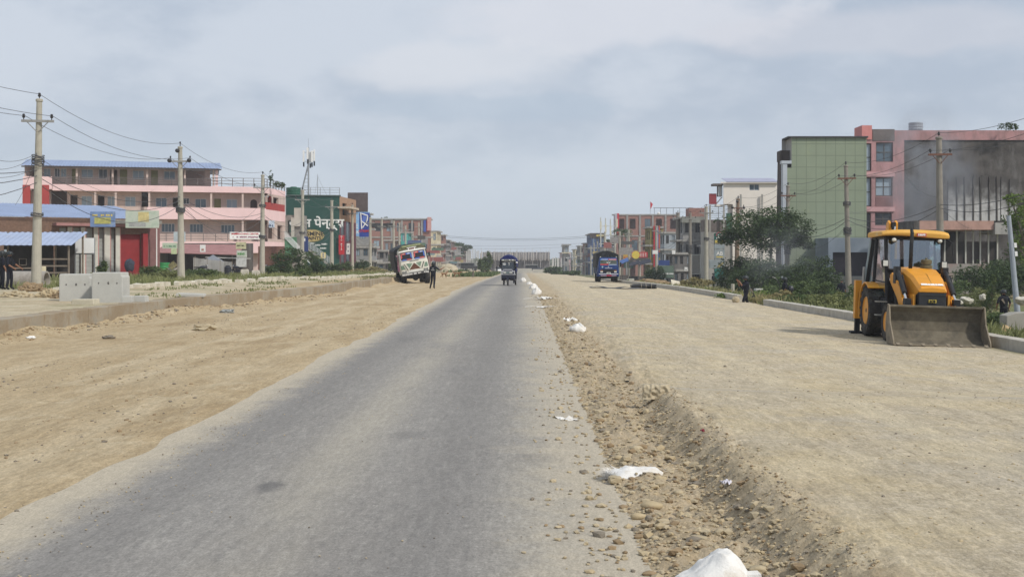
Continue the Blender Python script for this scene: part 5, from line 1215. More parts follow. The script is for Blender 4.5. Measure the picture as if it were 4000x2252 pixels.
o = MB().ico((0, 0, .2), (1.7, 1.5, 1.15), 4, .3, 2.2, 5, flat=-.3).build('earth_heap', mat('pale earth', (.46, .40, .29), .95, .15, 1.2), smooth=True); o.location = (x, Y, g); tag(o, 'pale heap of earth behind the pointing policeman', 'heap')
cl_m = [mat('clutter %d' % i, c, .75, .3, 3) for i, c in enumerate(((.42, .40, .37), (.09, .12, .22), (.28, .10, .09), (.12, .19, .14), (.36, .29, .14), (.15, .24, .26), (.09, .085, .08), (.28, .26, .25)))]
rn = random.Random(21)
for k in range(50):
 s_ = -1 if k % 2 else 1; Y = rn.uniform(215, 400); x = s_ * rn.uniform(17.5, 21.5); w, h = rn.uniform(.4, 1.5), rn.uniform(.4, 1.3); z = gz(x, Y) + rn.uniform(1.8, 7 if s_ > 0 else 6)
 r = empty('shop_sign', (x, Y, z), 0, 'small shop board among the crowded far left shopfronts' if s_ < 0 else 'small shop board among the crowded far right shopfronts', 'sign', 'boards of the far left shopfronts' if s_ < 0 else 'boards of the far right shopfronts')
 MB().box(-w, w, 0, .1, 0, h).build('board', cl_m[rn.randrange(8)], r); MB().tube([(0, .15, -z + gz(x, Y)), (0, .15, h)], .05, 5).build('post', M_metal, r)
M_yjcb = mat('machine yellow paint', (.68, .29, .02), .45, .07, 2, spec=.45, dirt=(.40, .24, .06), damt=.22, dscale=2.5)
M_rub = mat('dusty rubber', (.045, .042, .038), .9, .3, 6, dirt=(.15, .13, .10), damt=.35, dscale=4)
M_mblack = mat('machine black', (.022, .023, .025), .55, .2, 4, dirt=(.10, .09, .075), damt=.25, dscale=3)
M_bucket = mat('worn bucket steel', (.16, .138, .10), .8, .3, 3.5, metal=.1, dirt=(.04, .037, .035), damt=.45, dscale=1.7, bump=.15, bscale=12)
M_bucke = mat('dusty bucket edge', (.24, .20, .145), .85, .2, 5, dirt=(.08, .07, .06), damt=.4, dscale=4)
M_chrome = mat('polished rod', (.75, .75, .74), .2, .03, 2, metal=.9)
M_lamp = mat('lamp glass', (.62, .62, .56), .2, .08, 9, spec=.6)
M_cabglass = glassmat('cab glass', (.62, .74, .74), .62)
M_tyre = mat('truck tyre', (.03, .029, .028), .9, .3, 6, dirt=(.12, .10, .08), damt=.3, dscale=3)
def tyre_mb(r, w, lugs=0, ri=.5):
 mb = MB(); p = [(r * ri, -w * .42), (r * (ri + .12), -w * .5), (r * .9, -w * .48), (r * .965, -w * .36), (r * .97, w * .36), (r * .9, w * .48), (r * (ri + .12), w * .5), (r * ri, w * .42), (r * ri, -w * .42)]
 mb.lathe(p, 40, 'x')
 for i in range(lugs):
  for s in (-1, 1):
   a = 2 * PI * (i + (.5 if s > 0 else 0)) / lugs
   M = Matrix.Rotation(a, 4, 'X') @ T(s * w * .24, 0, r * .955) @ RZ(s * .62)
   mb.box(-w * .27, w * .27, -r * .045, r * .045, -.02, r * .055, M)
   M2 = Matrix.Rotation(a + s * .10, 4, 'X') @ T(s * w * .46, 0, r * .9); mb.box(-w * .05, w * .05, -r * .045, r * .045, -r * .09, r * .05, M2)
 return mb
def wheel(root, x, y, r, w, rimm, lugs=0, ri=.5, side=1, tm=None):
 t = tyre_mb(r, w, lugs, ri).build('wheel', tm or M_rub, root); t.location = (x, y, r)
 mb = MB(); R0 = r * ri * 1.01
 mb.lathe([(R0, w * .40), (R0 * .93, w * .46), (R0 * .88, w * .40), (R0 * .84, w * .26), (R0 * .42, w * .22), (R0 * .36, w * .30), (0, w * .31)], 32, 'x', Matrix.Diagonal((side, 1, 1, 1)))
 mb.lathe([(R0, -w * .42), (R0 * .4, -w * .1), (0, -w * .1)], 24, 'x', Matrix.Diagonal((side, 1, 1, 1)))
 for k in range(8):
  a = 2 * PI * k / 8; mb.lathe([(.018, 0), (.018, .03), (0, .03)], 6, 'x', Matrix.Diagonal((side, 1, 1, 1)) @ T(w * .1, R0 * .6 * math.cos(a), R0 * .6 * math.sin(a)))
 rm = mb.build('rim', rimm, t, smooth=False)
 MB().lathe([(R0 * .22, w * .28), (R0 * .2, w * .38), (R0 * .12, w * .42), (0, w * .42)], 16, 'x', Matrix.Diagonal((side, 1, 1, 1))).build('hub', M_mblack, t)
 return t
def backhoe():
 X0, Y0 = 10.62, 35.7; g = gz(X0, Y0)
 r = empty('backhoe_loader', (X0, Y0, g + .015), R(-3.2), 'yellow backhoe loader with a wide dusty steel bucket parked by the right kerb', 'excavator')
 r.rotation_euler = (0, R(1.7), R(-3.2))
 for s in (-1, 1):
  wheel(r, s * .86, 0, .70, .44, M_yjcb, 18, .55, s)
  wheel(r, s * .84, -2.17, .49, .32, M_yjcb, 16, .54, s)
 mb = MB(); mb.box(-.42, .42, -2.9, .9, .55, .95); mb.box(-.7, .7, -.35, .35, .5, .85); mb.box(-.6, .6, -2.3, -2.05, .38, .62); mb.box(-.8, .8, -.9, -.5, .55, 1.05)
 mb.build('chassis', M_mblack, r, bev=.02)
 mb = MB()
 sec = [(-1.05, .50, 1.05, 1.94), (-1.7, .48, 1.05, 1.90), (-2.35, .42, 1.05, 1.74), (-2.95, .36, 1.30, 1.47), (-3.0, .35, 1.33, 1.42)]
 vs = []
 for (y, hw, z0, z1) in sec: vs += [(-hw, y, z0), (-hw * 1.0, y, z1 - .10), (-hw * .82, y, z1 - .015), (0, y, z1 + .012), (hw * .82, y, z1 - .015), (hw, y, z1 - .10), (hw, y, z0)]
 fs = []
 for k in range(len(sec) - 1):
  for j in range(6): a = k * 7 + j; fs.append((a, a + 1, a + 8, a + 7))
 fs += [tuple(range(6, -1, -1)), tuple(range(len(vs) - 7, len(vs)))]
 mb.add(vs, fs); hood = mb.build('hood', M_yjcb, r, bev=.02)
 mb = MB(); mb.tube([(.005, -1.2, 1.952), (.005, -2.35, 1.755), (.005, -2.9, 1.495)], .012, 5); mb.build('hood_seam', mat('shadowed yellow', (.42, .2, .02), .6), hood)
 mb = MB()
 for a, b in ((-.27, -.11), (-.09, -.05), (-.03, .07), (.09, .13), (.15, .28)):
  mb.add([(a, -2.84, 1.535), (b, -2.84, 1.535), (b + .01, -2.93, 1.492), (a - .01, -2.93, 1.492)], [(0, 1, 2, 3)])
 mb.build('hood_decal', M_white, hood)
 mb = MB(); mb.add([(-.345, -2.97, .8), (.345, -2.97, .8), (.345, -2.99, 1.33), (-.345, -2.99, 1.33), (-.40, -2.4, .8), (.40, -2.4, .8), (.40, -2.4, 1.33), (-.40, -2.4, 1.33)], [(0, 1, 2, 3), (4, 7, 6, 5), (0, 4, 5, 1), (3, 2, 6, 7), (0, 3, 7, 4), (1, 5, 6, 2)])
 gr = mb.build('grille', mat('grille dark grey', (.035, .037, .04), .6, .15, 5, dirt=(.10, .09, .08), damt=.2), r, bev=.015)
 mb = MB()
 for z in (.86, .92, .98, 1.22): mb.box(-.33, .33, -2.998, -2.985, z, z + .012)
 mb.build('grille_slats', M_mblack, gr)
 MB().box(-.095, .095, -3.0, -2.99, 1.045, 1.125).build('badge', M_yel, gr); mb = MB(); text(mb, 'JCB', .085, T(0, -3.006, 1.083), M_black, sx=1.15, bold=.003); mb.build('lettering', M_black, gr)
 mb = MB()
 for s in (-1, 1): mb.box(s * .44 - .03, s * .44 + .03, -2.9, -1.1, .95, 1.25)
 mb.build('side_panel', M_yjcb, r)
 mb = MB(); mb.tube([(-.22, -1.5, 1.88), (-.21, -1.5, 2.55), (-.20, -1.5, 2.85), (-.215, -1.48, 2.97)], [.052, .052, .05, .042], 12); mb.build('exhaust_stack', M_mblack, r, smooth=True)
 mb = MB(); mb.lathe([(.16, 1.9), (.16, 1.97), (.10, 2.0), (.14, 2.01), (.145, 2.11), (.12, 2.13), (.03, 2.14), (.03, 2.18), (0, 2.18)], 18, 'z', T(.22, -1.4, .02)); mb.build('air_cleaner', mat('air cleaner grime', (.13, .11, .06), .7, .3, 6), r)
 z0, zr = 1.0, 2.72
 F_ = [(-.80, -1.02), (.80, -1.02)]; mb = MB()
 def post(a, b, w=.05): mb.tube([a, b], w, 6)
 post((-.70, -1.04, 1.0), (-.76, -.92, zr), .055); post((.70, -1.04, 1.0), (.76, -.92, zr), .055)
 post((-.86, .05, 1.05), (-.80, .0, zr), .045); post((.86, .05, 1.05), (.80, .0, zr), .045)
 post((-.84, .95, 1.45), (-.76, .62, zr), .06); post((.84, .95, 1.45), (.76, .62, zr), .06)
 post((-.70, -1.04, 1.86), (.70, -1.04, 1.86), .04); post((-.76, -.92, zr), (.76, -.92, zr), .05); post((-.76, .62, zr), (.76, .62, zr), .05)
 for s in (-1, 1): post((s * .76, -.92, zr), (s * .76, .62, zr), .05); post((s * .70, -1.04, 1.02), (s * .86, .05, 1.07), .045); post((s * .86, .05, 1.07), (s * .84, .95, 1.47), .05)
 cab = mb.build('cab_frame', M_mblack, r)
 mb = MB(); mb.tube([(-.885, .99, 1.40), (-.80, .66, 2.66)], .055, 6); mb.tube([(.885, .99, 1.40), (.80, .66, 2.66)], .055, 6); mb.build('rear_pillar', mat('grey blue pillar', (.30, .36, .38), .5, .1, 3), r)
 mb = MB(); mb.quad((-.68, -1.035, 1.88), (.68, -1.035, 1.88), (.74, -.925, zr - .03), (-.74, -.925, zr - .03)); mb.build('windscreen', M_cabglass, r)
 for s in (-1, 1):
  MB().add([(s * .715, -.99, 1.06), (s * .85, .02, 1.1), (s * .79, -.03, zr - .03), (s * .765, -.89, zr - .03)], [(0, 1, 2, 3)]).build('door_glass', M_cabglass, r)
  MB().add([(s * .85, .09, 1.12), (s * .83, .9, 1.5), (s * .765, .6, zr - .03), (s * .79, .04, zr - .03)], [(0, 1, 2, 3)]).build('side_glass', M_cabglass, r)
  mb = MB(); mb.tube([(s * .73, -.95, 1.5), (s * .84, 0, 1.55)], .02, 5); mb.build('door_bar', M_mblack, r)
 MB().add([(-.8, .93, 1.5), (.8, .93, 1.5), (.74, .61, zr - .03), (-.74, .61, zr - .03)], [(0, 1, 2, 3)]).build('rear_glass', M_cabglass, r)
 mb = MB()          # roof with a gently waved visor edge
 n = 14; vs = []
 for i in range(n + 1):
  u = -1 + 2 * i / n; x = .90 * u; cr = .03 * (1 - u * u); dz = -.03 * (u + .2 if abs(u) < .3 else 0)
  e = .09 * (abs(u) ** 6)
  vs += [(x, -1.18 + e, 2.76 - .03 * math.sin(u * 2.4 - .4)), (x, -1.2 + e, 2.84 + cr - e * .3), (x, -1.08 + e, 2.925 + cr - e * .5), (x, .72 - e, 2.925 + cr - e * .5), (x, .84 - e, 2.85 + cr), (x, .82 - e, 2.74)]
 fs = []
 for i in range(n):
  for j in range(6): a = i * 6; fs.append((a + j, a + (j + 1) % 6, a + 6 + (j + 1) % 6, a + 6 + j))
 fs += [(5, 4, 3, 2, 1, 0), tuple(range(n * 6, n * 6 + 6))]
 mb.add(vs, fs); roof = mb.build('roof', mat('faded yellow roof', (.66, .36, .075), .6, .08, 2.5, dirt=(.62, .5, .27), damt=.3, dscale=2), r, bev=.02)
 mb = MB(); mb.box(.0, .25, -1.222, -1.205, 2.77, 2.86); st = mb.build('sticker', mat('pink red sticker', (.55, .10, .11), .6, .3, 9), roof)
 mb = MB(); scribble(mb, T(.13, -1.223, 2.815), .2, .06, 5, 1.); mb.build('lettering', M_white, st)
 for x in (-.58, .64):
  mb = MB(); mb.lathe([(.075, 0), (.085, .08), (.04, .12)], 14, 'z', T(x, -1.11, 2.665) @ RX(PI / 2) @ RX(PI) ); l = mb.build('work_lamp', M_mblack, r); mb = MB(); mb.ico((x, -1.115, 2.665), (.065, .03, .055), 2); mb.build('lens', M_lamp, l, smooth=True)
 for s in (-1, 1):
  x = s * .78 - .03; mb = MB(); mb.tube([(s * .72, -1.0, 1.98), (x, -1.12, 1.98)], .025, 6); mb.box(x - .085, x + .085, -1.2, -1.1, 1.93, 2.12); h = mb.build('headlamp', M_mblack, r, bev=.015); MB().box(x - .065, x + .065, -1.215, -1.2, 1.95, 2.10).build('lens', M_lamp, h, bev=.015)
 MB().tube([(.80, -1.0, 2.74), (.97, -1.1, 2.62), (1.02, -1.12, 2.1)], .018, 6).build('mirror_stalk', M_mblack, r)
 MB().box(-.66, -.58, -1.12, -1.06, 1.56, 1.63).build('side_lamp', M_white, r)
 mb = MB(); mb.box(-.3, .3, -.15, .35, 1.35, 1.52); mb.box(-.28, .28, .28, .42, 1.5, 2.15); mb.build('seat', mat('seat vinyl', (.03, .03, .033), .7), r, bev=.04)
 mb = MB(); mb.box(-.35, .35, -.98, -.72, 1.05, 1.72); mb.tube([(0, -.72, 1.6), (0, -.5, 1.82)], .03); mb.lathe([(.19, -.015), (.21, 0), (.19, .015), (.17, 0), (.19, -.015)], 20, 'z', T(0, -.48, 1.84) @ RX(.7)); mb.build('dashboard', M_mblack, r)
 mb = MB(); mb.box(-.72, .72, -1.0, .9, .96, 1.04); mb.box(-.68, -.46, -1.0, -.96, 1.04, 1.86); mb.box(.46, .68, -1.0, -.96, 1.04, 1.86); mb.box(-.82, -.6, .1, .9, 1.04, 1.46); mb.box(.6, .82, .1, .9, 1.04, 1.46); mb.build('cab_floor', M_mblack, r)
 mb = MB(); mb.box(-.78, -.5, -.98, -.55, .62, 1.06); mb.build('tank', M_mblack, r, bev=.04)
 for s in (-1, 1):
  mb = MB(); p = []
  for k in range(11):
   a = R(200 - 14.5 * k); p.append((.80 * math.cos(a), .70 + .80 * math.sin(a)))
  p2 = [(y * .94, .70 + (z - .70) * .94) for y, z in p]; pl = p + p2[::-1]
  pl = [(-y, z) for y, z in pl]
  xx = sorted((s * .60, s * 1.1)); mb.prism(pl, xx[0], xx[1], 'x'); mb.build('mudguard', M_yjcb, r, bev=.015)
 for z in (.62, .98): MB().box(-1.08, -.80, -1.5, -1.25, z, z + .03).build('step', mat('dusty step', (.33, .32, .28), .8), r)
 for s in (-1, 1):
  x = s * .62
  mb = MB(); mb.prism([(-1.15, 1.72), (-1.35, 1.78), (-2.25, 1.42), (-3.1, .62), (-3.12, .38), (-2.98, .36), (-2.55, .70), (-2.0, 1.12), (-1.2, 1.52)], x - .055, x + .055, 'x'); a = mb.build('loader_arm', M_yjcb, r, bev=.012)
  mb = MB(); mb.tube([(x + s * .0, -1.75, 1.86), (x, -2.62, 1.26)], .062, 12); mb.build('ram_cylinder', M_mblack, a, smooth=False)
  mb = MB(); mb.tube([(x, -2.6, 1.27), (x, -2.86, 1.08)], .032, 10); mb.build('ram_rod', M_chrome, a)
  mb = MB(); mb.box(x - .08, x + .08, -3.02, -2.78, .98, 1.14); mb.box(x - .07, x + .07, -1.85, -1.6, 1.5, 1.95); mb.tube([(x + .06, -1.3, 1.6), (x + .10, -1.9, 1.72), (x + .09, -2.5, 1.25)], .022, 6); mb.build('linkage', M_mblack, a)
  mb = MB(); mb.box(s * .50 - .05, s * .50 + .05, -1.45, -1.15, .8, 1.74); mb.build('loader_tower', M_mblack, r)
 mb = MB(); mb.tube([(-.62, -2.65, .82), (.62, -2.65, .82)], .07, 12); mb.build('cross_tube', M_yjcb, r)
 prof = [(-3.98, .03), (-3.75, .03), (-3.5, .06), (-3.3, .16), (-3.2, .34), (-3.2, .58), (-3.26, .80), (-3.38, .95)]
 W = 1.165; mb = MB(); n = len(prof); t = .03
 nrm = []
 for i in range(n):
  a = prof[max(i - 1, 0)]; b = prof[min(i + 1, n - 1)]; d = Vector((b[0] - a[0], b[1] - a[1])).normalized(); nrm.append((d.y, -d.x))
 back = [(p[0] + q[0] * t, p[1] + q[1] * t) for p, q in zip(prof, nrm)]
 vs = [(-W, *p) for p in prof] + [(W, *p) for p in prof] + [(-W, *p) for p in back] + [(W, *p) for p in back]; fs = []
 for i in range(n - 1): fs += [(i, i + 1, n + i + 1, n + i), (2 * n + i, 3 * n + i, 3 * n + i + 1, 2 * n + i + 1)]
 fs += [(0, n, 3 * n, 2 * n), (n - 1, 2 * n - 1 + 0, 4 * n - 1, 3 * n - 1)]
 mb.add(vs, fs); bk = mb.build('bucket', M_bucket, r)
 for s in (-1, 1):
  xx = sorted((s * W, s * (W + .035))); MB().prism([(-4.03, .0), (-3.97, .0), (-3.3, .0), (-3.14, .3), (-3.14, .62), (-3.3, 1.0), (-3.45, .98), (-3.58, .55), (-4.0, .12)], xx[0], xx[1], 'x').build('cheek_plate', M_bucke, bk, bev=.006)
 MB().box(-W - .03, W + .03, -3.42, -3.32, .93, .985).build('top_lip', M_bucket, bk, bev=.01)
 mb = MB(); mb.box(-W - .02, W + .02, -4.06, -3.95, .005, .035); mb.build('cutting_edge', M_bucke, bk)
 for k in range(8):
  x = -1.08 + 2.16 * k / 7; MB().add([(x - .05, -4.0, .035), (x + .05, -4.0, .035), (x + .03, -4.12, .02), (x - .03, -4.12, .02), (x - .05, -3.95, .07), (x + .05, -3.95, .07)], [(0, 1, 5, 4), (0, 4, 3), (1, 2, 5), (4, 5, 2, 3), (0, 3, 2, 1)]).build('tooth', M_bucke, bk)
 MB().box(-1.1, 1.1, .98, 1.14, .45, 1.18).build('rear_frame', M_yjcb, r, bev=.02)
 for s in (-1, 1):
  l = MB().box(s * 1.05 - .10, s * 1.05 + .10, .98, 1.22, .42, 1.52).build('stabiliser', M_yjcb, r, bev=.015)
  MB().box(s * 1.05 - .07, s * 1.05 + .07, 1.03, 1.17, .06, .45).build('stabiliser_leg', M_mblack, l); MB().box(s * 1.05 - .2, s * 1.05 + .2, .95, 1.25, .0, .06).build('foot_pad', M_mblack, l)
 mb = MB(); mb.prism([(1.2, .8), (1.5, .8), (1.75, 2.4), (1.72, 3.2), (1.55, 3.28), (1.4, 3.2), (1.45, 2.4)], .03, .10, 'x'); mb.prism([(1.2, .8), (1.5, .8), (1.75, 2.4), (1.72, 3.2), (1.55, 3.28), (1.4, 3.2), (1.45, 2.4)], -.17, -.10, 'x'); mb.box(-.10, .03, 1.5, 1.7, .9, 2.9); bm_ = mb.build('boom', M_yjcb, r, bev=.012)
 mb = MB(); mb.tube([(-.04, 1.42, 2.1), (-.04, 1.4, 3.1)], .05, 10); mb.box(-.09, .03, 1.36, 1.5, 3.06, 3.22); mb.build('boom_ram', M_mblack, bm_); MB().tube([(-.02, 1.33, 2.85), (-.0, 1.33, 3.1)], .026, 8).build('ram_rod', M_chrome, bm_)
 mb = MB(); mb.prism([(1.75, 1.2), (2.0, 1.1), (2.1, 2.9), (1.85, 3.15)], -.13, .06, 'x'); mb.build('dipper', M_yjcb, r, bev=.012)
 MB().prism([(1.75, .5), (2.3, .55), (2.35, 1.1), (2.0, 1.25)], -.35, .28, 'x').build('digging_bucket', M_bucket, r)
 MB().tube([(-.97, .85, 1.1), (-.97, .75, 1.9)], .04, 6).build('grab_post', M_metal, r)
 return r
backhoe()
def green_truck():
 Y0 = 108.; X0 = wx(1624, Y0); g = base(Y0)
 r = empty('cargo_truck', (X0, Y0, g), R(10), 'old white and green painted truck leaning sideways under a black tarpaulin load', 'truck')
 M_cw = mat('truck cream paint', (.66, .64, .55), .6, .08, 3, dirt=(.36, .32, .22), damt=.25, dscale=3)
 M_cg = mat('truck green paint', (.05, .17, .105), .6, .15, 4, dirt=(.12, .12, .06), damt=.2)
 M_cb = mat('truck brown paint', (.17, .06, .035), .6, .2, 5); M_grayc = mat('truck grey frame', (.45, .44, .46), .6, .08, 2)
 M_tarp = mat('black tarpaulin', (.014, .015, .017), .65, .4, 2, spec=.3)
 M_oliv = mat('olive carved visor', (.14, .135, .08), .8, .5, 9)
 B = RY(R(9.5))           # the body leans over its springs, to the image's left
 B = T(-.12, 0, .05) @ T(0, 0, .85) @ RY(R(-9.5)) @ T(0, 0, -.85)
 lean = B
 for s in (-1, 1):
  w = wheel(r, s * .98, 0, .54, .42, M_mblack, 0, .5, s, M_tyre)
  for dx in (0.98, 1.28 - .62): pass
  w = wheel(r, s * 1.03, 4.3, .50, .58, M_mblack, 0, .5, s, M_tyre)
 mb = MB(); mb.tube([(-1, 0, .5), (1, 0, .5)], .09, 8); mb.ico((.0, 0, .45), (.25, .22, .2), 2); mb.box(-.62, -.5, -.9, 5.8, .62, .85); mb.box(.5, .62, -.9, 5.8, .62, .85); mb.tube([(-1, 4.3, .5), (1, 4.3, .5)], .1, 8); mb.box(-.5, .5, -.5, 1.2, .45, .9); mb.box(-.95, -.55, -.25, .3, .5, 1.0); mb.box(.55, .95, -.25, .3, .5, 1.0); mb.build('chassis', M_mblack, r)
 yf = -1.25
 mb = MB(); sec = [(.80, 1.16, .0), (1.0, 1.2, .0), (1.75, 1.2, .02), (1.95, 1.18, .06), (2.75, 1.12, .16), (2.95, 1.0, .24), (3.06, .7, .32)]
 vs = []
 for z, hw, dy in sec:
  vs += [(-hw, yf + .22 + dy, z), (-hw * .9, yf + .07 + dy, z), (-hw * .5, yf + dy, z), (0, yf - .02 + dy, z), (hw * .5, yf + dy, z), (hw * .9, yf + .07 + dy, z), (hw, yf + .22 + dy, z), (hw, .75, z), (-hw, .75, z)]
 fs = []
 for k in range(len(sec) - 1):
  for j in range(9): fs.append((k * 9 + j, k * 9 + (j + 1) % 9, (k + 1) * 9 + (j + 1) % 9, (k + 1) * 9 + j))
 fs += [tuple(range(9)), tuple(range(len(vs) - 1, len(vs) - 10, -1))]
 mb.add(vs, fs, B); body = mb.build('cab', M_cw, r, bev=.02)
 def front(mb, pts, z_of=None, d=.02):     # polygon in (x, z) laid on the nose
  P = []
  for x, z in pts:
   dy = 0
   for a, b in zip(sec[:-1], sec[1:]):
    if a[0] <= z <= b[0]: k = (z - a[0]) / (b[0] - a[0]); dy = a[2] + (b[2] - a[2]) * k
   u = abs(x) / 1.2; cv = -.02 + .02 * min(1, u / .5) if u < .5 else .07 * (u - .5) / .4
   P.append((x, yf + dy + cv - d, z))
  n = len(P); mb.add(P + [(p[0], p[1] + .05, p[2]) for p in P], [tuple(range(n))] + [(i, (i + 1) % n, n + (i + 1) % n, n + i) for i in range(n)], B)
 def panel(nm, pts, m, d=.02, par=None):
  mb = MB(); front(mb, pts, d=d); return mb.build(nm, m, par or body)
 for s in (-1, 1):
  a, b = (.05, 1.04) if s > 0 else (-1.04, -.05); z0, z1 = 1.98, 2.66; c = .09
  def rr(i): return [(a + i + c, z0 + i), (b - i - c, z0 + i), (b - i, z0 + i + c), (b - i, z1 - i - c), (b - i - c, z1 - i), (a + i + c, z1 - i), (a + i, z1 - i - c), (a + i, z0 + i + c)]
  w = panel('windscreen', rr(0.02), mat('dark windscreen', (.025, .022, .03), .25, .2, 3, spec=.3), .025)
  rd = mat('red screen film', (.55, .09, .08), .5, .15, 4); bl = mat('blue screen film', (.06, .14, .48), .5, .15, 4); pk = mat('pale film', (.62, .68, .80), .5)
  m_ = (a + b) / 2
  panel('film', [(a + .06, z1 - .16), (m_ - .03, z1 - .16), (m_ - .03, z1 - .03), (a + .08, z1 - .03)], rd, .035, w); panel('film', [(m_ - .02, z1 - .16), (b - .06, z1 - .16), (b - .08, z1 - .03), (m_ - .02, z1 - .03)], bl, .035, w)
  panel('film', [(a + .05, z0 + .14), (a + .15, z0 + .3), (a + .15, z1 - .18), (a + .04, z1 - .18)], rd, .034, w); panel('film', [(b - .15, z0 + .26), (b - .04, z0 + .12), (b - .04, z1 - .17), (b - .13, z1 - .17)], bl, .034, w)
  panel('film', [(a + .08, z0 + .04), (m_, z0 + .04), (m_, z0 + .13), (a + .14, z0 + .13)], bl, .036, w); panel('film', [(m_ + .01, z0 + .04), (b - .09, z0 + .04), (b - .12, z0 + .13), (m_ + .01, z0 + .13)], rd, .036, w)
  panel('film', [(m_ + .1, z1 - .12), (b - .16, z1 - .12), (b - .18, z1 - .06), (m_ + .1, z1 - .06)], pk, .045, w); panel('film', [(m_ - .35, z1 - .12), (m_ - .12, z1 - .12), (m_ - .12, z1 - .06), (m_ - .35, z1 - .06)], mat('rosy film', (.68, .35, .33), .5), .045, w)
  fr = MB(); o, i = rr(-.05), rr(.02)
  for k in range(8): front(fr, [o[k], o[(k + 1) % 8], i[(k + 1) % 8], i[k]], d=.03)
  fr.build('windscreen_frame', M_grayc, w)
 for k in range(6):
  z = 1.24 + k * .085; hw = .42 + k * .04
  panel('green_slat', [(-hw, z), (hw, z), (hw + .02, z + .055), (-hw - .02, z + .055)], M_cg, .018)
 for k in range(6):
  z = 1.20 + k * .085; hw = .46 - k * .078
  panel('brown_slat', [(-hw, z), (hw, z), (max(.02, hw - .07), z + .06), (-max(.02, hw - .07), z + .06)], M_cb, .035)
 for s in (-1, 1):
  mb = MB(); front(mb, [(s * .52, 1.16), (s * .58, 1.16), (s * .05, 1.78), (s * .0, 1.74)], d=.05); mb.build('cream_rib', M_cw, body)
  for j, dx in enumerate((.0, .10)): mb = MB(); front(mb, [(s * (.55 + dx), 1.2), (s * (.60 + dx), 1.2), (s * (.86 + dx * .6), 1.72), (s * (.81 + dx * .6), 1.72)], d=.045); mb.build('cream_rib', M_cw if j else M_mblack, body)
  for k in range(4): panel('green_slat', [(s * (.80 + .03 * k), 1.28 + k * .09), (s * 1.12, 1.28 + k * .09), (s * 1.12, 1.34 + k * .09), (s * (.82 + .03 * k), 1.34 + k * .09)], M_cg, .016)
  for dx in (.80, 1.02):
   mb = MB(); mb.lathe([(.0, 0), (.085, 0), (.10, .03), (.10, .05)], 16, 'z', B @ T(s * dx, yf + .04 + (.05 if dx > 1 else 0), 1.05) @ RX(PI / 2) @ T(0, 0, .0)); mb.build('headlight', mat('dull lamp', (.20, .20, .19), .3, .2, 5, spec=.6), body)
  mb = MB(); mb.tube([(s * 1.12, yf + .2, 2.4), (s * 1.38, yf + .1, 2.3)], .02, 5, M=B); mb.box(s * 1.38 - .08, s * 1.38 + .08, yf + .08, yf + .13, 2.05, 2.4, B); mb.build('mirror', M_mblack, r)
 for k in range(3): panel('white_bar', [(-.52, 1.0 + k * .055), (.52, 1.0 + k * .055), (.54, 1.03 + k * .055), (-.54, 1.03 + k * .055)], M_white, .03)
 panel('vent', [(-.32, 1.86), (.42, 1.86), (.42, 1.90), (-.32, 1.90)], M_mblack, .02)
 bp = MB(); bp.box(-1.2, 1.2, yf - .14, yf + .05, .72, .94, B); bp = bp.build('bumper', mat('dark bumper', (.06, .06, .06), .6, .3, 4, dirt=(.2, .18, .15), damt=.3), r, bev=.02)
 for s_, x in (('ROAD', -.82), ('King', .88)):
  mb = MB(); text(mb, s_, .19, B @ T(x, yf - .15, .83), M_white, sx=1.15, bold=.006); mb.build('lettering', mat('worn white lettering', (.48, .48, .47), .8, .2, 5), bp)
 for x in (-.38, -.05, .3): mb = MB(); scribble(mb, B @ T(x, yf - .143, .83), .22, .12, int(x * 100), 1.); mb.build('sticker', M_white, bp)
 mb = MB(); mb.prism([(-1.14, 2.72), (1.14, 2.72), (1.08, 3.0), (.8, 3.22), (-.85, 3.22), (-1.08, 3.0)], yf + .12, yf + .3, 'y', B); vis = mb.build('visor_board', M_oliv, r, bev=.02)
 mb = MB(); mb.prism([(-1.14, 2.71), (1.14, 2.71), (1.16, 2.80), (.6, 2.86), (-.6, 2.86), (-1.16, 2.80)], yf + .02, yf + .119, 'y', B); mb.build('visor_edge', M_white, r, bev=.02)
 mb = MB(); mb.box(-.8, .8, yf + .05, yf + .118, 3.1, 3.25, B); mb.build('top_plank', mat('pale green plank', (.30, .33, .18), .8, .2, 5), vis)
 mb = MB(); mb.box(-.4, .4, yf + .04, yf + .115, 2.99, 3.05, B); mb.box(-.3, .3, yf + .06, yf + .117, 2.82, 2.98, B, ); mb.build('sign_box', M_white, vis); MB().box(-.22, .22, yf + .045, yf + .059, 2.84, 2.97, B).build('sign_face', M_cb, vis)
 mb = MB(); mb.box(-1.3, -1.22, -.72, .12, 1.15, 2.55, B); d = mb.build('door', mat('pink door', (.60, .33, .40), .6, .1, 3), r)
 MB().box(-1.306, -1.301, -.62, .02, 1.72, 2.42, B).build('window', M_dark, d); mb = MB(); mb.box(-1.312, -1.301, -.62, .04, 1.2, 1.62, B); mb.build('magenta_panel', mat('magenta panel', (.45, .10, .27), .6, .3, 6), d)
 MB().box(-1.5, -1.2, -1.0, -.74, 1.2, 2.5, B @ T(-.0, 0, 0)).build('open_door_edge', mat('pink door', (.60, .33, .40), .6), r) if False else None
 mb = MB(); mb.box(-1.28, 1.28, .9, 6.0, 1.0, 2.5, B); mb.build('cargo_bed', M_mblack, r)
 mb = MB(); n = 9; rows = []
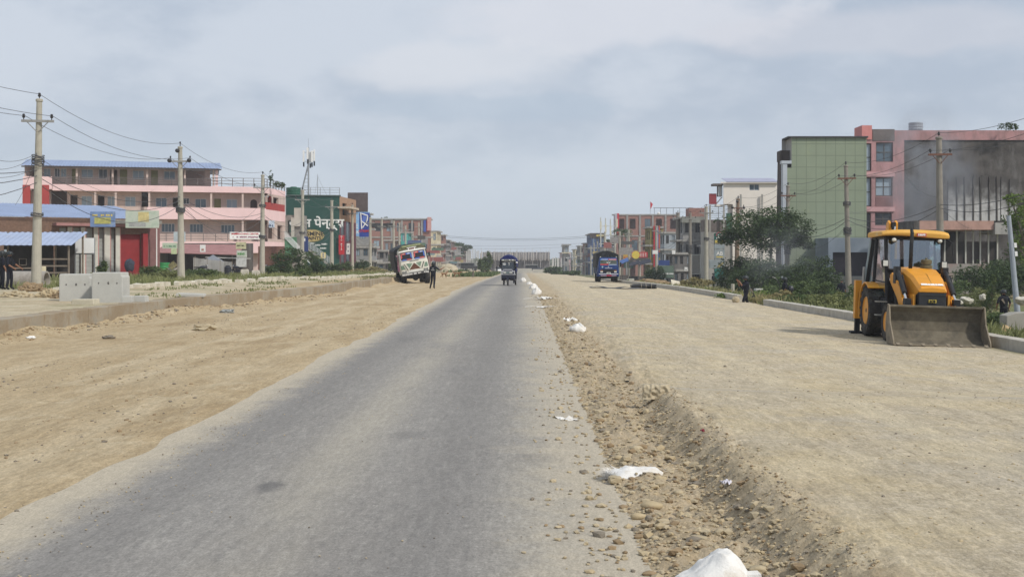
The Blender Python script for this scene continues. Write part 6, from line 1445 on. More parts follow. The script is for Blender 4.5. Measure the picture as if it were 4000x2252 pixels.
 for j in range(12):
  y = .75 + 5.4 * j / 11; row = []
  for i in range(13):
   a = PI * i / 12; hw = 1.36 + .03 * nz(j * .7, i, 3); x = -hw * math.cos(a); xs_ = max(-1, min(1, x / 1.36)); z = 2.82 + .46 * (math.sin(a) ** .8) + .16 * nz(i * .7, j * .6, 1) - .08 * (j == 0) * math.sin(a)
   row.append((x, y, z))
  row = [(-1.40, y, 1.3 + .05 * nz(j, 2)), (-1.41 + .03 * nz(j, 3), y, 2.1)] + row + [(1.41 + .03 * nz(j, 5), y, 2.1), (1.40, y, 1.3 + .05 * nz(j, 7))]
  rows.append(row)
 m_ = len(rows[0]); mb.add([p for q in rows for p in q], [(j * m_ + i, j * m_ + i + 1, (j + 1) * m_ + i + 1, (j + 1) * m_ + i) for j in range(11) for i in range(m_ - 1)] + [tuple(range(m_)), tuple(range(11 * m_ + m_ - 1, 11 * m_ - 1, -1))], B)
 mb.build('tarpaulin', M_tarp, r, smooth=True)
 return r
green_truck()
def blue_truck():
 Y0 = 118.; X0 = wx(2374, Y0); g = gz(X0, Y0)
 r = empty('cargo_truck', (X0, Y0, g), R(0), 'bright blue cab cargo truck with a black covered load standing upright by the right kerb', 'truck')
 r.scale = (.9, .9, .92); bl = mat('truck blue paint', (.008, .034, .15), .5, .1, 2, spec=.3, dirt=(.03, .05, .12), damt=.15); tarp = mat('charcoal tarpaulin', (.022, .024, .026), .7, .4, 1.5)
 for s in (-1, 1):
  wheel(r, s * .86, 0, .46, .26, M_mblack, 0, .5, s, M_tyre); wheel(r, s * .84, 3.8, .46, .5, M_mblack, 0, .5, s, M_tyre)
 mb = MB(); mb.box(-.5, -.38, -1, 6, .6, .8); mb.box(.38, .5, -1, 6, .6, .8); mb.tube([(-.86, 0, .46), (.86, 0, .46)], .08); mb.tube([(-.86, 3.8, .46), (.86, 3.8, .46)], .1); mb.box(-.95, .95, -.95, .3, .4, .7); mb.build('chassis', M_mblack, r)
 yf = -1.2; mb = MB()
 sec = [(.62, 1.02, 0), (1.12, 1.06, -.02), (1.62, 1.02, .02), (1.72, 1.0, .05), (2.36, .90, .26), (2.50, .84, .34)]; vs = []
 for z, hw, dy in sec: vs += [(-hw, yf + .08 + dy, z), (-hw * .93, yf + dy, z), (hw * .93, yf + dy, z), (hw, yf + .08 + dy, z), (hw, .55, z), (-hw, .55, z)]
 fs = [(k * 6 + j, k * 6 + (j + 1) % 6, (k + 1) * 6 + (j + 1) % 6, (k + 1) * 6 + j) for k in range(5) for j in range(6)] + [tuple(range(6)), tuple(range(len(vs) - 1, len(vs) - 7, -1))]
 mb.add(vs, fs); cab = mb.build('cab', bl, r, bev=.03)
 def fr(nm, x0, x1, z0, z1, m, d=.015, par=None, taper=0.):
  def yy(z):
   for a, b in zip(sec[:-1], sec[1:]):
    if a[0] <= z <= b[0]: return yf + a[2] + (b[2] - a[2]) * (z - a[0]) / (b[0] - a[0])
   return yf
  mb = MB(); P = [(x0, yy(z0) - d, z0), (x1, yy(z0) - d, z0), (x1 - taper, yy(z1) - d, z1), (x0 + taper, yy(z1) - d, z1)]
  mb.add(P + [(p[0], p[1] + .04, p[2]) for p in P], [(0, 1, 2, 3), (0, 4, 5, 1), (1, 5, 6, 2), (2, 6, 7, 3), (3, 7, 4, 0)]); return mb.build(nm, m, par or cab)
 ws = fr('windscreen', -.86, .86, 1.74, 2.34, mat('greenish windscreen', (.07, .085, .07), .2, .5, 3, spec=.4), taper=.06)
 fr('sun_strip', -.80, -.02, 2.24, 2.35, mat('blue strip', (.10, .25, .60), .6), .02, ws); fr('sun_strip', 0, .80, 2.24, 2.35, mat('red strip', (.62, .12, .14), .6), .02, ws)
 for x, w in ((-.4, .6), (.4, .6)): mb = MB(); scribble(mb, T(x, yf + .205, 2.30), w, .07, 6, 1.); mb.build('lettering', mat('pale strip lettering', (.72, .66, .72), .6), ws)
 fr('film', -.82, .0, 1.76, 1.85, M_redp, .02, ws); fr('film', .0, .82, 1.76, 1.82, mat('pale blue film', (.40, .48, .66), .6), .02, ws)
 mb = MB(); y = yf + .13; mb.prism([(-.2, 2.06), (-.05, 2.0), (0, 1.95), (.05, 2.0), (.2, 2.06), (.14, 1.92), (.04, 1.88), (-.04, 1.88), (-.14, 1.92)], y - .02, y, 'y'); mb.ico((0, y - .01, 2.1), (.04, .01, .03), 1); mb.build('bird_decal', M_white, ws)
 em = MB(); em.prism([(-.07, 1.52), (0, 1.64), (.07, 1.52), (.035, 1.52), (0, 1.58), (-.035, 1.52)], yf - .02, yf - .0, 'y'); em.build('emblem', M_white, cab)
 mb = MB(); scribble(mb, T(0, yf - .015, 1.44), .72, .05, 8, 1.); mb.build('lettering', M_white, cab)
 mb = MB(); mb.lathe([(.09, 0), (.07, .01), (0, .01)], 14, 'z', T(-.62, yf - .01, 1.55) @ RX(PI / 2)); mb.build('round_sticker', mat('pale round sticker', (.30, .45, .50), .5), cab)
 g_ = fr('grille', -.80, .80, .98, 1.32, mat('black grille', (.02, .02, .024), .6), .03)
 for k in range(5): fr('grille_slat', -.5, .5, 1.0 + k * .06, 1.02 + k * .06, M_mblack, .045, g_)
 for s in (-1, 1):
  l = fr('headlight', s * .70 - .13, s * .70 + .13, 1.0, 1.14, M_lamp, .05, g_); fr('indicator', s * .70 - .13, s * .70 + .13, 1.17, 1.24, mat('amber indicator', (.30, .10, .05), .5), .045, g_)
  mb = MB(); mb.tube([(s * .98, yf + .2, 1.9), (s * 1.2, yf + .1, 1.85)], .02, 5); mb.box(s * 1.22 - .08, s * 1.22 + .08, yf + .08, yf + .13, 1.55, 2.0); mb.build('mirror', M_mblack, r, bev=.02)
  mb = MB(); mb.ico((s * .8, yf + .35, 2.54), (.06, .06, .06), 1); mb.build('roof_marker', M_lamp, cab)
  MB().box(s * 1.0 - .12, s * 1.0 + .12, -.5, .5, .55, 1.1).build('wheel_arch', bl, r, bev=.04)
 b = MB().box(-1.05, 1.05, yf - .12, yf + .02, .66, .92).build('bumper', bl, r, bev=.02)
 MB().box(-.98, .98, yf - .135, yf - .122, .84, .89).build('white_stripe', M_white, b); MB().box(-.80, .80, yf - .135, yf - .122, .68, .73).build('white_stripe', mat('pinkish stripe', (.72, .5, .55), .6), b); MB().box(-.2, .3, yf - .14, yf - .136, .66, .76).build('red_patch', M_redp, b)
 p = MB().box(-.2, .2, yf - .16, yf - .14, .88, 1.03).build('number_plate', M_white, b); mb = MB(); scribble(mb, T(0, yf - .161, .95), .3, .09, 2, 1.); mb.build('lettering', M_black, p)
 MB().box(-1.1, 1.1, .75, 6.2, .85, 2.0).build('cargo_bed', mat('dull blue bed', (.03, .05, .10), .7, .2, 2), r)
 mb = MB(); rows = []
 for j in range(10):
  y = .62 + 5.7 * j / 9; pr = [(-1.18, 1.5), (-1.18, 2.2), (-1.17, 2.84), (-.9, 2.98), (-.45, 3.12), (0, 3.18), (.45, 3.08), (.9, 2.90), (1.16, 2.74), (1.18, 2.2), (1.18, 1.5)]
  rows.append([(x + .02 * nz(j * .8, i), y, z + .05 * nz(j * .6, i * .8, 3)) for i, (x, z) in enumerate(pr)])
 m_ = 11; mb.add([q for w in rows for q in w], [(j * m_ + i, j * m_ + i + 1, (j + 1) * m_ + i + 1, (j + 1) * m_ + i) for j in range(9) for i in range(m_ - 1)] + [tuple(range(m_)), tuple(range(9 * m_ + m_ - 1, 9 * m_ - 1, -1))])
 tp = mb.build('tarpaulin', tarp, r)
 mb = MB()
 for (x0, z0, x1, z1) in ((.05, 3.1, .5, 2.45), (.0, 3.12, .1, 2.4), (-.1, 3.05, -.7, 2.5), (.2, 3.05, .9, 2.6)): mb.add([(x0, .58, z0), (x0 + .03, .6, z0), (x1 + .05, .6, z1), (x1, .55, z1)], [(0, 1, 2, 3)])
 mb.build('fold', tarp, tp)
blue_truck()
def rickshaw():
 Y0 = 97.; X0 = wx(1988, Y0); g = base(Y0) + .016
 r = empty('auto_rickshaw', (X0, Y0, g), R(-3), 'dark blue three wheeled rickshaw with a bulging blue canopy driving up the asphalt', 'rickshaw')
 r.scale = (1.07,) * 3; nv = mat('rickshaw navy', (.008, .010, .030), .45, .2, 3, spec=.5); cv = mat('blue canopy cloth', (.010, .016, .095), .75, .25, 2); bk = M_mblack; wh = mat('white tube', (.72, .72, .74), .4, .05, 3)
 yw = -1.15
 t = wheel(r, 0, yw, .27, .10, M_metal, 0, .6, 1, M_tyre)
 for s in (-1, 1): wheel(r, s * .42, .95, .27, .10, M_metal, 0, .6, s, M_tyre)
 mb = MB(); mb.prism([(-1.2, .42), (-1.28, .55), (-1.22, .95), (-1.0, 1.16), (-.85, 1.16), (-.8, .5), (-.9, .38)], -.46, .46, 'x'); b = mb.build('front_panel', nv, r, bev=.06)
 mb = MB(); mb.box(-.47, .47, -.9, 1.3, .36, .46); mb.box(-.5, .5, .35, 1.3, .46, .95); mb.box(-.36, .36, 1.1, 1.3, .95, 1.4); mb.box(-.46, .46, 1.3, 1.34, .5, 1.62); mb.box(-.4, -.34, -.1, 1.1, .15, .36); mb.box(.3, .36, -.1, 1.1, .15, .36); mb.build('body', nv, r, bev=.03)
 mb = MB(); mb.box(-.3, .3, -.35, .05, .5, .75); mb.box(-.4, .4, .45, .95, .95, 1.05); mb.build('seat', bk, r, bev=.04)
 MB().prism([(-1.36, .50), (-1.40, .3), (-1.1, .52), (-.95, .52), (-1.2, .62)], -.075, .075, 'x').build('front_mudguard', nv, r)
 mb = MB()
 for s in (-1, 1): mb.tube([(s * .10, yw - .0, .27), (s * .09, -1.18, .62), (s * .07, -1.1, .75)], .028, 8)
 mb.build('fork', M_chrome, r)
 mb = MB(); hz = 1.72
 for s in (-1, 1): mb.tube([(s * .45, -1.0, .9), (s * .44, -.98, hz)], .03, 6); mb.tube([(s * .48, 1.2, .5), (s * .47, 1.2, hz)], .03, 6); mb.tube([(s * .48, .2, .5), (s * .47, .2, hz)], .025, 6)
 mb.tube([(-.45, -.98, hz), (.45, -.98, hz)], .03, 6); mb.build('frame', bk, r)
 MB().quad((-.42, -1.01, 1.14), (.42, -1.01, 1.14), (.42, -.985, 1.62), (-.42, -.985, 1.62)).build('windscreen', glassmat('rickshaw screen', (.42, .40, .44), .15), r)
 mb = MB(); mb.prism([(-.38, 1.62), (-.2, 1.6), (-.12, 1.5), (-.2, 1.44), (-.36, 1.46)], -1.035, -1.025, 'y'); mb.prism([(-.02, 1.62), (.12, 1.62), (.09, 1.42), (.06, 1.42), (.05, 1.56)], -1.035, -1.025, 'y'); mb.build('white_sticker', M_white, r)
 v = MB().box(-.46, .46, -1.2, -.98, hz, hz + .13).build('lamp_board', mat('chrome grey board', (.20, .20, .19), .5, .5, 8), r, bev=.03)
 for x in (-.34, .34, .12): MB().ico((x, -1.21, hz + .065), (.06, .03, .055), 1).build('roof_lamp', M_lamp, v, smooth=True)
 rows = []; mb = MB()
 for j in range(9):
  y = -1.12 + 2.6 * j / 8; row = [(-.56, y, 1.28), (-.57, y, 1.55)]
  k = .7 + .3 * math.sin(PI * min(1, (j + .7) / 8))
  for i in range(11):
   a = PI * i / 10; row.append((-.55 * math.cos(a), y, hz + .10 + .36 * k * math.sin(a) ** 1.4 + .03 * nz(i * .7, j * .8)))
  row += [(.57, y, 1.55), (.56, y, 1.28)]; rows.append(row)
 m_ = len(rows[0]); mb.add([q for w in rows for q in w], [(j * m_ + i, j * m_ + i + 1, (j + 1) * m_ + i + 1, (j + 1) * m_ + i) for j in range(8) for i in range(m_ - 1)] + [tuple(range(2, m_ - 2)), tuple(range(8 * m_ + m_ - 3, 8 * m_ + 1, -1))])
 mb.build('canopy', cv, r, smooth=False)
 for s in (-1, 1):
  mb = MB(); mb.ico((s * .55, -1.12, 1.36), (.07, .04, .12), 1); mb.tube([(s * .44, -1.0, 1.4), (s * .55, -1.1, 1.4)], .015, 5); mb.build('mirror', bk, r)
 MB().ico((.6, -1.0, 1.62), (.09, .06, .06), 2).build('white_lamp', M_white, r); MB().ico((.54, -.6, 1.05), (.08, .3, .16), 2, .3, 2).build('side_curtain', cv, r)
 mb = MB(); e = [(-.48, -1.36, 1.02), (-.36, -1.36, 1.0), (-.28, -1.38, 1.13), (.28, -1.38, 1.13), (.36, -1.36, 1.0), (.50, -1.36, 1.02)]; mb.tube(e, .022, 6); mb.tube([(-.46, -1.37, .80), (.58, -1.37, .79)], .018, 6); mb.tube([(-.46, -1.37, .8), (-.47, -1.36, 1.02)], .018, 6); mb.tube([(-.38, -1.37, .8), (-.38, -1.36, 1.0)], .015, 6); mb.tube([(.47, -1.37, .8), (.48, -1.36, 1.02)], .018, 6); mb.tube([(-.36, -1.36, 1.0), (.36, -1.36, 1.0)], .015, 6); mb.build('bull_bar', wh, r)
 for s in (-1, 1): MB().ico((s * .22, -1.31, .93), (.13, .05, .07), 2).build('headlight', M_lamp, r, smooth=True)
 MB().box(-.10, .10, -1.34, -1.29, .86, .99).build('badge_plate', mat('green grey plate', (.12, .17, .17), .5), r)
 MB().ico((.1, .1, 1.15), (.2, .16, .33), 2).build('driver_seatback', bk, r, smooth=True)
 return r
rickshaw()
def jeep(x, y, lab, m, cat='jeep'):
 r = empty('jeep', (x, y, gz(x, y)), R(80), lab, cat)
 for sx in (-1, 1):
  for yy in (-1.1, 1.1): wheel(r, sx * .75, yy, .38, .24, M_metal, 0, .5, sx, M_tyre)
 MB().prism([(-2.1, .5), (-2.1, 1.05), (-1.0, 1.15), (2.0, 1.15), (2.1, .5)], -.8, .8, 'x').build('body', m, r, bev=.05)
 mb = MB(); mb.box(-.78, .78, -.9, 2.0, 1.85, 1.93); mb.build('roof', mat('pale roof', (.5, .5, .48), .6), r)
 mb = MB()
 for sx in (-.75, .75):
  for yy in (-.95, .1, 1.1, 1.95): mb.tube([(sx, yy, 1.1), (sx, yy + .02, 1.87)], .04, 5)
 mb.build('pillar_frame', m, r)
 MB().box(-.7, .7, -.86, 1.9, 1.16, 1.84).build('window', M_paned, r)
jeep(wx(1838, 300), 296, 'dark jeep with a pale roof parked broadside beyond the left barrier block', mat('dark jeep paint', (.05, .05, .05), .6, .2, 2))
jeep(wx(2085, 320), 316, 'dark police jeep with men on it behind the long right barrier block', mat('navy jeep paint', (.04, .045, .06), .6, .2, 2))
def car(x, y, rz, lab, m):
 r = empty('parked_car', (x, y, gz(x, y)), rz, lab, 'car')
 for sx in (-1, 1):
  for yy in (-1.25, 1.25): wheel(r, sx * .72, yy, .31, .2, M_metal, 0, .55, sx, M_tyre)
 MB().prism([(-2.0, .35), (-2.05, .7), (-1.1, .88), (1.75, .95), (2.0, .8), (2.0, .35)], -.82, .82, 'x').build('body', m, r, bev=.08)
 mb = MB(); mb.add([(-.72, -1.0, .86), (.72, -1.0, .86), (.76, 1.6, .92), (-.76, 1.6, .92), (-.58, -.35, 1.42), (.58, -.35, 1.42), (.6, 1.2, 1.42), (-.6, 1.2, 1.42)], [(4, 5, 6, 7), (0, 1, 5, 4), (1, 2, 6, 5), (2, 3, 7, 6), (3, 0, 4, 7)]); mb.build('cabin_glass', M_paned, r); MB().box(-.58, .58, -.33, 1.2, 1.421, 1.46).build('roof', m, r, bev=.02)
 for s in (-1, 1): MB().box(s * .6 - .15, s * .6 + .15, -2.06, -2.0, .55, .7).build('headlight', M_lamp, r)
car(wx(1950, 290), 290, R(8), 'small white car far along the road beside a standing man', M_white)
M_skin = mat('brown skin', (.25, .125, .075), .6, .1, 8)
M_hair = mat('black hair', (.012, .011, .011), .6, .2, 12)
M_uni = mat('navy uniform', (.011, .012, .02), .85, .25, 7); M_trou = mat('navy trousers', (.010, .011, .018), .85, .25, 7)
M_boot = mat('black boot', (.010, .010, .010), .5, .2, 9); M_vest = mat('black body vest', (.009, .010, .014), .8, .3, 10)
M_helm = mat('dark helmet', (.022, .026, .028), .45, .2, 5, spec=.4)
def skinmesh(name, nodes, edges, rootn, mats, sub=1):
 """nodes: name -> (pos, rx, ry); edges: (a, b, material); one continuous grown surface"""
 names = list(nodes); ix = {n: i for i, n in enumerate(names)}
 me = bpy.data.meshes.new(name); me.from_pydata([tuple(nodes[n][0]) for n in names], [(ix[a], ix[b]) for a, b, _ in edges], []); me.update()
 o = bpy.data.objects.new(name + 'x', me); COL.objects.link(o)
 sk = o.modifiers.new('s', 'SKIN'); sk.use_smooth_shade = True; sk.branch_smoothing = .3
 for n in names:
  d = me.skin_vertices[0].data[ix[n]]; d.radius = (nodes[n][1], nodes[n][2]); d.use_root = (n == rootn)
 sb = o.modifiers.new('u', 'SUBSURF'); sb.levels = sub; sb.render_levels = sub
 dg = bpy.context.evaluated_depsgraph_get(); dg.update()
 out = bpy.data.meshes.new_from_object(o.evaluated_get(dg)); bpy.data.objects.remove(o); bpy.data.meshes.remove(me)
 out.name = name; out.materials.clear(); ml = []
 for *_, m in edges:
  if m not in ml: ml.append(m); out.materials.append(m)
 segs = [(Vector(nodes[a][0]), Vector(nodes[b][0]), ml.index(m), (nodes[a][1] + nodes[b][1]) / 2) for a, b, m in edges]
 for p in out.polygons:
  c = p.center; best = 9e9; k = 0
  for a, b, mi, rr in segs:
   d = b - a; t = max(0, min(1, (c - a).dot(d) / max(1e-9, d.length_squared))); q = (c - a - d * t).length - rr * .8
   if q < best: best, k = q, mi
  p.material_index = k; p.use_smooth = True
 return out
def person(x, y, z, yaw, label, pose=None, top=None, trou=None, sleeve='short', helmet=None, vest=True, back=None, scale=1., group=None, hair=True, hip_drop=0.):
 top = top or M_uni; trou = trou or M_trou; arm = M_skin if sleeve == 'short' else top
 J = {'pelvis': (0, 0, .96), 'waist': (0, -.01, 1.10), 'chest': (0, 0, 1.31), 'neckb': (0, .01, 1.46), 'neck': (0, .0, 1.53), 'head': (0, -.02, 1.62), 'crown': (0, 0, 1.70),
         'shL': (.185, .01, 1.42), 'elL': (.25, .03, 1.15), 'wrL': (.25, -.06, .93), 'shR': (-.185, .01, 1.42), 'elR': (-.25, .03, 1.15), 'wrR': (-.25, -.06, .93),
         'hipL': (.095, 0, .91), 'knL': (.11, -.02, .50), 'anL': (.11, .03, .10), 'toL': (.13, -.13, .04), 'hipR': (-.095, 0, .91), 'knR': (-.11, -.02, .50), 'anR': (-.11, .03, .10), 'toR': (-.13, -.13, .04)}
 J.update(pose or {})
 rad = {'pelvis': (.150, .115), 'waist': (.145, .11), 'chest': (.165, .115), 'neckb': (.085, .075), 'neck': (.055, .058), 'head': (.080, .098), 'crown': (.062, .075), 'sh': (.068, .068), 'el': (.046, .046), 'wr': (.030, .033),
           'hip': (.098, .10), 'kn': (.066, .068), 'an': (.050, .052), 'to': (.045, .032)}
 N = {}; bulk = lambda k: 1.0 if k in ('head', 'crown', 'neck') or k[:2] == 'wr' else 1.13
 for k, p in J.items():
  q = rad.get(k) or rad[k[:2] if k[:3] != 'hip' else 'hip']; N[k] = (Vector(p), q[0] * bulk(k), q[1] * bulk(k))
 E = [('pelvis', 'waist', top), ('waist', 'chest', top), ('chest', 'neckb', top), ('neckb', 'neck', M_skin), ('neck', 'head', M_skin), ('head', 'crown', M_hair)]
 N['nose'] = (N['head'][0] + Vector((0, -.115, -.012)), .014, .014); E.append(('head', 'nose', M_skin))
 for s in 'LR':
  E += [('chest', 'sh' + s, top), ('sh' + s, 'el' + s, top), ('el' + s, 'wr' + s, arm), ('pelvis', 'hip' + s, trou), ('hip' + s, 'kn' + s, trou), ('kn' + s, 'an' + s, trou), ('an' + s, 'to' + s, M_boot)]
  w = N['wr' + s][0]; d = (w - N['el' + s][0]).normalized(); side = d.cross(Vector((1, .2, .1))).normalized(); n2 = d.cross(side)
  pm = w + d * .07; N['palm' + s] = (pm, .020, .038); E.append(('wr' + s, 'palm' + s, M_skin))
  for i in range(4):
   a = pm + side * (.027 - .018 * i) + d * (.035 - .004 * abs(i - 1)); b = a + d * (.04 - .005 * abs(i - 1)) + n2 * .012; c = b + d * .022 + n2 * .02
   for nm, p, r_ in (('f%d' % i, a, .0085), ('g%d' % i, b, .0078), ('h%d' % i, c, .0066)): N[nm + s] = (p, r_, r_)
   E += [('palm' + s, 'f%d' % i + s, M_skin), ('f%d' % i + s, 'g%d' % i + s, M_skin), ('g%d' % i + s, 'h%d' % i + s, M_skin)]
  a = w + d * .035 + side * .035; b = a + d * .03 + side * .018 + n2 * .01
  N['t0' + s] = (a, .011, .011); N['t1' + s] = (b, .0085, .0085); E += [('wr' + s, 't0' + s, M_skin), ('t0' + s, 't1' + s, M_skin)]
 me = skinmesh('person', N, E, 'pelvis', None)
 o = bpy.data.objects.new('person', me); COL.objects.link(o); o.location = (x, y, z); o.rotation_euler = (0, 0, yaw); o.scale = (scale,) * 3
 tag(o, label, 'person', group)
 h = N['head'][0]
 mb = MB()          # ears and eyes
 for s in (-1, 1): mb.ico(h + Vector((s * .083, .005, -.005)), (.012, .02, .03), 1)
 mb.build('ear', M_skin, o, smooth=True)
 mb = MB()
 for s in (-1, 1): mb.ico(h + Vector((s * .032, -.089, .012)), (.013, .008, .007), 1)
 mb.build('eye', M_hair, o, smooth=True)
 if helmet:
  mb = MB(); mb.lathe([(.128, -.045), (.135, -.03), (.130, .03), (.105, .085), (.055, .118), (0, .126)], 20, 'z', T(*(h + Vector((0, .01, .03)))) @ Matrix.Diagonal((.95, 1.12, 1, 1)))
  if helmet == 'riot': mb.lathe([(.118, -.14), (.128, -.05), (.13, -.04)], 20, 'z', T(*(h + Vector((0, .04, .03)))) @ Matrix.Diagonal((.95, .9, 1, 1)))
  hl = mb.build('helmet', M_helm, o, smooth=True)
  if helmet == 'riot':
   mb = MB(); mb.add([(h.x + .11 * math.sin(a), h.y - .15 * math.cos(a) - .03, h.z + zz) for zz in (.09, .20) for a in [R(-60 + 20 * k) for k in range(7)]], [(i, i + 1, i + 8, i + 7) for i in range(6)]); mb.build('visor', mat('clear grey visor', (.36, .39, .40), .25, .1, 3, spec=.6), hl)
  if helmet == 'cap': MB().prism([(h.x - .07, h.y - .20), (h.x + .07, h.y - .20), (h.x + .09, h.y - .09), (h.x - .09, h.y - .09)], h.z + .045, h.z + .06, 'z').build('brim', M_helm, hl)
 if vest:
  c = N['chest'][0]; w = N['waist'][0]; mb = MB(); rows = []
  for (z_, a, b) in ((-.26, .185, .145), (-.12, .195, .15), (.02, .20, .155), (.10, .17, .14), (.145, .12, .11)):
   t = max(0, min(1, -z_ / .22)); cc = c.lerp(w, t); rows.append([(cc.x + a * math.cos(q) , cc.y + b * math.sin(q), c.z + z_) for q in [2 * PI * k / 18 for k in range(18)]])
  mb.add([p for q in rows for p in q], [(j * 18 + i, j * 18 + (i + 1) % 18, (j + 1) * 18 + (i + 1) % 18, (j + 1) * 18 + i) for j in range(4) for i in range(18)] + [tuple(range(17, -1, -1)), tuple(range(72, 90))])
  mb.box(c.x - .1, c.x - .03, c.y - .18, c.y - .12, c.z - .2, c.z - .08); mb.box(c.x + .03, c.x + .1, c.y - .18, c.y - .12, c.z - .2, c.z - .08)
  v = mb.build('vest', M_vest, o, smooth=False)
  if back:
   mb = MB(); K = T(c.x, c.y + .158, c.z) @ RZ(PI)
   text(mb, back, .068, K @ T(0, 0, -.085), M_white, bold=.001, ext=.003); mb.box(-.045, -.02, -.004, 0, .005, .05, K); mb.box(.02, .05, -.004, 0, .005, .05, K); mb.build('lettering', mat('grey white lettering', (.5, .5, .5), .7), v)
 return o
def rifle(loc, a, b, label):
 A, B = Vector(a), Vector(b); d = B - A
 rt = empty('rifle', loc, 0, label, 'rifle')
 L = d.length; q = d.to_track_quat('X', 'Z').to_matrix().to_4x4(); M = Matrix.Translation(A) @ q
 MB().prism([(0, -.05), (.22, -.02), (.24, .03), (0, .045)], -.018, .018, 'y', M).build('stock', M_wood, rt)
 mb = MB(); mb.box(.22, L * .6, -.02, .02, -.02, .04, M); mb.tube([M @ V(L * .5, 0, .015), M @ V(L, 0, .015)], .011, 6); mb.box(.34, .40, -.015, .015, -.14, -.02, M); mb.build('barrel', M_mblack, rt)
 return rt
Y = 83.5; x = wx(1692, Y)
person(x, Y, gz(x, Y), PI - .15, 'policeman in navy uniform and helmet, back turned, pointing right in front of the tilted truck',
       {'elR': (-.40, -.06, 1.24), 'wrR': (-.62, -.14, 1.36), 'elL': (.24, -.12, 1.17), 'wrL': (.10, -.30, 1.22), 'knR': (-.10, .08, .50), 'anR': (-.12, .30, .12), 'toR': (-.13, .17, .05), 'knL': (.12, -.12, .50), 'anL': (.20, -.02, .10), 'toL': (.24, -.2, .04)}, helmet='riot', back='POLICE')
Y = 59.; x = wx(37, Y)
person(x, Y, gz(x, Y) + .02, -.9 + PI * .75, 'policeman in dark uniform and vest standing at the left edge, one hand held out',
       {'elL': (.24, -.12, 1.2), 'wrL': (.28, -.38, 1.02), 'elR': (-.27, -.08, 1.16), 'wrR': (-.22, -.30, 1.02), 'knL': (.16, -.02, .5), 'anL': (.2, .03, .1), 'toL': (.23, -.13, .04), 'anR': (-.2, .03, .1), 'knR': (-.15, -.02, .5), 'toR': (-.24, -.13, .04)}, helmet='cap', back=None)
Y = 60.; x = wx(8, Y)
person(x, Y, gz(x, Y) + .02, 2.3, 'policeman in a raised visor helmet, half cut off by the left edge of the view', {'anL': (.17, .03, .1), 'anR': (-.17, .03, .1)}, helmet='riot', scale=1.03)
Y = 62.8; x = wx(2914, Y)
person(x, Y, wz(1077, Y) - 1.755, PI * 1.5 + .15, 'policeman with shoulder strap raising hands to his face at the right kerb gap',
       {'elR': (-.28, -.22, 1.22), 'wrR': (-.16, -.36, 1.46), 'elL': (.22, -.24, 1.24), 'wrL': (.08, -.34, 1.44), 'knL': (.1, -.18, .52), 'anL': (.1, -.06, .12), 'toL': (.1, -.22, .06), 'knR': (-.1, .08, .5), 'anR': (-.1, .25, .12), 'toR': (-.1, .1, .05)}, helmet='cap', sleeve='short')
o = MB(); o.tube([(-.06, .14, 1.43), (.02, .2, 1.15), (.20, .16, .92)], .018, 6); o.tube([(-.06, .14, 1.43), (-.08, -.12, 1.38), (.1, -.16, 1.0)], .016, 6)
o = o.build('gun_strap', mat('grey webbing', (.22, .22, .2), .8)); o.location = (x, Y, wz(1077, Y) - 1.755); o.rotation_euler = (0, 0, PI * 1.5 + .15); tag(o, 'grey webbing strap worn by the policeman in the gap of the right kerb', 'strap')
rifle((x + .22, Y - .12, wz(1077, Y) - 1.755), (0, 0, 1.12), (.32, -.05, .45), 'rifle slung behind the policeman in the gap of the right kerb')
Y = 70.; x = wx(3066, Y)
person(x, Y, wz(1082, Y) - 1.76, PI * 1.5 - .3, 'policeman in a helmet with a black bag walking among the weeds behind the right kerb',
       {'elL': (.22, .1, 1.16), 'wrL': (.2, -.05, .95), 'anR': (-.1, .2, .1), 'anL': (.1, -.2, .1)}, helmet='riot')
o = MB().ico((0, 0, 0), (.17, .12, .2), 2, .2, 3, 1).build('bag', mat('black shiny bag', (.015, .015, .02), .3, .3, 8, spec=.6), smooth=True); o.location = (x + .3, Y - .1, wz(1128, Y)); tag(o, 'black bag hanging at the helmeted policeman among the weeds', 'bag')
Y = 82.; x = wx(3287, Y)
person(x, Y, wz(1092, Y) - 1.72, 2.6, 'bareheaded man in dark clothes behind the weeds beside the pale lower pole', {}, vest=False)
Y = 57.5; x = wx(3921, Y); zf = wz(1133, Y) - 1.73
person(x, Y, zf, PI + .12, 'policeman in a navy cap seen from behind near the right edge, rifle on back',
       {'elR': (-.29, .03, 1.18), 'wrR': (-.27, -.05, .93), 'elL': (.32, .06, 1.18), 'wrL': (.28, -.10, .98), 'anL': (.13, .05, .1), 'anR': (-.11, -.08, .1)}, helmet='cap')
rifle((x, Y, zf), (-.16, -.22, 1.34), (.26, -.24, .62), 'rifle slung across the back of the policeman near the right edge')
Y = 284.; x = wx(1941, Y)
person(x, Y, gz(x, Y), 2.9, 'distant man in dark clothes standing at the far left edge of the asphalt', {}, vest=False, sleeve='long')
Y = 155.; x = wx(1231, Y)
person(x, Y, gz(x, Y) - .1, .4, 'person in dark clothes standing below the outside staircase of the green building', {}, vest=False)
Y = 134.; x = wx(2816, Y)
person(x, Y, gz(x, Y), 2.0, 'dark figure standing right in front of the teal door panel of the sign pylon', {}, vest=False, sleeve='long')
Y = 135.; x = wx(2786, Y)
person(x, Y, gz(x, Y), 1.0, 'dark figure standing left of the sign pylon', {}, vest=False, sleeve='long', helmet='cap')
Y = 300.; x = wx(1968, Y)
M_dog = mat('reddish dog coat', (.22, .115, .055), .8, .25, 6); M_dogg = mat('grey dog coat', (.20, .185, .16), .8, .25, 6)
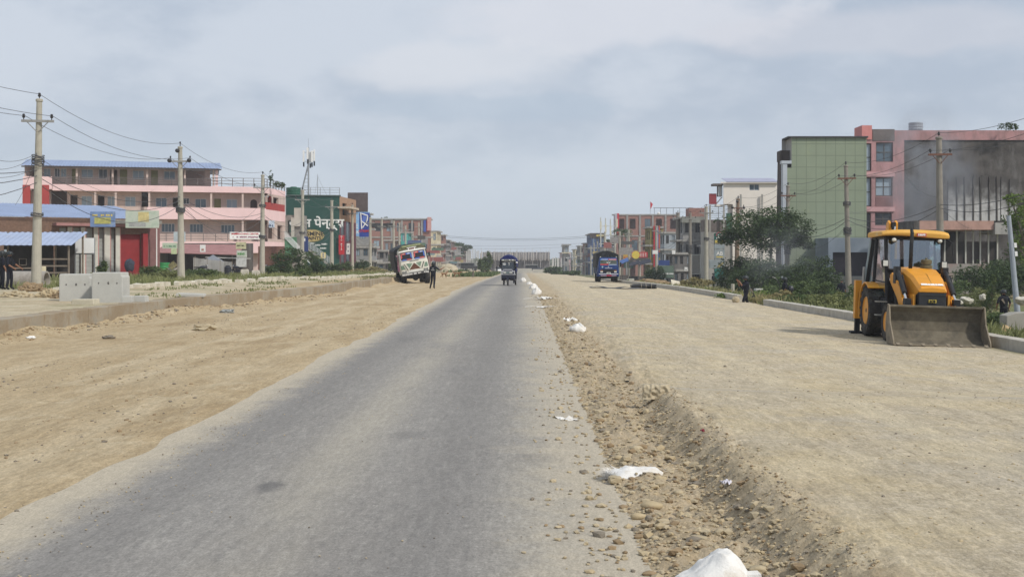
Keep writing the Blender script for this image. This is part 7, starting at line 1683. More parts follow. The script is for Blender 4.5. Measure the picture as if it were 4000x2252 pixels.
def dog(x, y, yaw, label, m, tail=1, head=.0, group=None, sc=1.):
 N = {'hips': ((.30, 0, .50), .085, .10), 'belly': ((.05, 0, .47), .080, .09), 'chest': ((-.22, 0, .48), .092, .125), 'neckb': ((-.34, 0, .56), .062, .07), 'head': ((-.46, 0, .66 + head), .058, .062), 'muz': ((-.585, 0, .625 + head), .03, .032),
         'earL': ((-.43, .05, .76 + head), .018, .012), 'earR': ((-.43, -.05, .76 + head), .018, .012), 't1': ((.42, 0, .56), .022, .022), 't2': ((.52, 0, .66 + .04 * tail), .018, .018), 't3': ((.50, 0, .66 + .12 * tail), .010, .010)}
 E = [('belly', 'hips', m), ('belly', 'chest', m), ('chest', 'neckb', m), ('neckb', 'head', m), ('head', 'muz', m), ('head', 'earL', m), ('head', 'earR', m), ('hips', 't1', m), ('t1', 't2', m), ('t2', 't3', m)]
 for s, dx in ((1, .06), (-1, -.07)):
  q = 'L' if s > 0 else 'R'
  N.update({'fe' + q: ((-.24, s * .07, .34), .045, .05), 'fw' + q: ((-.26 + dx, s * .07, .18), .027, .028), 'fp' + q: ((-.28 + dx * 1.6, s * .07, .02), .026, .022), 'hk' + q: ((.22, s * .07, .33), .055, .065), 'hh' + q: ((.36 - dx, s * .07, .18), .026, .028), 'hp' + q: ((.30 - dx * 1.5, s * .07, .02), .026, .022)})
  E += [('chest', 'fe' + q, m), ('fe' + q, 'fw' + q, m), ('fw' + q, 'fp' + q, m), ('hips', 'hk' + q, m), ('hk' + q, 'hh' + q, m), ('hh' + q, 'hp' + q, m)]
 N = {k: (Vector(v[0]), v[1], v[2]) for k, v in N.items()}
 o = bpy.data.objects.new('dog', skinmesh('dog', N, E, 'belly', None)); COL.objects.link(o); o.location = (x, y, gz(x, y)); o.rotation_euler = (0, 0, yaw); o.scale = (sc,) * 3
 return tag(o, label, 'dog', group)
Y = 160.
dog(wx(1735, Y), Y, PI + .7, 'reddish brown dog standing nearest the pointing policeman', M_dog, .2, .02, 'dogs on the sandy track', 1.1)
dog(wx(1785, 164), 164, PI + .05, 'reddish brown dog walking right with its tail curled up', M_dog, 1, -.05, 'dogs on the sandy track', 1.15)
dog(wx(1848, 166), 166, PI / 2 + .1, 'grey dog seen end on near the grass strip', M_dogg, .5, .05, 'dogs on the sandy track', 1.15)
M_pole = mat('weathered concrete pole', (.40, .375, .31), .95, .12, 2.5, dirt=(.22, .20, .17), damt=.35, dscale=1.6, streak=.35, bump=.3, bscale=20)
M_poled = mat('brown grey concrete pole', (.26, .235, .20), .95, .12, 2.5, dirt=(.14, .125, .11), damt=.4, dscale=1.6, streak=.35)
M_arm = mat('galvanised crossarm', (.28, .275, .26), .7, .15, 5); M_armr = mat('rusty crossarm', (.17, .085, .06), .8, .15, 5); M_ins = mat('black insulator', (.02, .018, .02), .35, .2, 6, spec=.5); M_cable = mat('cable', (.09, .09, .095), .7, .1, 3)
POLES = {}
def upole(key, x, y, ztop, label, m=None, armm=None, arm=1.5, armz=.95, lean=0., r0=.17, r1=.115, disc=False, detail=True, group=None, wraps=()):
 z = gz(x, y) - .1; h = ztop - z; m = m or M_pole; armm = armm or M_arm
 r = empty('utility_pole', (x, y, z), 0, label, 'utility pole', group); r.rotation_euler = (0, lean, 0)
 MB().tube([(0, 0, 0), (0, 0, h * .5), (0, 0, h)], [r0, (r0 + r1) / 2, r1], 14).build('pole', m, r)
 za = h - armz
 POLES[key] = [Vector((x, y, z)) + RY(lean) @ Vector(p) for p in ((0, 0, h + .22), (-arm / 2 + .1, 0, za + .25), (arm / 2 - .1, 0, za + .25), (0, -.15, h * .60), (0, -.15, h * .66))]
 if not detail:
  MB().box(-arm / 2, arm / 2, -r1 - .08, -r1 + .0, za - .05, za + .05).build('crossarm', armm, r); return r
 MB().lathe([(r1 * 1.0, 0), (r1 * 1.3, .03), (r1 * 1.3, .12), (r1 * 1.0, .15)], 14, 'z', T(0, 0, h - .15)).build('cap', m, r)
 a = MB(); a.box(-arm / 2, arm / 2, -r1 - .09, -r1 - .0, za - .055, za + .055)
 a = a.build('crossarm', armm, r)
 for s in (-1, 1): MB().tube([(s * arm * .32, -r1 - .05, za - .05), (s * .05, -r1 - .03, za - .48)], .022, 5).build('arm_brace', armm, r)
 for px, pz in ((-arm / 2 + .1, za + .05), (arm / 2 - .1, za + .05), (0, h)):
  if disc:
   mb = MB(); mb.lathe([(.02, 0), (.12, .03), (.14, .07), (.12, .11), (.05, .13), (.12, .16), (.13, .2), (.04, .24)], 14, 'z', T(px - (.12 if px == 0 else 0), -.14, pz + (.0 if px else -.3)) @ RX(PI / 2)); mb.tube([(px, 0, pz), (px, 0, pz + .22)], .03, 6); mb.ico((px, 0, pz + .26), (.06, .06, .08), 1)
   mb.build('insulator', M_ins, r)
  else:
   mb = MB(); mb.lathe([(.02, 0), (.02, .08), (.06, .10), (.075, .15), (.05, .19), (.065, .22), (.05, .27), (0, .29)], 12, 'z', T(px, 0 if px == 0 else -r1 - .045, pz)); mb.build('insulator', M_ins, r)
 for k, (fz, hh, rr) in enumerate(wraps):
  mb = MB(); z_ = h * fz
  for i in range(7): mb.tube([((r0 + .03 + .02 * random.random()) * math.cos(t), (r0 + .03) * math.sin(t) - .04, z_ + (i - 3) * hh / 7 + .05 * math.sin(t * 2 + i)) for t in [2 * PI * q / 12 for q in range(13)]], rr, 4, False)
  mb.build('cable_knot', M_cable, r)
 return r
def PX(px, Y): return wx(px, Y)
upole('L0', PX(160, 59.) - .4, 31., 9.6, 'nearest left concrete pole', group=None) if False else None
upole('L1', PX(141, 59.5), 59.5, wz(386, 59.5), 'tall pale concrete pole with crossarm, nearest of the left row and thickest', lean=.017, r0=.24, r1=.125, wraps=((.68, .5, .02), (.40, .12, .012)), armz=1.05)
upole('L2', PX(708, 85), 85, wz(572, 85), 'pale concrete pole with round black insulators, second of the left row before the pink block', lean=-.008, disc=True, r0=.25, r1=.13, wraps=((.53, .3, .035),), armz=1.0)
upole('L3', PX(1024, 108.5), 108.5, wz(682, 108.5), 'pale concrete pole at the right corner of the pink block, third of the left row', lean=.006, r0=.24, r1=.13, wraps=((.4, .2, .03), (.7, .15, .02)), armz=1.1)
upole('L4', PX(1179, 131), 131, wz(742, 131), 'pale concrete pole before the JASMINE wall advertisement, fourth of the left row', lean=.01, r0=.24, r1=.14, armz=1.0, wraps=((.5, .15, .02),))
upole('L5', PX(1296, 152), 152, wz(782, 152), 'grey concrete pole at the right end of the dark green wall', r0=.25, r1=.16, m=M_pole, armz=.8, wraps=((.6, .2, .03),))
upole('L6', PX(1376, 172), 172, wz(800, 172), 'grey concrete pole before the drink billboard, sixth of the left row', r0=.24, r1=.16, armz=1.2)
upole('L7', PX(1446, 190), 190, wz(850, 190), 'grey concrete pole right of the drink billboard, seventh of the left row', r0=.26, r1=.18, armz=.8)
upole('L8', PX(1491, 207), 207, wz(855, 207), 'grey concrete pole before the left part of the long red brick block', r0=.26, r1=.18, armz=1.2)
far_l = [(1538, 228, 862), (1560, 246, 868), (1584, 262, 880), (1612, 280, 905), (1636, 300, 870), (1660, 320, 905), (1693, 345, 905), (1709, 372, 922), (1718, 392, 930), (1755, 420, 950), (1786, 450, 975), (1806, 480, 985)]
for i, (px, Y, pt) in enumerate(far_l):
 upole('Lf%d' % i, PX(px, Y), Y, wz(pt, Y), 'distant concrete pole in the left row beyond the red brick block front', detail=Y < 300, r0=.22, r1=.18, arm=2.0, group='distant poles of the left row')
upole('R1', PX(3676, 71), 71, wz(534, 71), 'brown grey concrete pole with rusty crossarm before the burnt building, nearest of the right row', m=M_poled, armm=M_armr, lean=-.012, r0=.24, r1=.15, arm=1.3, armz=1.0)
upole('R2', PX(3316, 91), 91, wz(645, 91), 'grey pole with rusty crossarm before the pale green wall, second right pole', m=M_poled, armm=M_armr, lean=-.022, r0=.23, r1=.13, arm=1.3, armz=.95, wraps=((.72, .25, .02), (.52, .5, .03)))
upole('R3', PX(3073, 111), 111, wz(724, 111), 'dark grey pole at the left edge of the pale green wall, third right pole', m=M_poled, armm=M_armr, lean=.012, r0=.25, r1=.14, arm=1.3, armz=.9, wraps=((.66, .2, .02), (.42, .9, .035)))
upole('R4', PX(2876, 135), 135, wz(776, 135), 'brown concrete pole with black insulators before the cream house, fourth of the right row', m=mat('brown concrete pole', (.235, .165, .115), .95, .15, 2, dirt=(.14, .11, .09), damt=.4), armm=M_armr, lean=.02, disc=True, r0=.28, r1=.16, arm=1.4, armz=1.0)
upole('R5', PX(2759, 156), 156, wz(806, 156), 'pale grey concrete pole beside the bank sign pylon, fifth of the right row', r0=.27, r1=.17, arm=1.7, armz=.8, wraps=((.6, .3, .03),))
upole('R5b', PX(2696, 176), 176, wz(832, 176), 'dark concrete pole wrapped in cables before the old concrete house', m=M_poled, r0=.26, r1=.18, arm=1.6, armz=.8, wraps=((.5, 1.2, .05),))
upole('R6', PX(2648, 190), 190, wz(830, 190), 'dark brown concrete pole left of the old concrete house', m=M_poled, r0=.34, r1=.26, arm=1.6, armz=.8)
upole('R7', PX(2564, 208), 208, wz(882, 208), 'pale concrete pole carrying two white boards', r0=.24, r1=.18, arm=1.6, armz=.8)
upole('R8', PX(2497, 228), 228, wz(925, 228), 'grey concrete pole before the right part of the red brick block', r0=.24, r1=.18, arm=1.6, armz=.8)
upole('R9', PX(2456, 250), 250, wz(896, 250), 'grey concrete pole before the palm tree', r0=.24, r1=.19, arm=1.6, armz=.8)
upole('R10', PX(2421, 225), 225, wz(903, 225), 'pale concrete pole just right of the blue truck', r0=.20, r1=.15, arm=1.2, armz=.8)
far_r = [(2402, 275, 925), (2362, 300, 905), (2334, 330, 942), (2320, 350, 948), (2308, 372, 960), (2286, 395, 955), (2268, 420, 958), (2262, 445, 975), (2240, 470, 985), (2232, 490, 985), (2219, 510, 975)]
for i, (px, Y, pt) in enumerate(far_r):
 upole('Rf%d' % i, PX(px, Y), Y, wz(pt, Y), 'distant concrete pole in the right row beyond the blue truck', detail=Y < 300, r0=.21, r1=.17, arm=2.0, group='distant poles of the right row')
Y = 400.; x = wx(2230, Y); g = gz(x, Y); r = empty('street_lamp', (x, Y, g), 0, 'far street lamp with two white heads before the right far row', 'street lamp')
h = wz(1008, Y) - g; MB().tube([(0, 0, 0), (0, 0, h)], .12, 6).build('pole', M_metal, r)
for s in (-1, 1): MB().box(s * .9 - .75, s * .9 + .75, -.25, .25, h, h + .22).build('lamp_head', M_white, r, bev=.05)
Y = 60.; x = wx(3978, Y); g = gz(x, Y); r = empty('metal_post', (x, Y, g), 0, 'leaning grey metal post with two small white boxes near the right edge', 'post')
r.rotation_euler = (0, R(-5.2), 0); h = wz(840, Y) - g
MB().tube([(0, 0, -.2), (0, 0, h)], [.145, .10], 12).build('pole', mat('pale grey metal', (.33, .36, .40), .6, .12, 3), r)
for z in (.70, .62): MB().box(.1, .22, -.1, .0, h * z, h * z + .22, T(0, 0, 0)).build('box', M_white, r)
def cable(label, pts, sag, r=.012, group='overhead cables', name='power_cable'):
 P = []
 for a, b, s in zip(pts[:-1], pts[1:], sag if isinstance(sag, (list, tuple)) else [sag] * (len(pts) - 1)):
  n = 14
  for i in range(n + (1 if b is pts[-1] else 0)):
   t = i / n; q = a.lerp(b, t); q.z -= 4 * s * t * (1 - t); P.append(q)
 o = P[0].copy(); mb = MB(); mb.tube([p - o for p in P], r, 5, False); ob = mb.build(name, M_cable); ob.location = o
 return tag(ob, label, 'cable', group)
L0 = [Vector((-22.3, 33., 9.6 + .2)), Vector((-22.95, 33., 8.8)), Vector((-21.65, 33., 8.8)), Vector((-22.3, 33., 6.0)), Vector((-22.3, 33., 6.3))]
for k, lab in ((0, 'top power cable strung along the left pole tops'), (1, 'outer crossarm power cable of the left pole row'), (2, 'inner crossarm power cable of the left pole row')):
 cable(lab, [L0[k]] + [POLES['L%d' % i][k] for i in range(1, 9)] + [POLES['Lf%d' % i][k] for i in (0, 2, 4)], [.5, .75, .7, .6, .6, .5, .5, .4, .5, .6, .5])
for k, (dz, s) in enumerate(((0, 1.1), (.25, .8), (-.3, 1.5))):
 cable(('thick sagging bundle cable at mid height of the left pole row', 'upper bundle cable at mid height of the left pole row', 'lowest drooping cable of the left pole row')[k], [L0[3] + V(0, 0, dz)] + [POLES['L%d' % i][3] + V(0, 0, dz) for i in range(1, 9)], s, .017)
for k, lab in ((0, 'top power cable strung along the right pole tops'), (1, 'inner crossarm power cable of the right pole row'), (2, 'outer crossarm power cable of the right pole row')):
 R0 = Vector((23.3 + (-.5, .5)[k == 2] * (k > 0), 51., 9.0 - .8 * (k > 0)))
 cable(lab, [R0] + [POLES['R%d' % i][k] for i in (1, 2, 3, 4, 5, 6, 7, 8)], [.5, .55, .6, .6, .6, .5, .4, .4])
for k, (dz, s) in enumerate(((0, .9), (.2, .6))):
 cable(('thick sagging bundle cable at mid height of the right pole row', 'thinner bundle cable above the thick one of the right pole row')[k], [Vector((23.3, 51., 6.))] + [POLES['R%d' % i][3] + V(0, 0, dz) for i in (1, 2, 3, 4, 5, 6, 7)], s, .018)
rnd = random.Random(5)
P1 = POLES['L1'][3]; P2 = POLES['L2'][3]; P3 = POLES['L3'][3]
drops = [('service cable from the first left pole down to the blue roof', P1 + V(0, 0, .9), V(wx(60, 75), 75, wz(800, 75)), .2), ('service cable leaving the view at the left from the first pole', P1 + V(0, 0, 1.0), V(wx(-60, 50), 50, wz(655, 50)), .3), ('second service cable leaving the view at the left from the first pole', P1 + V(0, 0, .4), V(wx(-60, 50), 50, wz(690, 50)), .2), ('third service cable leaving the view at the left from the first pole', P1 + V(0, 0, 1.05), V(wx(-50, 55), 55, wz(610, 55)), .3),
         ('service cable from the first pole to the pink block gallery', P1 + V(0, 0, .9), V(wx(600, 140), 140, wz(742, 140)), 1.2), ('service cable from the second pole to the gallery parapet', P2 + V(0, 0, .8), V(wx(560, 120), 120, wz(760, 120)), .6), ('service cable from the second left pole to the awning corner', P2, V(wx(930, 127), 127, wz(950, 127)), .8), ('crossing service cable between the second and third left poles', P2 + V(0, 0, -.6), P3 + V(0, 0, 1.2), 1.6), ('service cable from the third left pole to the stair tower', P3, V(wx(1150, 158), 158, wz(850, 158)), .5), ('service cable from the fourth left pole to the green wall', POLES['L4'][3], V(wx(1290, 164), 164, wz(830, 164)), .5)]
P1, P2, P3 = POLES['R1'][3], POLES['R2'][3], POLES['R3'][3]
drops += [('service cable from the second right pole to the pink burnt building', P2 + V(0, 0, .6), V(wx(3420, 105), 105, wz(800, 105)), .3), ('service cable from the first right pole to the porch of the burnt building', P1, V(wx(3860, 98), 98, wz(905, 98)), .4), ('service cable from the third right pole into the tree', P3, V(wx(2960, 118), 118, wz(880, 118)), .4), ('service cable from the second right pole to the small grey shop', P2 + V(0, 0, -.4), V(wx(3240, 107), 107, wz(930, 107)), .3), ('second service cable from the second right pole to the small grey shop', P2 + V(0, 0, -.6), V(wx(3300, 107), 107, wz(925, 107)), .2), ('slack service cable between the second and third right poles', P2 + V(0, 0, -.3), P3 + V(0, 0, -.8), 1.3), ('service cable from the first right pole to the burnt building roof', POLES['R1'][4], V(wx(3540, 106), 106, wz(690, 106)), .4)]
for lab, a, b, s in drops: cable(lab, [a, b], s, .010)
for k, (ya, yb, Y) in enumerate(((919, 933, 300.), (924, 939, 300.), (957, 960, 360.), (968, 971, 360.))):
 cable(('upper of two cables crossing high above the far street', 'lower of two cables crossing high above the far street', 'upper thin cable crossing nearer the bridge', 'lower thin cable crossing nearer the bridge')[k], [V(wx(1720, Y), Y, wz(ya, Y)), V(wx(2300, Y), Y, wz(yb - 12, Y))], .55 + .2 * (k < 2), .03 if k < 2 else .02)
M_sack = mat('white woven sack', (.74, .72, .68), .8, .05, 8, dirt=(.48, .40, .29), damt=.45, dscale=6, bump=.25, bscale=60)
def pillow(w, d, h, seed, wr=1., n=40, m=22, peak=None):
 """a filled sack: closed superellipsoid with pinched ends, slumped, creased"""
 vs = []; mb = MB()
 for j in range(m + 1):
  b = -PI / 2 + PI * j / m
  for i in range(n):
   a = 2 * PI * i / n
   def sp_(c, e): return math.copysign(abs(c) ** e, c)
   u = sp_(math.cos(b), .85) * sp_(math.cos(a), .6); v = sp_(math.cos(b), .95) * sp_(math.sin(a), .85); t = math.sin(b)
   k = 1 - .35 * abs(u) ** 3
   if peak is not None: k *= .55 + .75 * math.exp(-((u - peak) / .55) ** 2)
   cr = wr * (.07 * nz(u * 2.2 + seed, v * 2 + t, seed) + .035 * math.sin(8 * u + 5 * v + 6 * nz(u * 1.5, v * 1.5, seed) + seed) + .03 * nz(u * 7, v * 6, seed + t * 3))
   vs.append((u * w / 2 * (1 + .07 * nz(v * 2, seed, t)), v * d / 2 * (1 + .1 * nz(u * 2, seed, 4)) * (1 - .2 * abs(u) ** 4), max(-.02, h * (.24 + .72 * t * k + cr * (1 if t > -.6 else .2)))))
 mb.add(vs, [(j * n + i, j * n + (i + 1) % n, (j + 1) * n + (i + 1) % n, (j + 1) * n + i) for j in range(m) for i in range(n)])
 return mb
def sack(px, py, Y, w, h, d, label, seed, rot=0., fray=0, kind='mound', name='sandbag'):
 x = wx(px, Y); z = gz(x, Y)
 r = empty(name, (x, Y, z), rot, label, 'sack', None)
 pillow(w, d, h, seed, 3.2).build('cloth', M_sack, r, smooth=True)
 if fray:
  q = random.Random(seed); fb = MB()
  for i in range(fray):
   t = q.choice((q.uniform(-.5, 3.64), q.uniform(2.6, 3.8))); a = V(w / 2 * math.cos(t) * .97, d / 2 * math.sin(t) * .92, h * q.uniform(.05, .6)); e = a + V(math.cos(t) * .09 + q.gauss(0, .04), math.sin(t) * .06 + q.gauss(0, .04), q.uniform(-.03, .05))
   s = V(-math.sin(t), math.cos(t), 0) * .005; fb.add([a - s, a + s, e], [(0, 1, 2)]); fb.add([a - s + V(0, 0, .006), a + s + V(0, 0, .004), a.lerp(e, .7) + V(.02 * q.gauss(0, 1), .0, .03)], [(0, 1, 2)])
  fb.build('frayed_edge', M_sack, r)
 return r
def scrap(px, Y, w, d, label, seed, m=None, rot=0., cat='scrap', name='sack_scrap', h=.05, strips=0):
 x = wx(px, Y); z = gz(x, Y); r = empty(name, (x, Y, z + .012), rot, label, cat)
 mb = MB(); n = 10; vs = []; q = random.Random(seed)
 for j in range(n + 1):
  for i in range(n + 1):
   u = -1 + 2 * i / n; v = -1 + 2 * j / n; e = 1 + .35 * nz(u * 1.6 + seed, v * 1.6, 2)
   vs.append((u * w / 2 * e, v * d / 2 * e, max(.0, h * (.4 + nz(u * 2.2 + seed, v * 2.2, 5) + .5 * nz(u * 5, v * 5, seed)))))
 mb.add(vs, [(j * (n + 1) + i, j * (n + 1) + i + 1, (j + 1) * (n + 1) + i + 1, (j + 1) * (n + 1) + i) for j in range(n) for i in range(n) if not (q.random() < .06)])
 mb.build('sheet', m or M_sack, r, smooth=True)
 for k in range(strips):
  a = q.uniform(-.4, .4); L = w * q.uniform(.8, 1.4); s0 = V(-w * .3, q.uniform(-d, d) * .3, .02); pts = [s0 + V(L * t * math.cos(a) * (-1) ** k, L * t * math.sin(a) + .1 * nz(t * 2, k, seed), .03 * math.sin(t * 3) + .02) for t in [i / 7 for i in range(8)]]
  mb = MB()
  for i in range(7): e = V(0, .035, .004); mb.quad(pts[i] - e, pts[i + 1] - e, pts[i + 1] + e, pts[i] + e)
  mb.build('strip', m or M_sack, r)
 return r
def big_sack():
 Y = 7.9; x = wx(2790, Y); z = gz(x, Y)
 r = empty('sandbag', (x, Y, z), .08, 'large smooth white sack at the bottom edge, largest and nearest of the sacks', 'sack')
 pillow(.52, .44, .25, 3, 1.1, 60, 34, .3).build('cloth', M_sack, r, smooth=True)
 mb = MB(); P = [(.17, -.10, .15), (.255, -.15, .165), (.262, -.19, .08), (.19, -.20, .05)]; mb.add(P + [(p[0] - .01, p[1] + .05, p[2] + .012) for p in P], [(0, 1, 2, 3), (7, 6, 5, 4), (0, 4, 5, 1), (1, 5, 6, 2), (2, 6, 7, 3)]); mb.build('corner_flap', M_sack, r)
 mb = MB(); mb.tube([(-.22 + .044 * k, -.215 + .004 * math.sin(k), .055 + .06 * math.exp(-((-.9 + .18 * k - .3) / .5) ** 2)) for k in range(11)], .005, 5); mb.build('stitching', mat('sack seam', (.68, .64, .56), .8), r)
big_sack()
sack(2485, 1850, 12.35, .56, .10, .46, 'white sack with frayed torn edges among the stones', 3, .12, 240)
scrap(2212, 16.9, .22, .35, 'small torn white fibre scrap on the dusty asphalt edge', 8, None, .2, strips=0, h=.06)
sack(2258, 1300, 35.6, .46, .22, .5, 'plump white sack tied at its left end, beside the rubble ridge', 5, .1, 60)
scrap(2228, 41.5, .40, .45, 'crumpled white cloth scrap just beyond the plump sack', 4, None, .4, h=.14, strips=1)
scrap(2125, 53, .5, .5, 'thin white strips strewn beyond the crumpled scrap', 6, None, .2, h=.06, strips=3)
scrap(2125, 63., .8, .8, 'white torn cloth with long tails lying on the berm', 9, None, .5, h=.16, strips=2)
sack(2096, 1150, 72., .55, .40, .6, 'upright folded white sack, second beyond the torn cloth', 7, .2, 0)
sack(2084, 1120, 85., .6, .36, .7, 'double white sack beside the rickshaw', 12, .1, 0)
sack(2068, 1100, 103., .5, .22, .6, 'small grey white sack beyond the double sack', 14, .1, 0)
sack(2044, 1080, 118., .55, .4, .6, 'farthest pinkish white sack just right of the rickshaw', 15, .1, 0)
scrap(2835, 11.0, .085, .09, 'small crumpled foil wrapper in the rubble trench', 21, mat('foil wrapper', (.62, .60, .66), .35, .35, 30), .3, 'litter', 'wrapper', .05)
scrap(2745, 13.5, .03, .04, 'tiny dark red wrapper in the rubble trench', 22, mat('dark red wrapper', (.25, .03, .05), .5), .3, 'litter', 'wrapper', .04)
M_tarp2 = mat('black plastic sheet', (.016, .015, .016), .5, .4, 3, spec=.35)
Y = 86.; x = wx(2415, Y); z = gz(x, Y)
o = MB(); n, m = 40, 8; vs = []
for j in range(m + 1):
 for i in range(n + 1):
  u = -1 + 2 * i / n; v = -1 + 2 * j / m; e = 1 - .5 * max(0, u) ** 2
  vs.append((u * 1.85, v * 1.0 * e - u * 1.7 * .6, .03 + max(0, .11 * nz(u * 3, v, 3) + .10 * math.exp(-((u + .75) / .22) ** 2) + .07 * math.exp(-((u - .25) / .12) ** 2))))
o.add(vs, [(j * (n + 1) + i, j * (n + 1) + i + 1, (j + 1) * (n + 1) + i + 1, (j + 1) * (n + 1) + i) for j in range(m) for i in range(n)])
o = o.build('tarpaulin_sheet', M_tarp2, smooth=True); o.location = (x, Y, z); tag(o, 'flat black plastic sheet spread on the gravel left of the tied roll', 'tarpaulin')
Y = 88.; x = wx(2514, Y); z = gz(x, Y); r = empty('tied_roll', (x, Y, z), .03, 'black bundled roll tied with cords on the gravel by the right kerb', 'roll')
mb = MB(); rn = random.Random(3)
for k in range(16):
 yy = rn.uniform(-.35, .35); zz = .05 + rn.uniform(0, .26) * (1 - abs(yy)); mb.tube([(-.87 + rn.uniform(-.03, .1), yy, zz * .8), (-.3, yy + rn.uniform(-.04, .04), zz), (.3, yy + rn.uniform(-.04, .04), zz), (.87 + rn.uniform(-.1, .03), yy, zz * .9)], .055, 7)
mb.build('tubes', M_tarp2, r)
for xx in (-.2, .12, .5): MB().tube([(xx, .42 * math.cos(t), .16 + .24 * math.sin(t)) for t in [2 * PI * k / 14 for k in range(15)]], .014, 5, False).build('cord', mat('pale cord', (.4, .36, .28), .9), r)
M_st = [mat('sandstone', (.41, .34, .225), .95, .2, 5, bump=.4, bscale=30), mat('tan pebble', (.43, .345, .215), .95, .15, 4, bump=.2, bscale=40), mat('grey stone', (.21, .18, .14), .95, .2, 6, bump=.4, bscale=30), mat('brown stone', (.27, .195, .115), .95, .2, 6, bump=.4, bscale=30)]
def stone(px, py, w, label, m, seed, asp=(1, .8, .6), rot=0., amp=.25, sub=3, tilt=0., emb=.18, angular=0, cat='stone'):
 Y = 10.
 for _ in range(12):
  x = wx(px, Y); z = gz(x, Y); Y = F * (H - z) / (py - VY)
 x = wx(px, Y); z = gz(x, Y); ww = w * Y / F / 2
 mb = MB(); mb.ico((0, 0, 0), (ww, ww * asp[1], ww * asp[2]), sub, amp, 1.1 if not angular else 1.8, seed)
 if angular:
  for i, v in enumerate(mb.v):
   k = .82; v.x = max(-ww * k, min(ww * k, v.x)); v.z = max(-ww * asp[2] * k, min(ww * asp[2] * .74, v.z)); v.y = max(-ww * asp[1] * .8, v.y)
 o = mb.build('stone', m, smooth=not angular); o.location = (x, Y, z + ww * asp[2] * (1 - emb * 2)); o.rotation_euler = (tilt, tilt * .6, rot); return tag(o, label, cat, 'loose stones along the rubble berm')
def block_stone():
 Y = 17.6; x = wx(2563, Y); z = gz(x, Y)
 r = empty('masonry_block', (x, Y, z), -.1, 'pale rough masonry block with three rounded hollows standing at the end of the ridge', 'stone block')
 mb = MB(); n, m = 40, 18; vs = []
 for j in range(m + 1):
  for i in range(n + 1):
   u = -1 + 2 * i / n; v = j / m
   x_ = u * .195; z_ = v * .20; dep = 0
   for c, rr in ((-.10, .0), (.0, .075), (.105, .06)):
    if rr: dep = max(dep, .025 * max(0, 1 - ((x_ - c) / rr) ** 2 - ((z_ - .08) / .09) ** 2) ** .5 if ((x_ - c) / rr) ** 2 + ((z_ - .08) / .09) ** 2 < 1 else 0)
   ed = .03 * (max(0, abs(u) - .85) / .15) ** 2 + .03 * max(0, v - .8) / .2
   vs.append((x_ * (1 - .06 * v) + .008 * nz(v * 5, u * 4), -.10 + dep + ed + .02 * nz(u * 5, v * 5, 2) + .02 * nz(u * 2, v * 3, 7), z_ - .03 * max(0, nz(u * 3, 5)) * (1 + .05 * nz(u * 3, 1)) - .02))
 N_ = len(vs); nb = [(p[0] * .94, .14, p[2] * .97) for p in vs]
 fs = [(j * (n + 1) + i, j * (n + 1) + i + 1, (j + 1) * (n + 1) + i + 1, (j + 1) * (n + 1) + i) for j in range(m) for i in range(n)]
 fs += [(m * (n + 1) + i, m * (n + 1) + i + 1, N_ + m * (n + 1) + i + 1, N_ + m * (n + 1) + i) for i in range(n)] + [(j * (n + 1), (j + 1) * (n + 1), N_ + (j + 1) * (n + 1), N_ + j * (n + 1)) for j in range(m)] + [(j * (n + 1) + n, (j + 1) * (n + 1) + n, N_ + (j + 1) * (n + 1) + n, N_ + j * (n + 1) + n) for j in range(m)]
 fs += [tuple(N_ + k for k in f) for f in fs[:m * n]]
 mb.add(vs + nb, fs); mb.build('block', mat('pale masonry', (.47, .40, .28), .95, .12, 6, dirt=(.3, .235, .15), damt=.35, dscale=5, bump=.3, bscale=40), r, smooth=True)
block_stone()
stone(2545, 1985, 88, 'long smooth tan river cobble, largest of the rounded cobbles', M_st[1], 3, (1, .62, .42), -.35, .12)
stone(2494, 2030, 62, 'oval tan cobble lying just below the long smooth cobble', M_st[1], 7, (1, .7, .45), .1, .15)
stone(2403, 1888, 62, 'blocky pale layered stone against the frayed sack', M_st[0], 12, (1, .8, .62), .3, .3, 3, .1, .1, 1)
stone(2446, 1812, 44, 'squarish dull tan stone left above the frayed sack', M_st[0], 22, (1, .8, .6), .5, .25, 3, 0, .12, 1)
stone(2418, 1792, 38, 'rounded tan pebble behind the squarish stone', M_st[1], 31, (1, .8, .5), .1, .2)
stone(2280, 1858, 34, 'dark grey round stone standing alone left of the frayed sack', M_st[2], 5, (1, .9, .9), .2, .3)
stone(2188, 1896, 17, 'small dark grey stone on the asphalt edge, leftmost near the frayed sack', M_st[2], 6, (1, .9, .75), .2, .3)
stone(2257, 2038, 21, 'small round brown stone lying alone on the asphalt', M_st[3], 8, (1, .9, .7), .2, .2)
stone(2534, 2038, 34, 'grey angular stone right of the oval cobble', M_st[2], 9, (1, .8, .75), .7, .35, 2, .3, .12, 1)
stone(2558, 2092, 34, 'dull round stone below the cobbles', M_st[0], 10, (1, .9, .7), .2, .2)
stone(2484, 1760, 56, 'flat pale stone on the berm above the frayed sack', M_st[0], 14, (1, .8, .38), .3, .3)
stone(2375, 1712, 30, 'reddish brown pebble right of the dusty asphalt edge', M_st[3], 15, (1, .8, .6), .2, .25)
stone(2385, 1748, 28, 'dark brown pebble below the reddish one', M_st[3], 16, (1, .8, .7), .3, .3)
stone(2354, 1684, 34, 'flat grey stone in the cluster left of the masonry block', M_st[2], 17, (1, .8, .45), .1, .3)
stone(2344, 1650, 34, 'rounded brown stone in the cluster left of the masonry block', M_st[3], 18, (1, .8, .6), .4, .3)
stone(2650, 1925, 44, 'pale flat stone at the foot of the trench wall', M_st[0], 19, (1, .8, .5), .1, .25)
stone(2724, 1826, 34, 'pale oval stone higher in the trench', M_st[1], 20, (1, .7, .45), .5, .2)
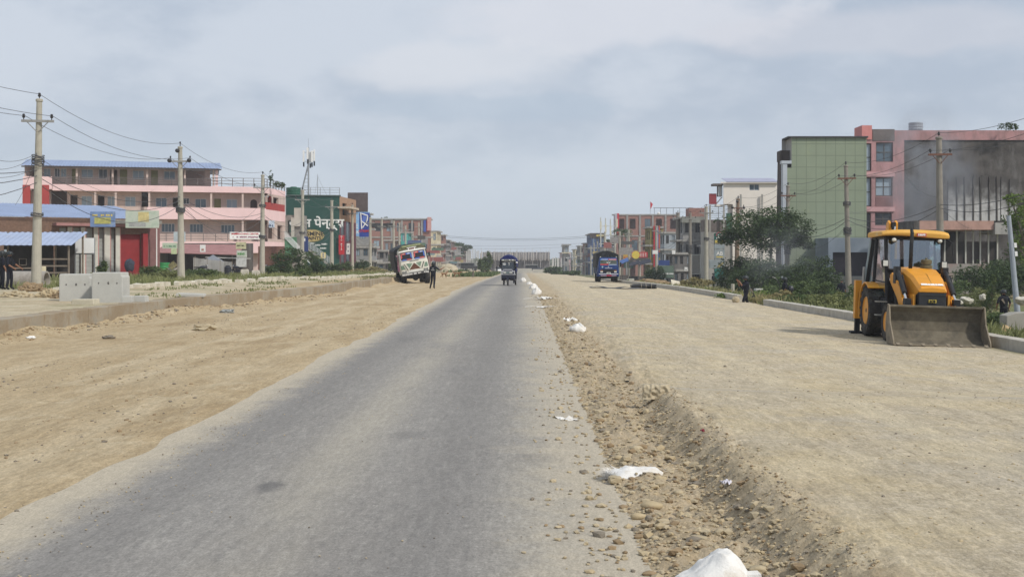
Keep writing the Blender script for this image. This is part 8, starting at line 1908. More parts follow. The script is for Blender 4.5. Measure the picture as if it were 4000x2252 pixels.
stone(2450, 1493, 16, 'black flat lump on the gravel beyond the ridge', M_black if 'M_black' in globals() else M_st[2], 25, (1, .6, .4), .1, .3, cat='lump')
stone(2462, 1460, 14, 'small dark stone on the gravel beyond the ridge', M_st[2], 26, (1, .8, .7), .1, .3)
stone(2832, 1432, 12, 'small dark stone far out on the gravel', M_st[2], 27, (1, .8, .7), .1, .3)
stone(2960, 2230, 70, 'large half buried stone right of the largest white sack', M_st[0], 28, (1, .8, .5), .1, .3, emb=.3)
stone(2990, 2195, 50, 'half buried stone above the largest white sack', M_st[1], 29, (1, .8, .5), .6, .3, emb=.3)
stone(1640, 1395, 10, 'dark clod on the left sand', M_st[3], 40, (1, .8, .6), 0, .3); stone(680, 1500, 13, 'dark clod lying on the left sand near the asphalt', M_st[2], 41, (1, .8, .6), 0, .3)
def scatter():
 rn = random.Random(77); protos = []
 for k in range(5):
  mb = MB(); mb.ico((0, 0, 0), (1, .8, .55), 1, .45, 1.3, k * 3.1); protos.append((mb.v, mb.f))
 mb = MB()
 def put(x, y, s, m):
  vs, fs = protos[rn.randrange(5)]; a = rn.uniform(0, 2 * PI); c, d = math.cos(a) * s, math.sin(a) * s; z = gz(x, y, True) + s * .18
  if -3.9 < x < RE: z = base(y) + .022 * (1 - ((x + 1.7) / 2.6) ** 2) + s * .18
  h = s * rn.uniform(.6, 1.2)
  mb.add([(x + v.x * c - v.y * d, y + v.x * d + v.y * c, z + v.z * h) for v in vs], fs, None, m)
 for _ in range(5200):
  y = 7.8 * math.exp(rn.random() ** 1.1 * 2.2); x = rn.uniform(.85, 1.85) if rn.random() < .82 else rn.gauss(.8, .3)
  put(x, y, min(.06, .006 + .011 * rn.paretovariate(2.3)), M_st[rn.choice((0, 0, 0, 0, 1, 1, 0, 3, 3, 2))])
 for _ in range(2600):      # the crumbling bank
  y = 7.6 * math.exp(rn.random() * .9); put(rn.uniform(1.5, 2.15), y, .006 + .016 * rn.random() ** 2.5, M_st[rn.choice((0, 0, 1, 3, 2))])
 for _ in range(3600):      # gravel of the right carriageway
  y = 8 * math.exp(rn.random() * 2); x = rn.uniform(1.9, 11); put(x, y, .006 + .016 * rn.random() ** 3, M_st[rn.choice((2, 0, 0, 1))])
 for _ in range(2600):      # dark clods on the left sand, in drifts
  y = 10 * math.exp(rn.random() * 1.9); x = rn.uniform(-11, -4.1)
  if nz(x * .35, y * .15, 20) > -.02: put(x, y, .012 + .026 * rn.random() ** 3, M_st[rn.choice((2, 2, 3, 0))])
 for _ in range(700): y = 8 * math.exp(rn.random() * 1.8); put(-3.9 + rn.gauss(.1, .35), y, .006 + .006 * rn.random(), M_st[rn.choice((2, 1, 0))])
 for _ in range(160): y = 8 * math.exp(rn.random() * 1.8); put(rn.uniform(-3.5, .4), y, .005 + .006 * rn.random(), M_st[rn.choice((2, 1, 0))])
 for _ in range(900):      # broken lumps at the foot of the left kerb
  y = 22 + 50 * rn.random(); put(kl(y) + abs(rn.gauss(.05, .4)), y, .02 + .06 * rn.random() ** 3, M_st[rn.choice((0, 3, 3, 2))])
 o = mb.build('gravel'); tag(o, 'loose gravel and small stones strewn over the road edges', 'gravel', kind='stuff')
scatter()
M_cul = mat('precast concrete', (.47, .465, .43), .93, .08, 2, dirt=(.40, .37, .28), damt=.3, dscale=1.6, streak=.5, bump=.25, bscale=25)
def culvert(px, pyb, Y, rz, label, seed):
 x = wx(px, Y); z = wz(pyb, Y); r = empty('culvert_block', (x, Y, z), rz, label, 'concrete block')
 mb = MB(); w, h, d = .555, 1.12, .8
 mb.prism([(-w, 0), (w, 0), (w * 1.0, h * .86), (w * .93, h * .90), (w * .92, h), (-w * .98, h), (-w, h * .88)], 0, d, 'y'); mb.build('block', M_cul, r, bev=.03)
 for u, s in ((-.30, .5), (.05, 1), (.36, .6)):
  q = MB(); q.ico((u, -.004, h * .66), (.02 * s + .012, .012, .035 * s + .014), 2, .4, 2, seed + u); q.build('hole_shade_spot', mat('hole shade', (.12, .115, .105), .9), r, smooth=True)  # dark lump on the face; a hole's shade is put into its colour
 return r
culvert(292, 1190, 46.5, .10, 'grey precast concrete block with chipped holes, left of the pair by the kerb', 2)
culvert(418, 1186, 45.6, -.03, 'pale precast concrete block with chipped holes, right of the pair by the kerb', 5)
for (px, py, Y, w, h, d, rz, lab) in ((322, 1196, 43.5, .78, .20, .6, -.03, 'cream slab lying at the foot of the left concrete block'), (495, 1185, 45., .38, .26, .4, .1, 'small grey cube block right of the pale concrete block'), (542, 1186, 45.4, .48, .26, .4, -.05, 'grey block second right of the pale concrete block'), (740, 1158, 51., 1.1, .12, .8, .1, 'flat dark edged slab tilted on the left footpath')):
 x = wx(px, Y); z = wz(py, Y)
 o = MB().prism([(-w / 2, 0), (w / 2, 0), (w / 2 - .02, h), (-w / 2 + .03, h * .97)], 0, d, 'y').build('concrete_slab', mat('cream slab concrete', (.52, .47, .36), .95, .15, 3, dirt=(.33, .27, .18), damt=.35) if 'cream' in lab else M_cul, bev=.02)
 o.location = (x, Y, max(z, gz(x, Y) - .02)); o.rotation_euler = (0, .04 if 'tilted' in lab else 0, rz); tag(o, lab, 'slab')
for k, (px, py, Y, w, h, m, lab) in enumerate(((125, 1140, 56.5, 1.2, .34, M_st[3], 'brown rubble heap at the foot of the nearest left pole'), (255, 1152, 49, .9, .30, M_st[3], 'brown earth heap before the left precast block'), (200, 1160, 50, 1.0, .28, M_st[1], 'tan rubble heap left of the precast blocks'), (60, 1175, 50, 1.3, .2, M_st[0], 'low pale rubble heap at the left edge'))):
 x = wx(px, Y); z = gz(x, Y); mb = MB(); rn = random.Random(k)
 mb.ico((0, 0, 0), (w / 2, w * .35, h), 4, .5, 2.6, k * 2.3)
 for _ in range(26): a = rn.uniform(0, 6.28); q = rn.random(); mb.ico((w * .6 * q * math.cos(a), w * .4 * q * math.sin(a) - .05, max(0, h * (1 - q)) + .03), (rn.uniform(.03, .10), .07, .05), 1, .5, 2, rn.random() * 9)
 o = mb.build('rubble_heap', m); o.location = (x, Y, z); tag(o, lab, 'rubble')
for (px, py, Y, m, lab, s) in ((887, 1222, 48, mat('litter pile', (.25, .26, .25), .9, .6, 12), 'small rubbish pile against the left kerb', .26), (120, 1329, 32.6, M_white, 'white plastic bottle lying below the left kerb', .13), (424, 1323, 33.2, M_st[2], 'dark flat lump on the sand below the left kerb', .16), (800, 1293, 37, M_st[0], 'low scraped up mound on the left sand', .34)):
 x = wx(px, Y); z = gz(x, Y); mb = MB(); mb.ico((0, 0, s * .2), (s, s * .6, s * .34), 3, .5, 2, px)
 o = mb.build('litter' if 'rubb' in lab or 'bottle' in lab else 'dirt_lump', m); o.location = (x, Y, z); tag(o, lab, 'litter' if 'rubb' in lab or 'bottle' in lab else 'dirt')
def slabstack(px, py, Y, w, n, lab, rz=0.):
 x = wx(px, Y); z0 = gz(x, Y); z = z0; ww = w * Y / F
 for k in range(n):
  o = MB().box(-ww / 2, ww / 2, -.3, .3, 0, .17).build('kerb_block', M_cul, bev=.02); o.location = (x + random.uniform(-.05, .05), Y, z); o.rotation_euler = (0, 0, rz + random.uniform(-.1, .1)); z += .175
  tag(o, lab if n == 1 else '%s, %s' % (lab, ('lowest of its pile', 'second from the ground', 'third from the ground', 'topmost of its pile')[k if k < n - 1 else 3]), 'concrete block')
slabstack(2963, 1128, 72, 28, 4, 'pale block piled left of the black hoop'); slabstack(3042, 1135, 73, 34, 3, 'pale kerb block in the pile behind the helmeted policeman'); slabstack(3186, 1140, 74, 38, 3, 'pale block piled left of the second right pole', .1); slabstack(3230, 1148, 72, 30, 2, 'pale kerb block in the low pile at the weeds'); slabstack(2462, 1070, 130, 26, 3, 'pale block in the pile right of the blue truck'); slabstack(2580, 1085, 120, 34, 2, 'pale block in the low pile before the green counter'); slabstack(2622, 1085, 122, 40, 3, 'pale block in the pile right of the green counter')
for (px, py, Y, w, h, d, rz, lab) in ((3775, 1172, 62, .75, .3, .5, .5, 'long pale boulder behind the bucket of the backhoe'), (3730, 1178, 60, .6, .3, .5, -.3, 'pale boulder left of the long one behind the backhoe bucket'), (3835, 1160, 62, .3, .3, .3, 0, 'round pale stone behind the backhoe bucket'), (3995, 1180, 58, .8, .4, .5, .2, 'pale boulder at the right edge beside the policeman')):
 x = wx(px, Y); z = wz(py + 12, Y); o = MB().ico((0, 0, h / 2), (w / 2, d / 2, h / 2), 3, .35, 1.5, px).build('boulder', mat('pale boulder', (.52, .49, .42), .95, .12, 4)); o.location = (x, Y, z); o.rotation_euler = (0, .2, rz); tag(o, lab, 'boulder')
Y = 52.; x = wx(3985, Y); g = wz(1290, Y); o = MB().prism([(-.9, 0), (.9, 0), (.9, .62), (.86, .75), (-.5, .72), (-.9, .6)], 0, .8, 'y').build('culvert_block', mat('dark precast concrete', (.33, .31, .27), .95, .12, 2, dirt=(.2, .18, .15), damt=.3), bev=.03); o.location = (x + .35, Y, g); tag(o, 'large precast block at the right edge beside the policeman', 'concrete block')
Y = 50.; x = wx(3960, Y); g = wz(1312, Y); o = MB().ico((0, 0, .1), (.2, .2, .22), 3, .35, 1.5, 3).build('stone', mat('orange tan stone', (.46, .33, .18), .95, .15, 5)); o.location = (wx(3930, 48), 48, gz(wx(3930, 48), 48) + .1); tag(o, 'orange tan stone below the policeman near the right edge', 'stone')
Y = 74.; x = wx(3010, Y); g = gz(x, Y); o = MB().tube([(.5 * math.cos(t) * 1.0, 0, .55 + .62 * math.sin(t)) for t in [R(-25 + 230 * k / 24) for k in range(25)]], .02, 6).build('cable_hoop', M_ins); o.location = (x, Y, g + .2); o.scale = (1.1, 1, 1.1); tag(o, 'thin black hoop of pipe standing in the weeds behind the right kerb', 'hoop')
Y = 66.; x = wx(2884, Y)
o = MB().ico((0, 0, .12), (.16, .18, .17), 3, .35, 1.5, 3).build('stone', M_st[0]); o.location = (wx(2874, 62.), 62., gz(wx(2874, 62.), 62.)); tag(o, 'pale stone in the gap of the right kerb', 'stone')
Y = 100.;
for (px, Y, rz, lab) in ((2655, 104., .5, 'white broken sheet tilted on the rubble beyond the right kerb'), (2690, 102., -.3, 'wider cream broken sheet beside the tilted white one')):
 x = wx(px, Y); z = gz(x, Y); o = MB().box(-.7, .7, -.02, .03, 0, .8, RX(-.7) @ RY(.3)).build('broken_sheet', mat('cream sheet', (.58, .53, .42), .85, .1, 3)); o.location = (x, Y, z + .05); o.rotation_euler = (0, 0, rz); tag(o, lab, 'sheet')
Y = 113.; x = wx(2545, Y); o = MB().ico((0, 0, 0), (1.9, 1., .55), 4, .4, 2, 4).build('rubble_heap', M_st[3]); o.location = (x, Y, gz(x, Y) + .05); tag(o, 'brown earth heap beyond the tied black roll', 'rubble')
MBx = MB().tube([(0, 0, 0), (0, 0, .95)], .12, 8).build('concrete_stump', M_pole); MBx.location = (wx(2862, 82), 82, gz(wx(2862, 82), 82) - .1); tag(MBx, 'short pale stump beside the brown fourth right pole', 'stump')
MBx = MB().box(-.16, .16, -.26, -.24, 0, .42).build('notice_plate', M_white); MBx.location = (wx(3069, 111) - .02, 111, wz(1068, 111) - .2); tag(MBx, 'white notice plate with a dark mark on the third right pole', 'notice')
q = MB().box(-.09, .09, -.27, -.262, .14, .32).build('mark', M_dark, MBx)
def grass(label, name, fn, n, m, hmin, hmax, seed, wide=.035):
 rn = random.Random(seed); mb = MB(); vs = []; fs = []
 for _ in range(n):
  p = fn(rn)
  if p is None: continue
  x, y, k = p; z = gz(x, y) - .02
  for _b in range(3):
   h = rn.uniform(hmin, hmax) * k; a = rn.uniform(0, PI); w = wide * rn.uniform(.6, 1.3) * (.6 + y * .008); dx, dy = math.cos(a) * w, math.sin(a) * w; bx, by = rn.gauss(0, .35) * h, rn.gauss(0, .35) * h; ox, oy = rn.gauss(0, .1), rn.gauss(0, .1)
   o = len(vs); vs += [(x + ox - dx, y + oy - dy, z), (x + ox + dx, y + oy + dy, z), (x + ox + bx * .5 + dx * .6, y + oy + by * .5 + dy * .6, z + h * .65), (x + ox + bx, y + oy + by, z + h)]; fs += [(o, o + 1, o + 2), (o, o + 2, o + 3)]
 mb.v = [Vector(v) for v in vs]; mb.f = fs; mb.mi = [0] * len(fs)
 o = mb.build(name, m); return tag(o, label, 'grass', kind='stuff')
def patch(x, y, s=.3, th=.0, seed=0): return nz(x * s, y * s * .6, seed) > th
def gl(rn):
 y = rn.uniform(62, 150); x = rn.uniform(-34, footline(y) - .1)
 return (x, y, .5 + rn.random() * .9) if patch(x, y, .3, -.15, 3) else None
grass('green and yellow grass behind the kerb stone row on the left', 'grass', gl, 7500, M_grass, .15, .42, 1)
def gl2(rn):
 y = rn.uniform(45, 125); x = rn.uniform(footline(y), kl(y) - .6)
 return (x, y, .5 + rn.random() * .6) if patch(x, y, .5, .22, 9) else None
grass('low tufts of grass on the sandy left footpath', 'grass', gl2, 3200, M_grass, .06, .2, 2)
def gr(rn):
 y = rn.uniform(26, 120); K = kr(y); x = K + .4 + 13 * rn.random() ** 1.4
 return (x, y, .5 + rn.random()) if patch(x, y, .35, -.18, 5) else None
grass('tall weeds and grass growing behind the right kerb', 'weeds', gr, 9500, M_grass, .14, .42, 3)
def gr2(rn):
 y = rn.uniform(55, 110); K = kr(y); x = K + .4 + 6 * rn.random() ** 1.4
 return (x, y, .6 + rn.random() * .6) if patch(x, y, .4, .08, 15) else None
grass('dry straw coloured grass behind the right kerb', 'dry_grass', gr2, 3600, M_dry, .2, .55, 4)
def gf(rn):
 y = rn.uniform(175, 290); px = rn.uniform(1735, 1975) if y < 240 else rn.uniform(1700, 2000); x = wx(px, y)
 return (x, y, 1.) if patch(x, y, .12, .0, 5) and x < -4.4 else None
grass('green strip of low growth at the far end of the sand', 'grass', gf, 2500, M_leafm, .2, .6, 6, .06)
def TR(px, Y, *a, **k): return (wx(px, Y), Y)
x, Y = TR(1128, 122); h = wz(962, Y) - gz(x, Y)
tree('tree', 'dark green young tree at the corner of the pink block', 'tree', x, Y, h, [(0, 0, h * .68, 1.5, 1.2, h * .30), (-.9, .3, h * .55, 1.0, .9, .7), (1.0, -.2, h * .62, 1.1, .9, .8), (.3, .2, h * .86, .8, .7, .45)], M_leafd, .09, .15, 70, .2, 1)
x, Y = TR(1210, 136); h = wz(975, Y) - gz(x, Y)
tree('tree', 'brighter green young tree before the stair tower', 'tree', x, Y, h, [(0, 0, h * .72, 1.1, 1, h * .25), (-.8, 0, h * .5, .8, .8, .6), (.7, .1, h * .6, .8, .8, .6)], M_leafm, .07, .14, 70, 0, 2)
for i, (px, Y, h, w, m, lab) in enumerate(((1092, 114, 1.5, 2.6, M_leafd, 'dark bush at the foot of the third left pole'), (1165, 122, 1.3, 2.2, M_leafm, 'green bush left of the fourth left pole'), (1235, 128, 1.5, 2.0, M_leafd, 'dark leafy bush right of the fourth left pole'), (1282, 146, 1.3, 2.4, M_leafd, 'dark bush at the foot of the fifth left pole'), (1335, 160, 1.7, 2.6, M_leafm, 'green bush below the red bank sign'), (1408, 178, 1.9, 3.2, M_leafd, 'dark round bush before the cement house'), (1445, 150, .9, 4.0, M_dry, 'low dry bush on the left footpath beyond the poles'), (1180, 100, .7, 1.6, M_leafm, 'small leafy plant on the left footpath'), (585, 98, 1.1, 1.8, M_leafm, 'green bush at the right end of the blue roofed shop'), (620, 101, .9, 1.9, M_leafl, 'bright low bush in front of the green water tank'), (770, 92, .85, 3.2, M_leafm, 'wide low bush right of the second left pole'), (655, 89, .8, 2.0, M_grass, 'yellow green bush left of the second left pole'), (398, 86, 1.5, .8, M_leafm, 'thin leafy plant in front of the grey shutters'), (1520, 220, 2.0, 5, M_leafd, 'dark shrub left of the tilted truck'), (1555, 240, 5.0, 4.5, M_leafd, 'dark tree behind the tilted truck'))):
 x = wx(px, Y); bush('bush' if 'tree' not in lab else 'tree', lab, 'bush' if 'tree' not in lab else 'tree', x, Y, h, w, m, 30 + i, .09 if Y < 110 else .12, 430)
tree('climbing_plant', 'dark conical plant on the terrace corner of the pink block', 'plant', wx(1058, 152), 152, 2.2, [(0, 0, 1.3, .35, .3, 1.1), (.7, 0, .6, .7, .4, .5), (1.4, 0, .5, .4, .4, .4)], M_leafd, .05, .13, 60, 0, 9, z=wz(735, 152), multi=True)
x, Y = TR(3000, 109); g = gz(x, Y)
tree('tree', 'large dark spreading tree before the left foot of the green wall', 'tree', x, Y, 8, [(-1.6, 0, wz(885, Y) - g, 2.6, 2, 1.4), (.5, .4, wz(862, Y) - g, 2.1, 1.8, 1.2), (1.9, -.3, wz(890, Y) - g, 2.0, 1.6, 1.5), (-.4, -.8, wz(925, Y) - g, 2.6, 1.8, 1.4), (2.8, .3, wz(940, Y) - g, 1.2, 1.1, .8), (-3.4, .2, wz(925, Y) - g, 1.1, 1, .9)], M_leafd, .16, .12, 190, .3, 11)
for i, (px, py, Y, w, m, lab) in enumerate(((2880, 985, 110, 4.2, M_leafd, 'dark dense bush right of the sign pylon'), (2960, 990, 104, 4.6, M_leafd, 'dark dense bush under the large spreading tree'), (3150, 985, 106, 4.4, M_leafd, 'dark bush left of the small grey shop'), (3060, 1020, 98, 4.0, M_leafd, 'shaded bush behind the third right pole'), (3200, 1040, 96, 3.6, M_leafd, 'low dark bush before the small grey shop'), (3120, 1085, 84, 4.2, M_leafm, 'low green bush behind the pale block pile'), (2720, 1078, 92, 2.4, M_dry, 'dry yellow bush beyond the tied black roll'), (2905, 1130, 69, 3.0, M_leafl, 'bright green weeds left of the policeman at the kerb gap'), (3130, 1142, 60, 3.2, M_leafm, 'green weed clump behind the kerb left of the backhoe'), (3310, 1108, 60, 2.2, M_leafm, 'taller green weed bush just left of the backhoe'), (3225, 1135, 56, 2.6, M_grass, 'yellowish weed clump behind the kerb near the backhoe'), (3025, 1130, 64, 2.4, M_dry, 'dry weeds behind the kerb gap'), (3850, 1010, 94, 5.0, M_leafd, 'dark shrubs before the porch of the burnt building'), (3960, 1000, 90, 4.0, M_leafd, 'dark shrubs behind the leaning metal post'), (3880, 1215, 55, 2.4, M_leafm, 'green weeds left of the policeman near the right edge'), (2560, 1035, 170, 3.0, M_leafd, 'dark bush left of the royal blue shop shutter'), (3800, 1120, 70, 3.6, M_grass, 'grassy hummock behind the backhoe bucket'), (3640, 1080, 88, 5.0, M_leafm, 'grassy bank behind the backhoe cab'))):
 x = wx(px, Y); h = wz(py, Y) - gz(x, Y); bush('bush', lab, 'bush', x, Y, max(.5, h), w, m, 60 + i, .08 if Y < 75 else .11, 520)
x, Y = TR(3870, 68); g = gz(x, Y); h = wz(1060, Y) - g
tree('conifer_shrub', 'slim bright green conical shrub in front of the burnt building', 'shrub', x, Y, h, [(-.12, 0, h * .3, .36, .36, h * .32), (0, 0, h * .55, .3, .3, h * .3), (.15, 0, h * .8, .17, .17, h * .22)], M_leafm, .04, .08, 110, 0, 5, multi=True)
x, Y = TR(4010, 66); g = gz(x, Y)
tree('tree', 'bright leafy tree overhanging the right edge', 'tree', x, Y, 6, [(-.2, 0, wz(800, Y) - g, .9, 1, .9), (.6, .3, wz(760, Y) - g, .8, .9, .7), (.1, 0, wz(900, Y) - g, .75, .9, .8), (.3, 0, wz(985, Y) - g, .8, .9, .8), (-.85, -.1, wz(775, Y) - g, .5, .5, .4), (-.7, .2, wz(860, Y) - g, .6, .6, .6), (-.55, 0, wz(950, Y) - g, .5, .6, .5)], M_leafl, .12, .10, 90, .2, 21)
x, Y = TR(4030, 80); g = gz(x, Y)
tree('tree', 'darker tree behind the bright leafy one at the right edge', 'tree', x, Y, 6, [(0, 0, wz(880, Y) - g, 1.6, 1.5, 1.5), (-.4, 0, wz(970, Y) - g, 1.4, 1.4, 1.2)], M_leafd, .14, .14, 80, 0, 22)
tree('bush', 'small tuft growing on the roof of the burnt building', 'bush', wx(3930, 112), 112, 1, [(0, 0, .5, .8, .6, .5), (.7, 0, .35, .5, .4, .35)], M_leafd, .04, .12, 50, 0, 23, z=wz(512, 112), multi=True)
x, Y = TR(2424, 262); g = gz(x, Y); r = empty('palm_tree', (x + .3, Y, g), 0, 'palm tree before the red brick block on the right', 'palm tree')
h = wz(905, Y) - g; MB().tube([(0, 0, 0), (.1, 0, h * .5), (0, 0, h)], [.28, .2, .17], 8).build('trunk', M_bark, r)
mb = MB(); rn = random.Random(2)
for k in range(22):
 a = 2 * PI * k / 22 + rn.uniform(-.1, .1); e = rn.uniform(-.3, 1.0); L = rn.uniform(2.2, 3.0); P = []
 for i in range(7): t = i / 6; P.append(V(math.cos(a) * L * t * math.cos(e * .8), math.sin(a) * L * t * math.cos(e * .8), h + L * (math.sin(e) * t - .65 * t * t)))
 for i in range(6):
  d = (P[i + 1] - P[i]).normalized(); sd = d.cross(V(0, 0, 1)).normalized()
  for q in range(3):
   b = P[i].lerp(P[i + 1], q / 3)
   for s in (-1, 1): mb.add([b, b + d * .12, b + sd * s * .55 * (1 - .4 * i / 6) + d * .3 - V(0, 0, .28)], [(0, 1, 2)])
mb.build('fronds', M_leafd, r)
for i, (px, py, Y, w, hc, lab) in enumerate(((1778, 946, 455, 11, 3.5, 'dark spreading tree standing over the left far row'), (2400, 925, 330, 6, 3, 'dark tree tuft between the blue clad block and the brick block'), (1512, 846, 320, 5, 2.5, 'tree crown peeping above the long left brick block'))):
 x = wx(px, Y); g = gz(x, Y); top = wz(py, Y) - g
 tree('tree', lab, 'tree', x, Y, top, [(0, 0, top - hc * .4, w * .35, w * .3, hc * .4), (w * .3, 0, top - hc * .55, w * .25, w * .25, hc * .35), (-w * .28, 0, top - hc * .8, w * .25, w * .25, hc * .5), (0, 0, top - hc * 1.3, w * .3, w * .3, hc * .6)], M_leafd, .3, .45, 90, 0, 70 + i)
bush('bush', 'leafy green bush on the far end of the sand left of the asphalt', 'bush', wx(1897, 250), 250, 4.4, 3.4, M_leafm, 91, .24, 420)
bush('bush', 'low bush right of the long right barrier block', 'bush', wx(2160, 275), 275, 1.7, 4.0, M_leafd, 92, .28, 300)
bush('bush', 'wide low weeds on the far gravel right of the barrier', 'bush', wx(2215, 240), 240, 1.0, 6.0, M_leafd, 93, .25, 300)
def far_wood():
 rn = random.Random(9); mb = MB()
 for k in range(150):
  Y = rn.uniform(640, 860); px = rn.uniform(1600, 2480); x = wx(px, Y); z = base(Y); h = rn.uniform(2.2, 5.0); w = rn.uniform(4, 8)
  for q in range(5): mb.ico((x + rn.uniform(-w, w) * .5, Y + rn.uniform(-3, 3), z + h * rn.uniform(.3, .75)), (w * rn.uniform(.3, .6), w * .5, h * .3), 2, .6, 2.2, rn.random() * 50)
 o = mb.build('distant_wood', M_leafd); tag(o, 'hazy line of woods closing the view beyond the bridge', 'woods', kind='stuff')
far_wood()
def volume(name, mb, col, dens, aniso=.0, noise_=None):
 m = bpy.data.materials.new(name); m.use_nodes = True; nt = m.node_tree; N = nt.nodes; L = nt.links; N.remove(N['Principled BSDF'])
 v = N.new('ShaderNodeVolumePrincipled'); v.inputs['Color'].default_value = (*col, 1); v.inputs['Density'].default_value = dens; v.inputs['Anisotropy'].default_value = aniso
 L.new(v.outputs[0], N['Material Output'].inputs['Volume'])
 if noise_:
  tc = N.new('ShaderNodeTexCoord'); n = N.new('ShaderNodeTexNoise'); n.inputs['Scale'].default_value = noise_; n.inputs['Detail'].default_value = 4; L.new(tc.outputs['Object'], n.inputs['Vector'])
  r = N.new('ShaderNodeMapRange'); r.inputs[1].default_value = .38; r.inputs[2].default_value = .7; r.inputs[4].default_value = dens; L.new(n.outputs['Fac'], r.inputs[0]); L.new(r.outputs[0], v.inputs['Density'])
 o = mb.build(name, m); return o
HAZE = 0.00045
o = volume('haze', MB().box(-1300, 1300, -2.5, 1980, -12, 24), (.93, .96, 1.0), HAZE, .0); tag(o, kind='stuff', label='thin dusty haze over the street', cat='haze')
def plume(px, py, Y, rad, dens, seed, label):
 """smoke thinning out towards the edge of its cloud"""
 o = volume('smoke', MB().ico((0, 0, 0), rad, 3, .2, 1.4, seed), (.68, .71, .77), dens, .1, .42); o.location = (wx(px, Y), Y, wz(py, Y))
 nt = o.data.materials[0].node_tree; N = nt.nodes; L = nt.links; v = next(n for n in N if n.type == 'PRINCIPLED_VOLUME'); src = v.inputs['Density'].links[0].from_socket
 tc = next(n for n in N if n.type == 'TEX_COORD'); vm = N.new('ShaderNodeVectorMath'); vm.operation = 'DIVIDE'; L.new(tc.outputs['Object'], vm.inputs[0]); vm.inputs[1].default_value = rad
 ln = N.new('ShaderNodeVectorMath'); ln.operation = 'LENGTH'; L.new(vm.outputs[0], ln.inputs[0]); mr = N.new('ShaderNodeMapRange'); mr.inputs[1].default_value = .95; mr.inputs[2].default_value = .2; L.new(ln.outputs['Value'], mr.inputs[0])
 m_ = N.new('ShaderNodeMath'); m_.operation = 'MULTIPLY'; L.new(src, m_.inputs[0]); L.new(mr.outputs[0], m_.inputs[1]); L.new(m_.outputs[0], v.inputs['Density'])
 tag(o, label, 'smoke', kind='stuff')
plume(3620, 700, 103., (4.6, 2.2, 7.5), .75, 2, 'thin grey smoke drifting before the burnt building')
plume(3050, 1000, 98., (3.6, 2., 3.0), .22, 5, 'faint bluish smoke hanging before the dark trees')
SUN_EL, SUN_AZ = R(44), R(130)       # from the right, a little behind the camera; clockwise from +y
d = Vector((math.sin(SUN_AZ) * math.cos(SUN_EL), math.cos(SUN_AZ) * math.cos(SUN_EL), math.sin(SUN_EL)))
l = bpy.data.lights.new('sun', 'SUN'); l.energy = 2.5; l.angle = R(4); l.color = (1, .955, .88)
lo = bpy.data.objects.new('sun', l); COL.objects.link(lo); lo.rotation_euler = (-d).to_track_quat('-Z', 'Y').to_euler(); lo.location = (40, -20, 60)
w = bpy.data.worlds.new('World'); SC.world = w; w.use_nodes = True; nt = w.node_tree; N = nt.nodes; L = nt.links
bg = N['Background']; sky = N.new('ShaderNodeTexSky'); sky.sky_type = 'NISHITA'; sky.sun_disc = False; sky.sun_elevation = SUN_EL; sky.sun_rotation = SUN_AZ; sky.air_density = 1.2; sky.dust_density = 2.5
tc = N.new('ShaderNodeTexCoord'); sp = N.new('ShaderNodeSeparateXYZ'); L.new(tc.outputs['Generated'], sp.inputs[0])
def mth(op, a, b=None, c=None):
 x = N.new('ShaderNodeMath'); x.operation = op
 for i, q in enumerate((a, b, c)):
  if q is None: continue
  if isinstance(q, (int, float)): x.inputs[i].default_value = q
  else: L.new(q, x.inputs[i])
 return x.outputs[0]
def rng(x, a, b, lo_=0., hi_=1.):
 r = N.new('ShaderNodeMapRange'); r.interpolation_type = 'SMOOTHSTEP'; r.inputs[1].default_value = a; r.inputs[2].default_value = b; r.inputs[3].default_value = lo_; r.inputs[4].default_value = hi_; L.new(x, r.inputs[0]); return r.outputs[0]
def mixc(f, A, B):
 x = N.new('ShaderNodeMix'); x.data_type = 'RGBA'
 if isinstance(f, float): x.inputs['Factor'].default_value = f
 else: L.new(f, x.inputs['Factor'])
 for k, q in (('A', A), ('B', B)):
  if isinstance(q, tuple): x.inputs[k].default_value = (*q, 1)
  else: L.new(q, x.inputs[k])
 return x.outputs['Result']
def noi(sc, loc, scale, det, rough):
 mp = N.new('ShaderNodeMapping'); mp.inputs['Scale'].default_value = sc; mp.inputs['Location'].default_value = loc; L.new(tc.outputs['Generated'], mp.inputs[0])
 n = N.new('ShaderNodeTexNoise'); n.inputs['Scale'].default_value = scale; n.inputs['Detail'].default_value = det; n.inputs['Roughness'].default_value = rough; L.new(mp.outputs[0], n.inputs['Vector']); return n.outputs['Fac']
K = 9.6                                   # background strength is 0.1, the colours below are ten times radiance
broad = noi((1, 1, 2.4), (.3, .1, .35), 4.6, 7, .55); fine = noi((1, 1, 1.9), (2, 1, 0), 12, 7, .6)
n_ = mth('ADD', mth('MULTIPLY', broad, .72), mth('MULTIPLY', fine, .28))
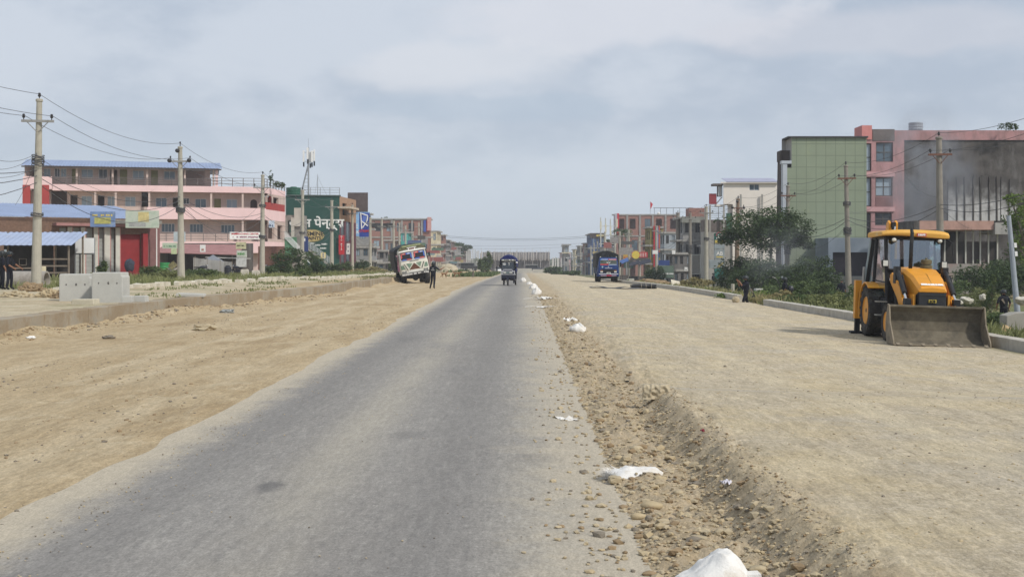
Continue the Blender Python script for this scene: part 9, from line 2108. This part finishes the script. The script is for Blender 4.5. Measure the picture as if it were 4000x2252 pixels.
cl = mixc(rng(n_, .4, .6), (.425 * K, .49 * K, .59 * K), (.57 * K, .62 * K, .70 * K))
def blob(az, el, ra, re):                 # a heaped cloud at a bearing and height on the sky
 a = mth('DIVIDE', mth('SUBTRACT', sp.outputs[0], az), ra); e = mth('DIVIDE', mth('SUBTRACT', sp.outputs[2], el), re)
 dd = mth('SQRT', mth('ADD', mth('MULTIPLY', a, a), mth('MULTIPLY', e, e)))
 dd = mth('ADD', dd, mth('MULTIPLY', mth('SUBTRACT', fine, .5), 1.5)); dd = mth('ADD', dd, mth('MULTIPLY', mth('SUBTRACT', broad, .5), .8))
 return rng(dd, .5, 1.0, 1., 0.)
cl = mixc(mth('MULTIPLY', blob(.055, .185, .17, .034), .85), cl, (.655 * K, .675 * K, .735 * K))
cl = mixc(mth('MULTIPLY', blob(-.055, .148, .10, .026), .75), cl, (.655 * K, .68 * K, .735 * K))
cl = mixc(mth('MULTIPLY', blob(.28, .165, .17, .02), .5), cl, (.62 * K, .63 * K, .69 * K))
cl = mixc(mth('MULTIPLY', blob(-.02, .115, .13, .014), .6), cl, (.43 * K, .51 * K, .615 * K))
cl = mixc(rng(sp.outputs[2], .02, .125, .85, 0.), cl, (.565 * K, .635 * K, .715 * K))
cl = mixc(.93, sky.outputs[0], cl)
L.new(cl, bg.inputs['Color']); bg.inputs['Strength'].default_value = .1
cam = bpy.data.cameras.new('camera'); co = bpy.data.objects.new('camera', cam); COL.objects.link(co); SC.camera = co
co.location = (0, 0, H); co.rotation_euler = (PI / 2, 0, 0); cam.sensor_width = 36; cam.lens = 45; cam.sensor_fit = 'HORIZONTAL'
cam.shift_x = -(VX - 2000) / 4000; cam.shift_y = (VY - 1126) / 4000; cam.clip_start = .1; cam.clip_end = 4000
SC.view_settings.view_transform = 'Standard'; SC.view_settings.look = 'None'; SC.view_settings.gamma = 1; SC.view_settings.exposure = 0.22
SC.cycles.max_bounces = 6; SC.cycles.transparent_max_bounces = 12; SC.cycles.volume_bounces = 0; SC.cycles.use_denoising = True
SC.cycles.volume_step_rate = 4
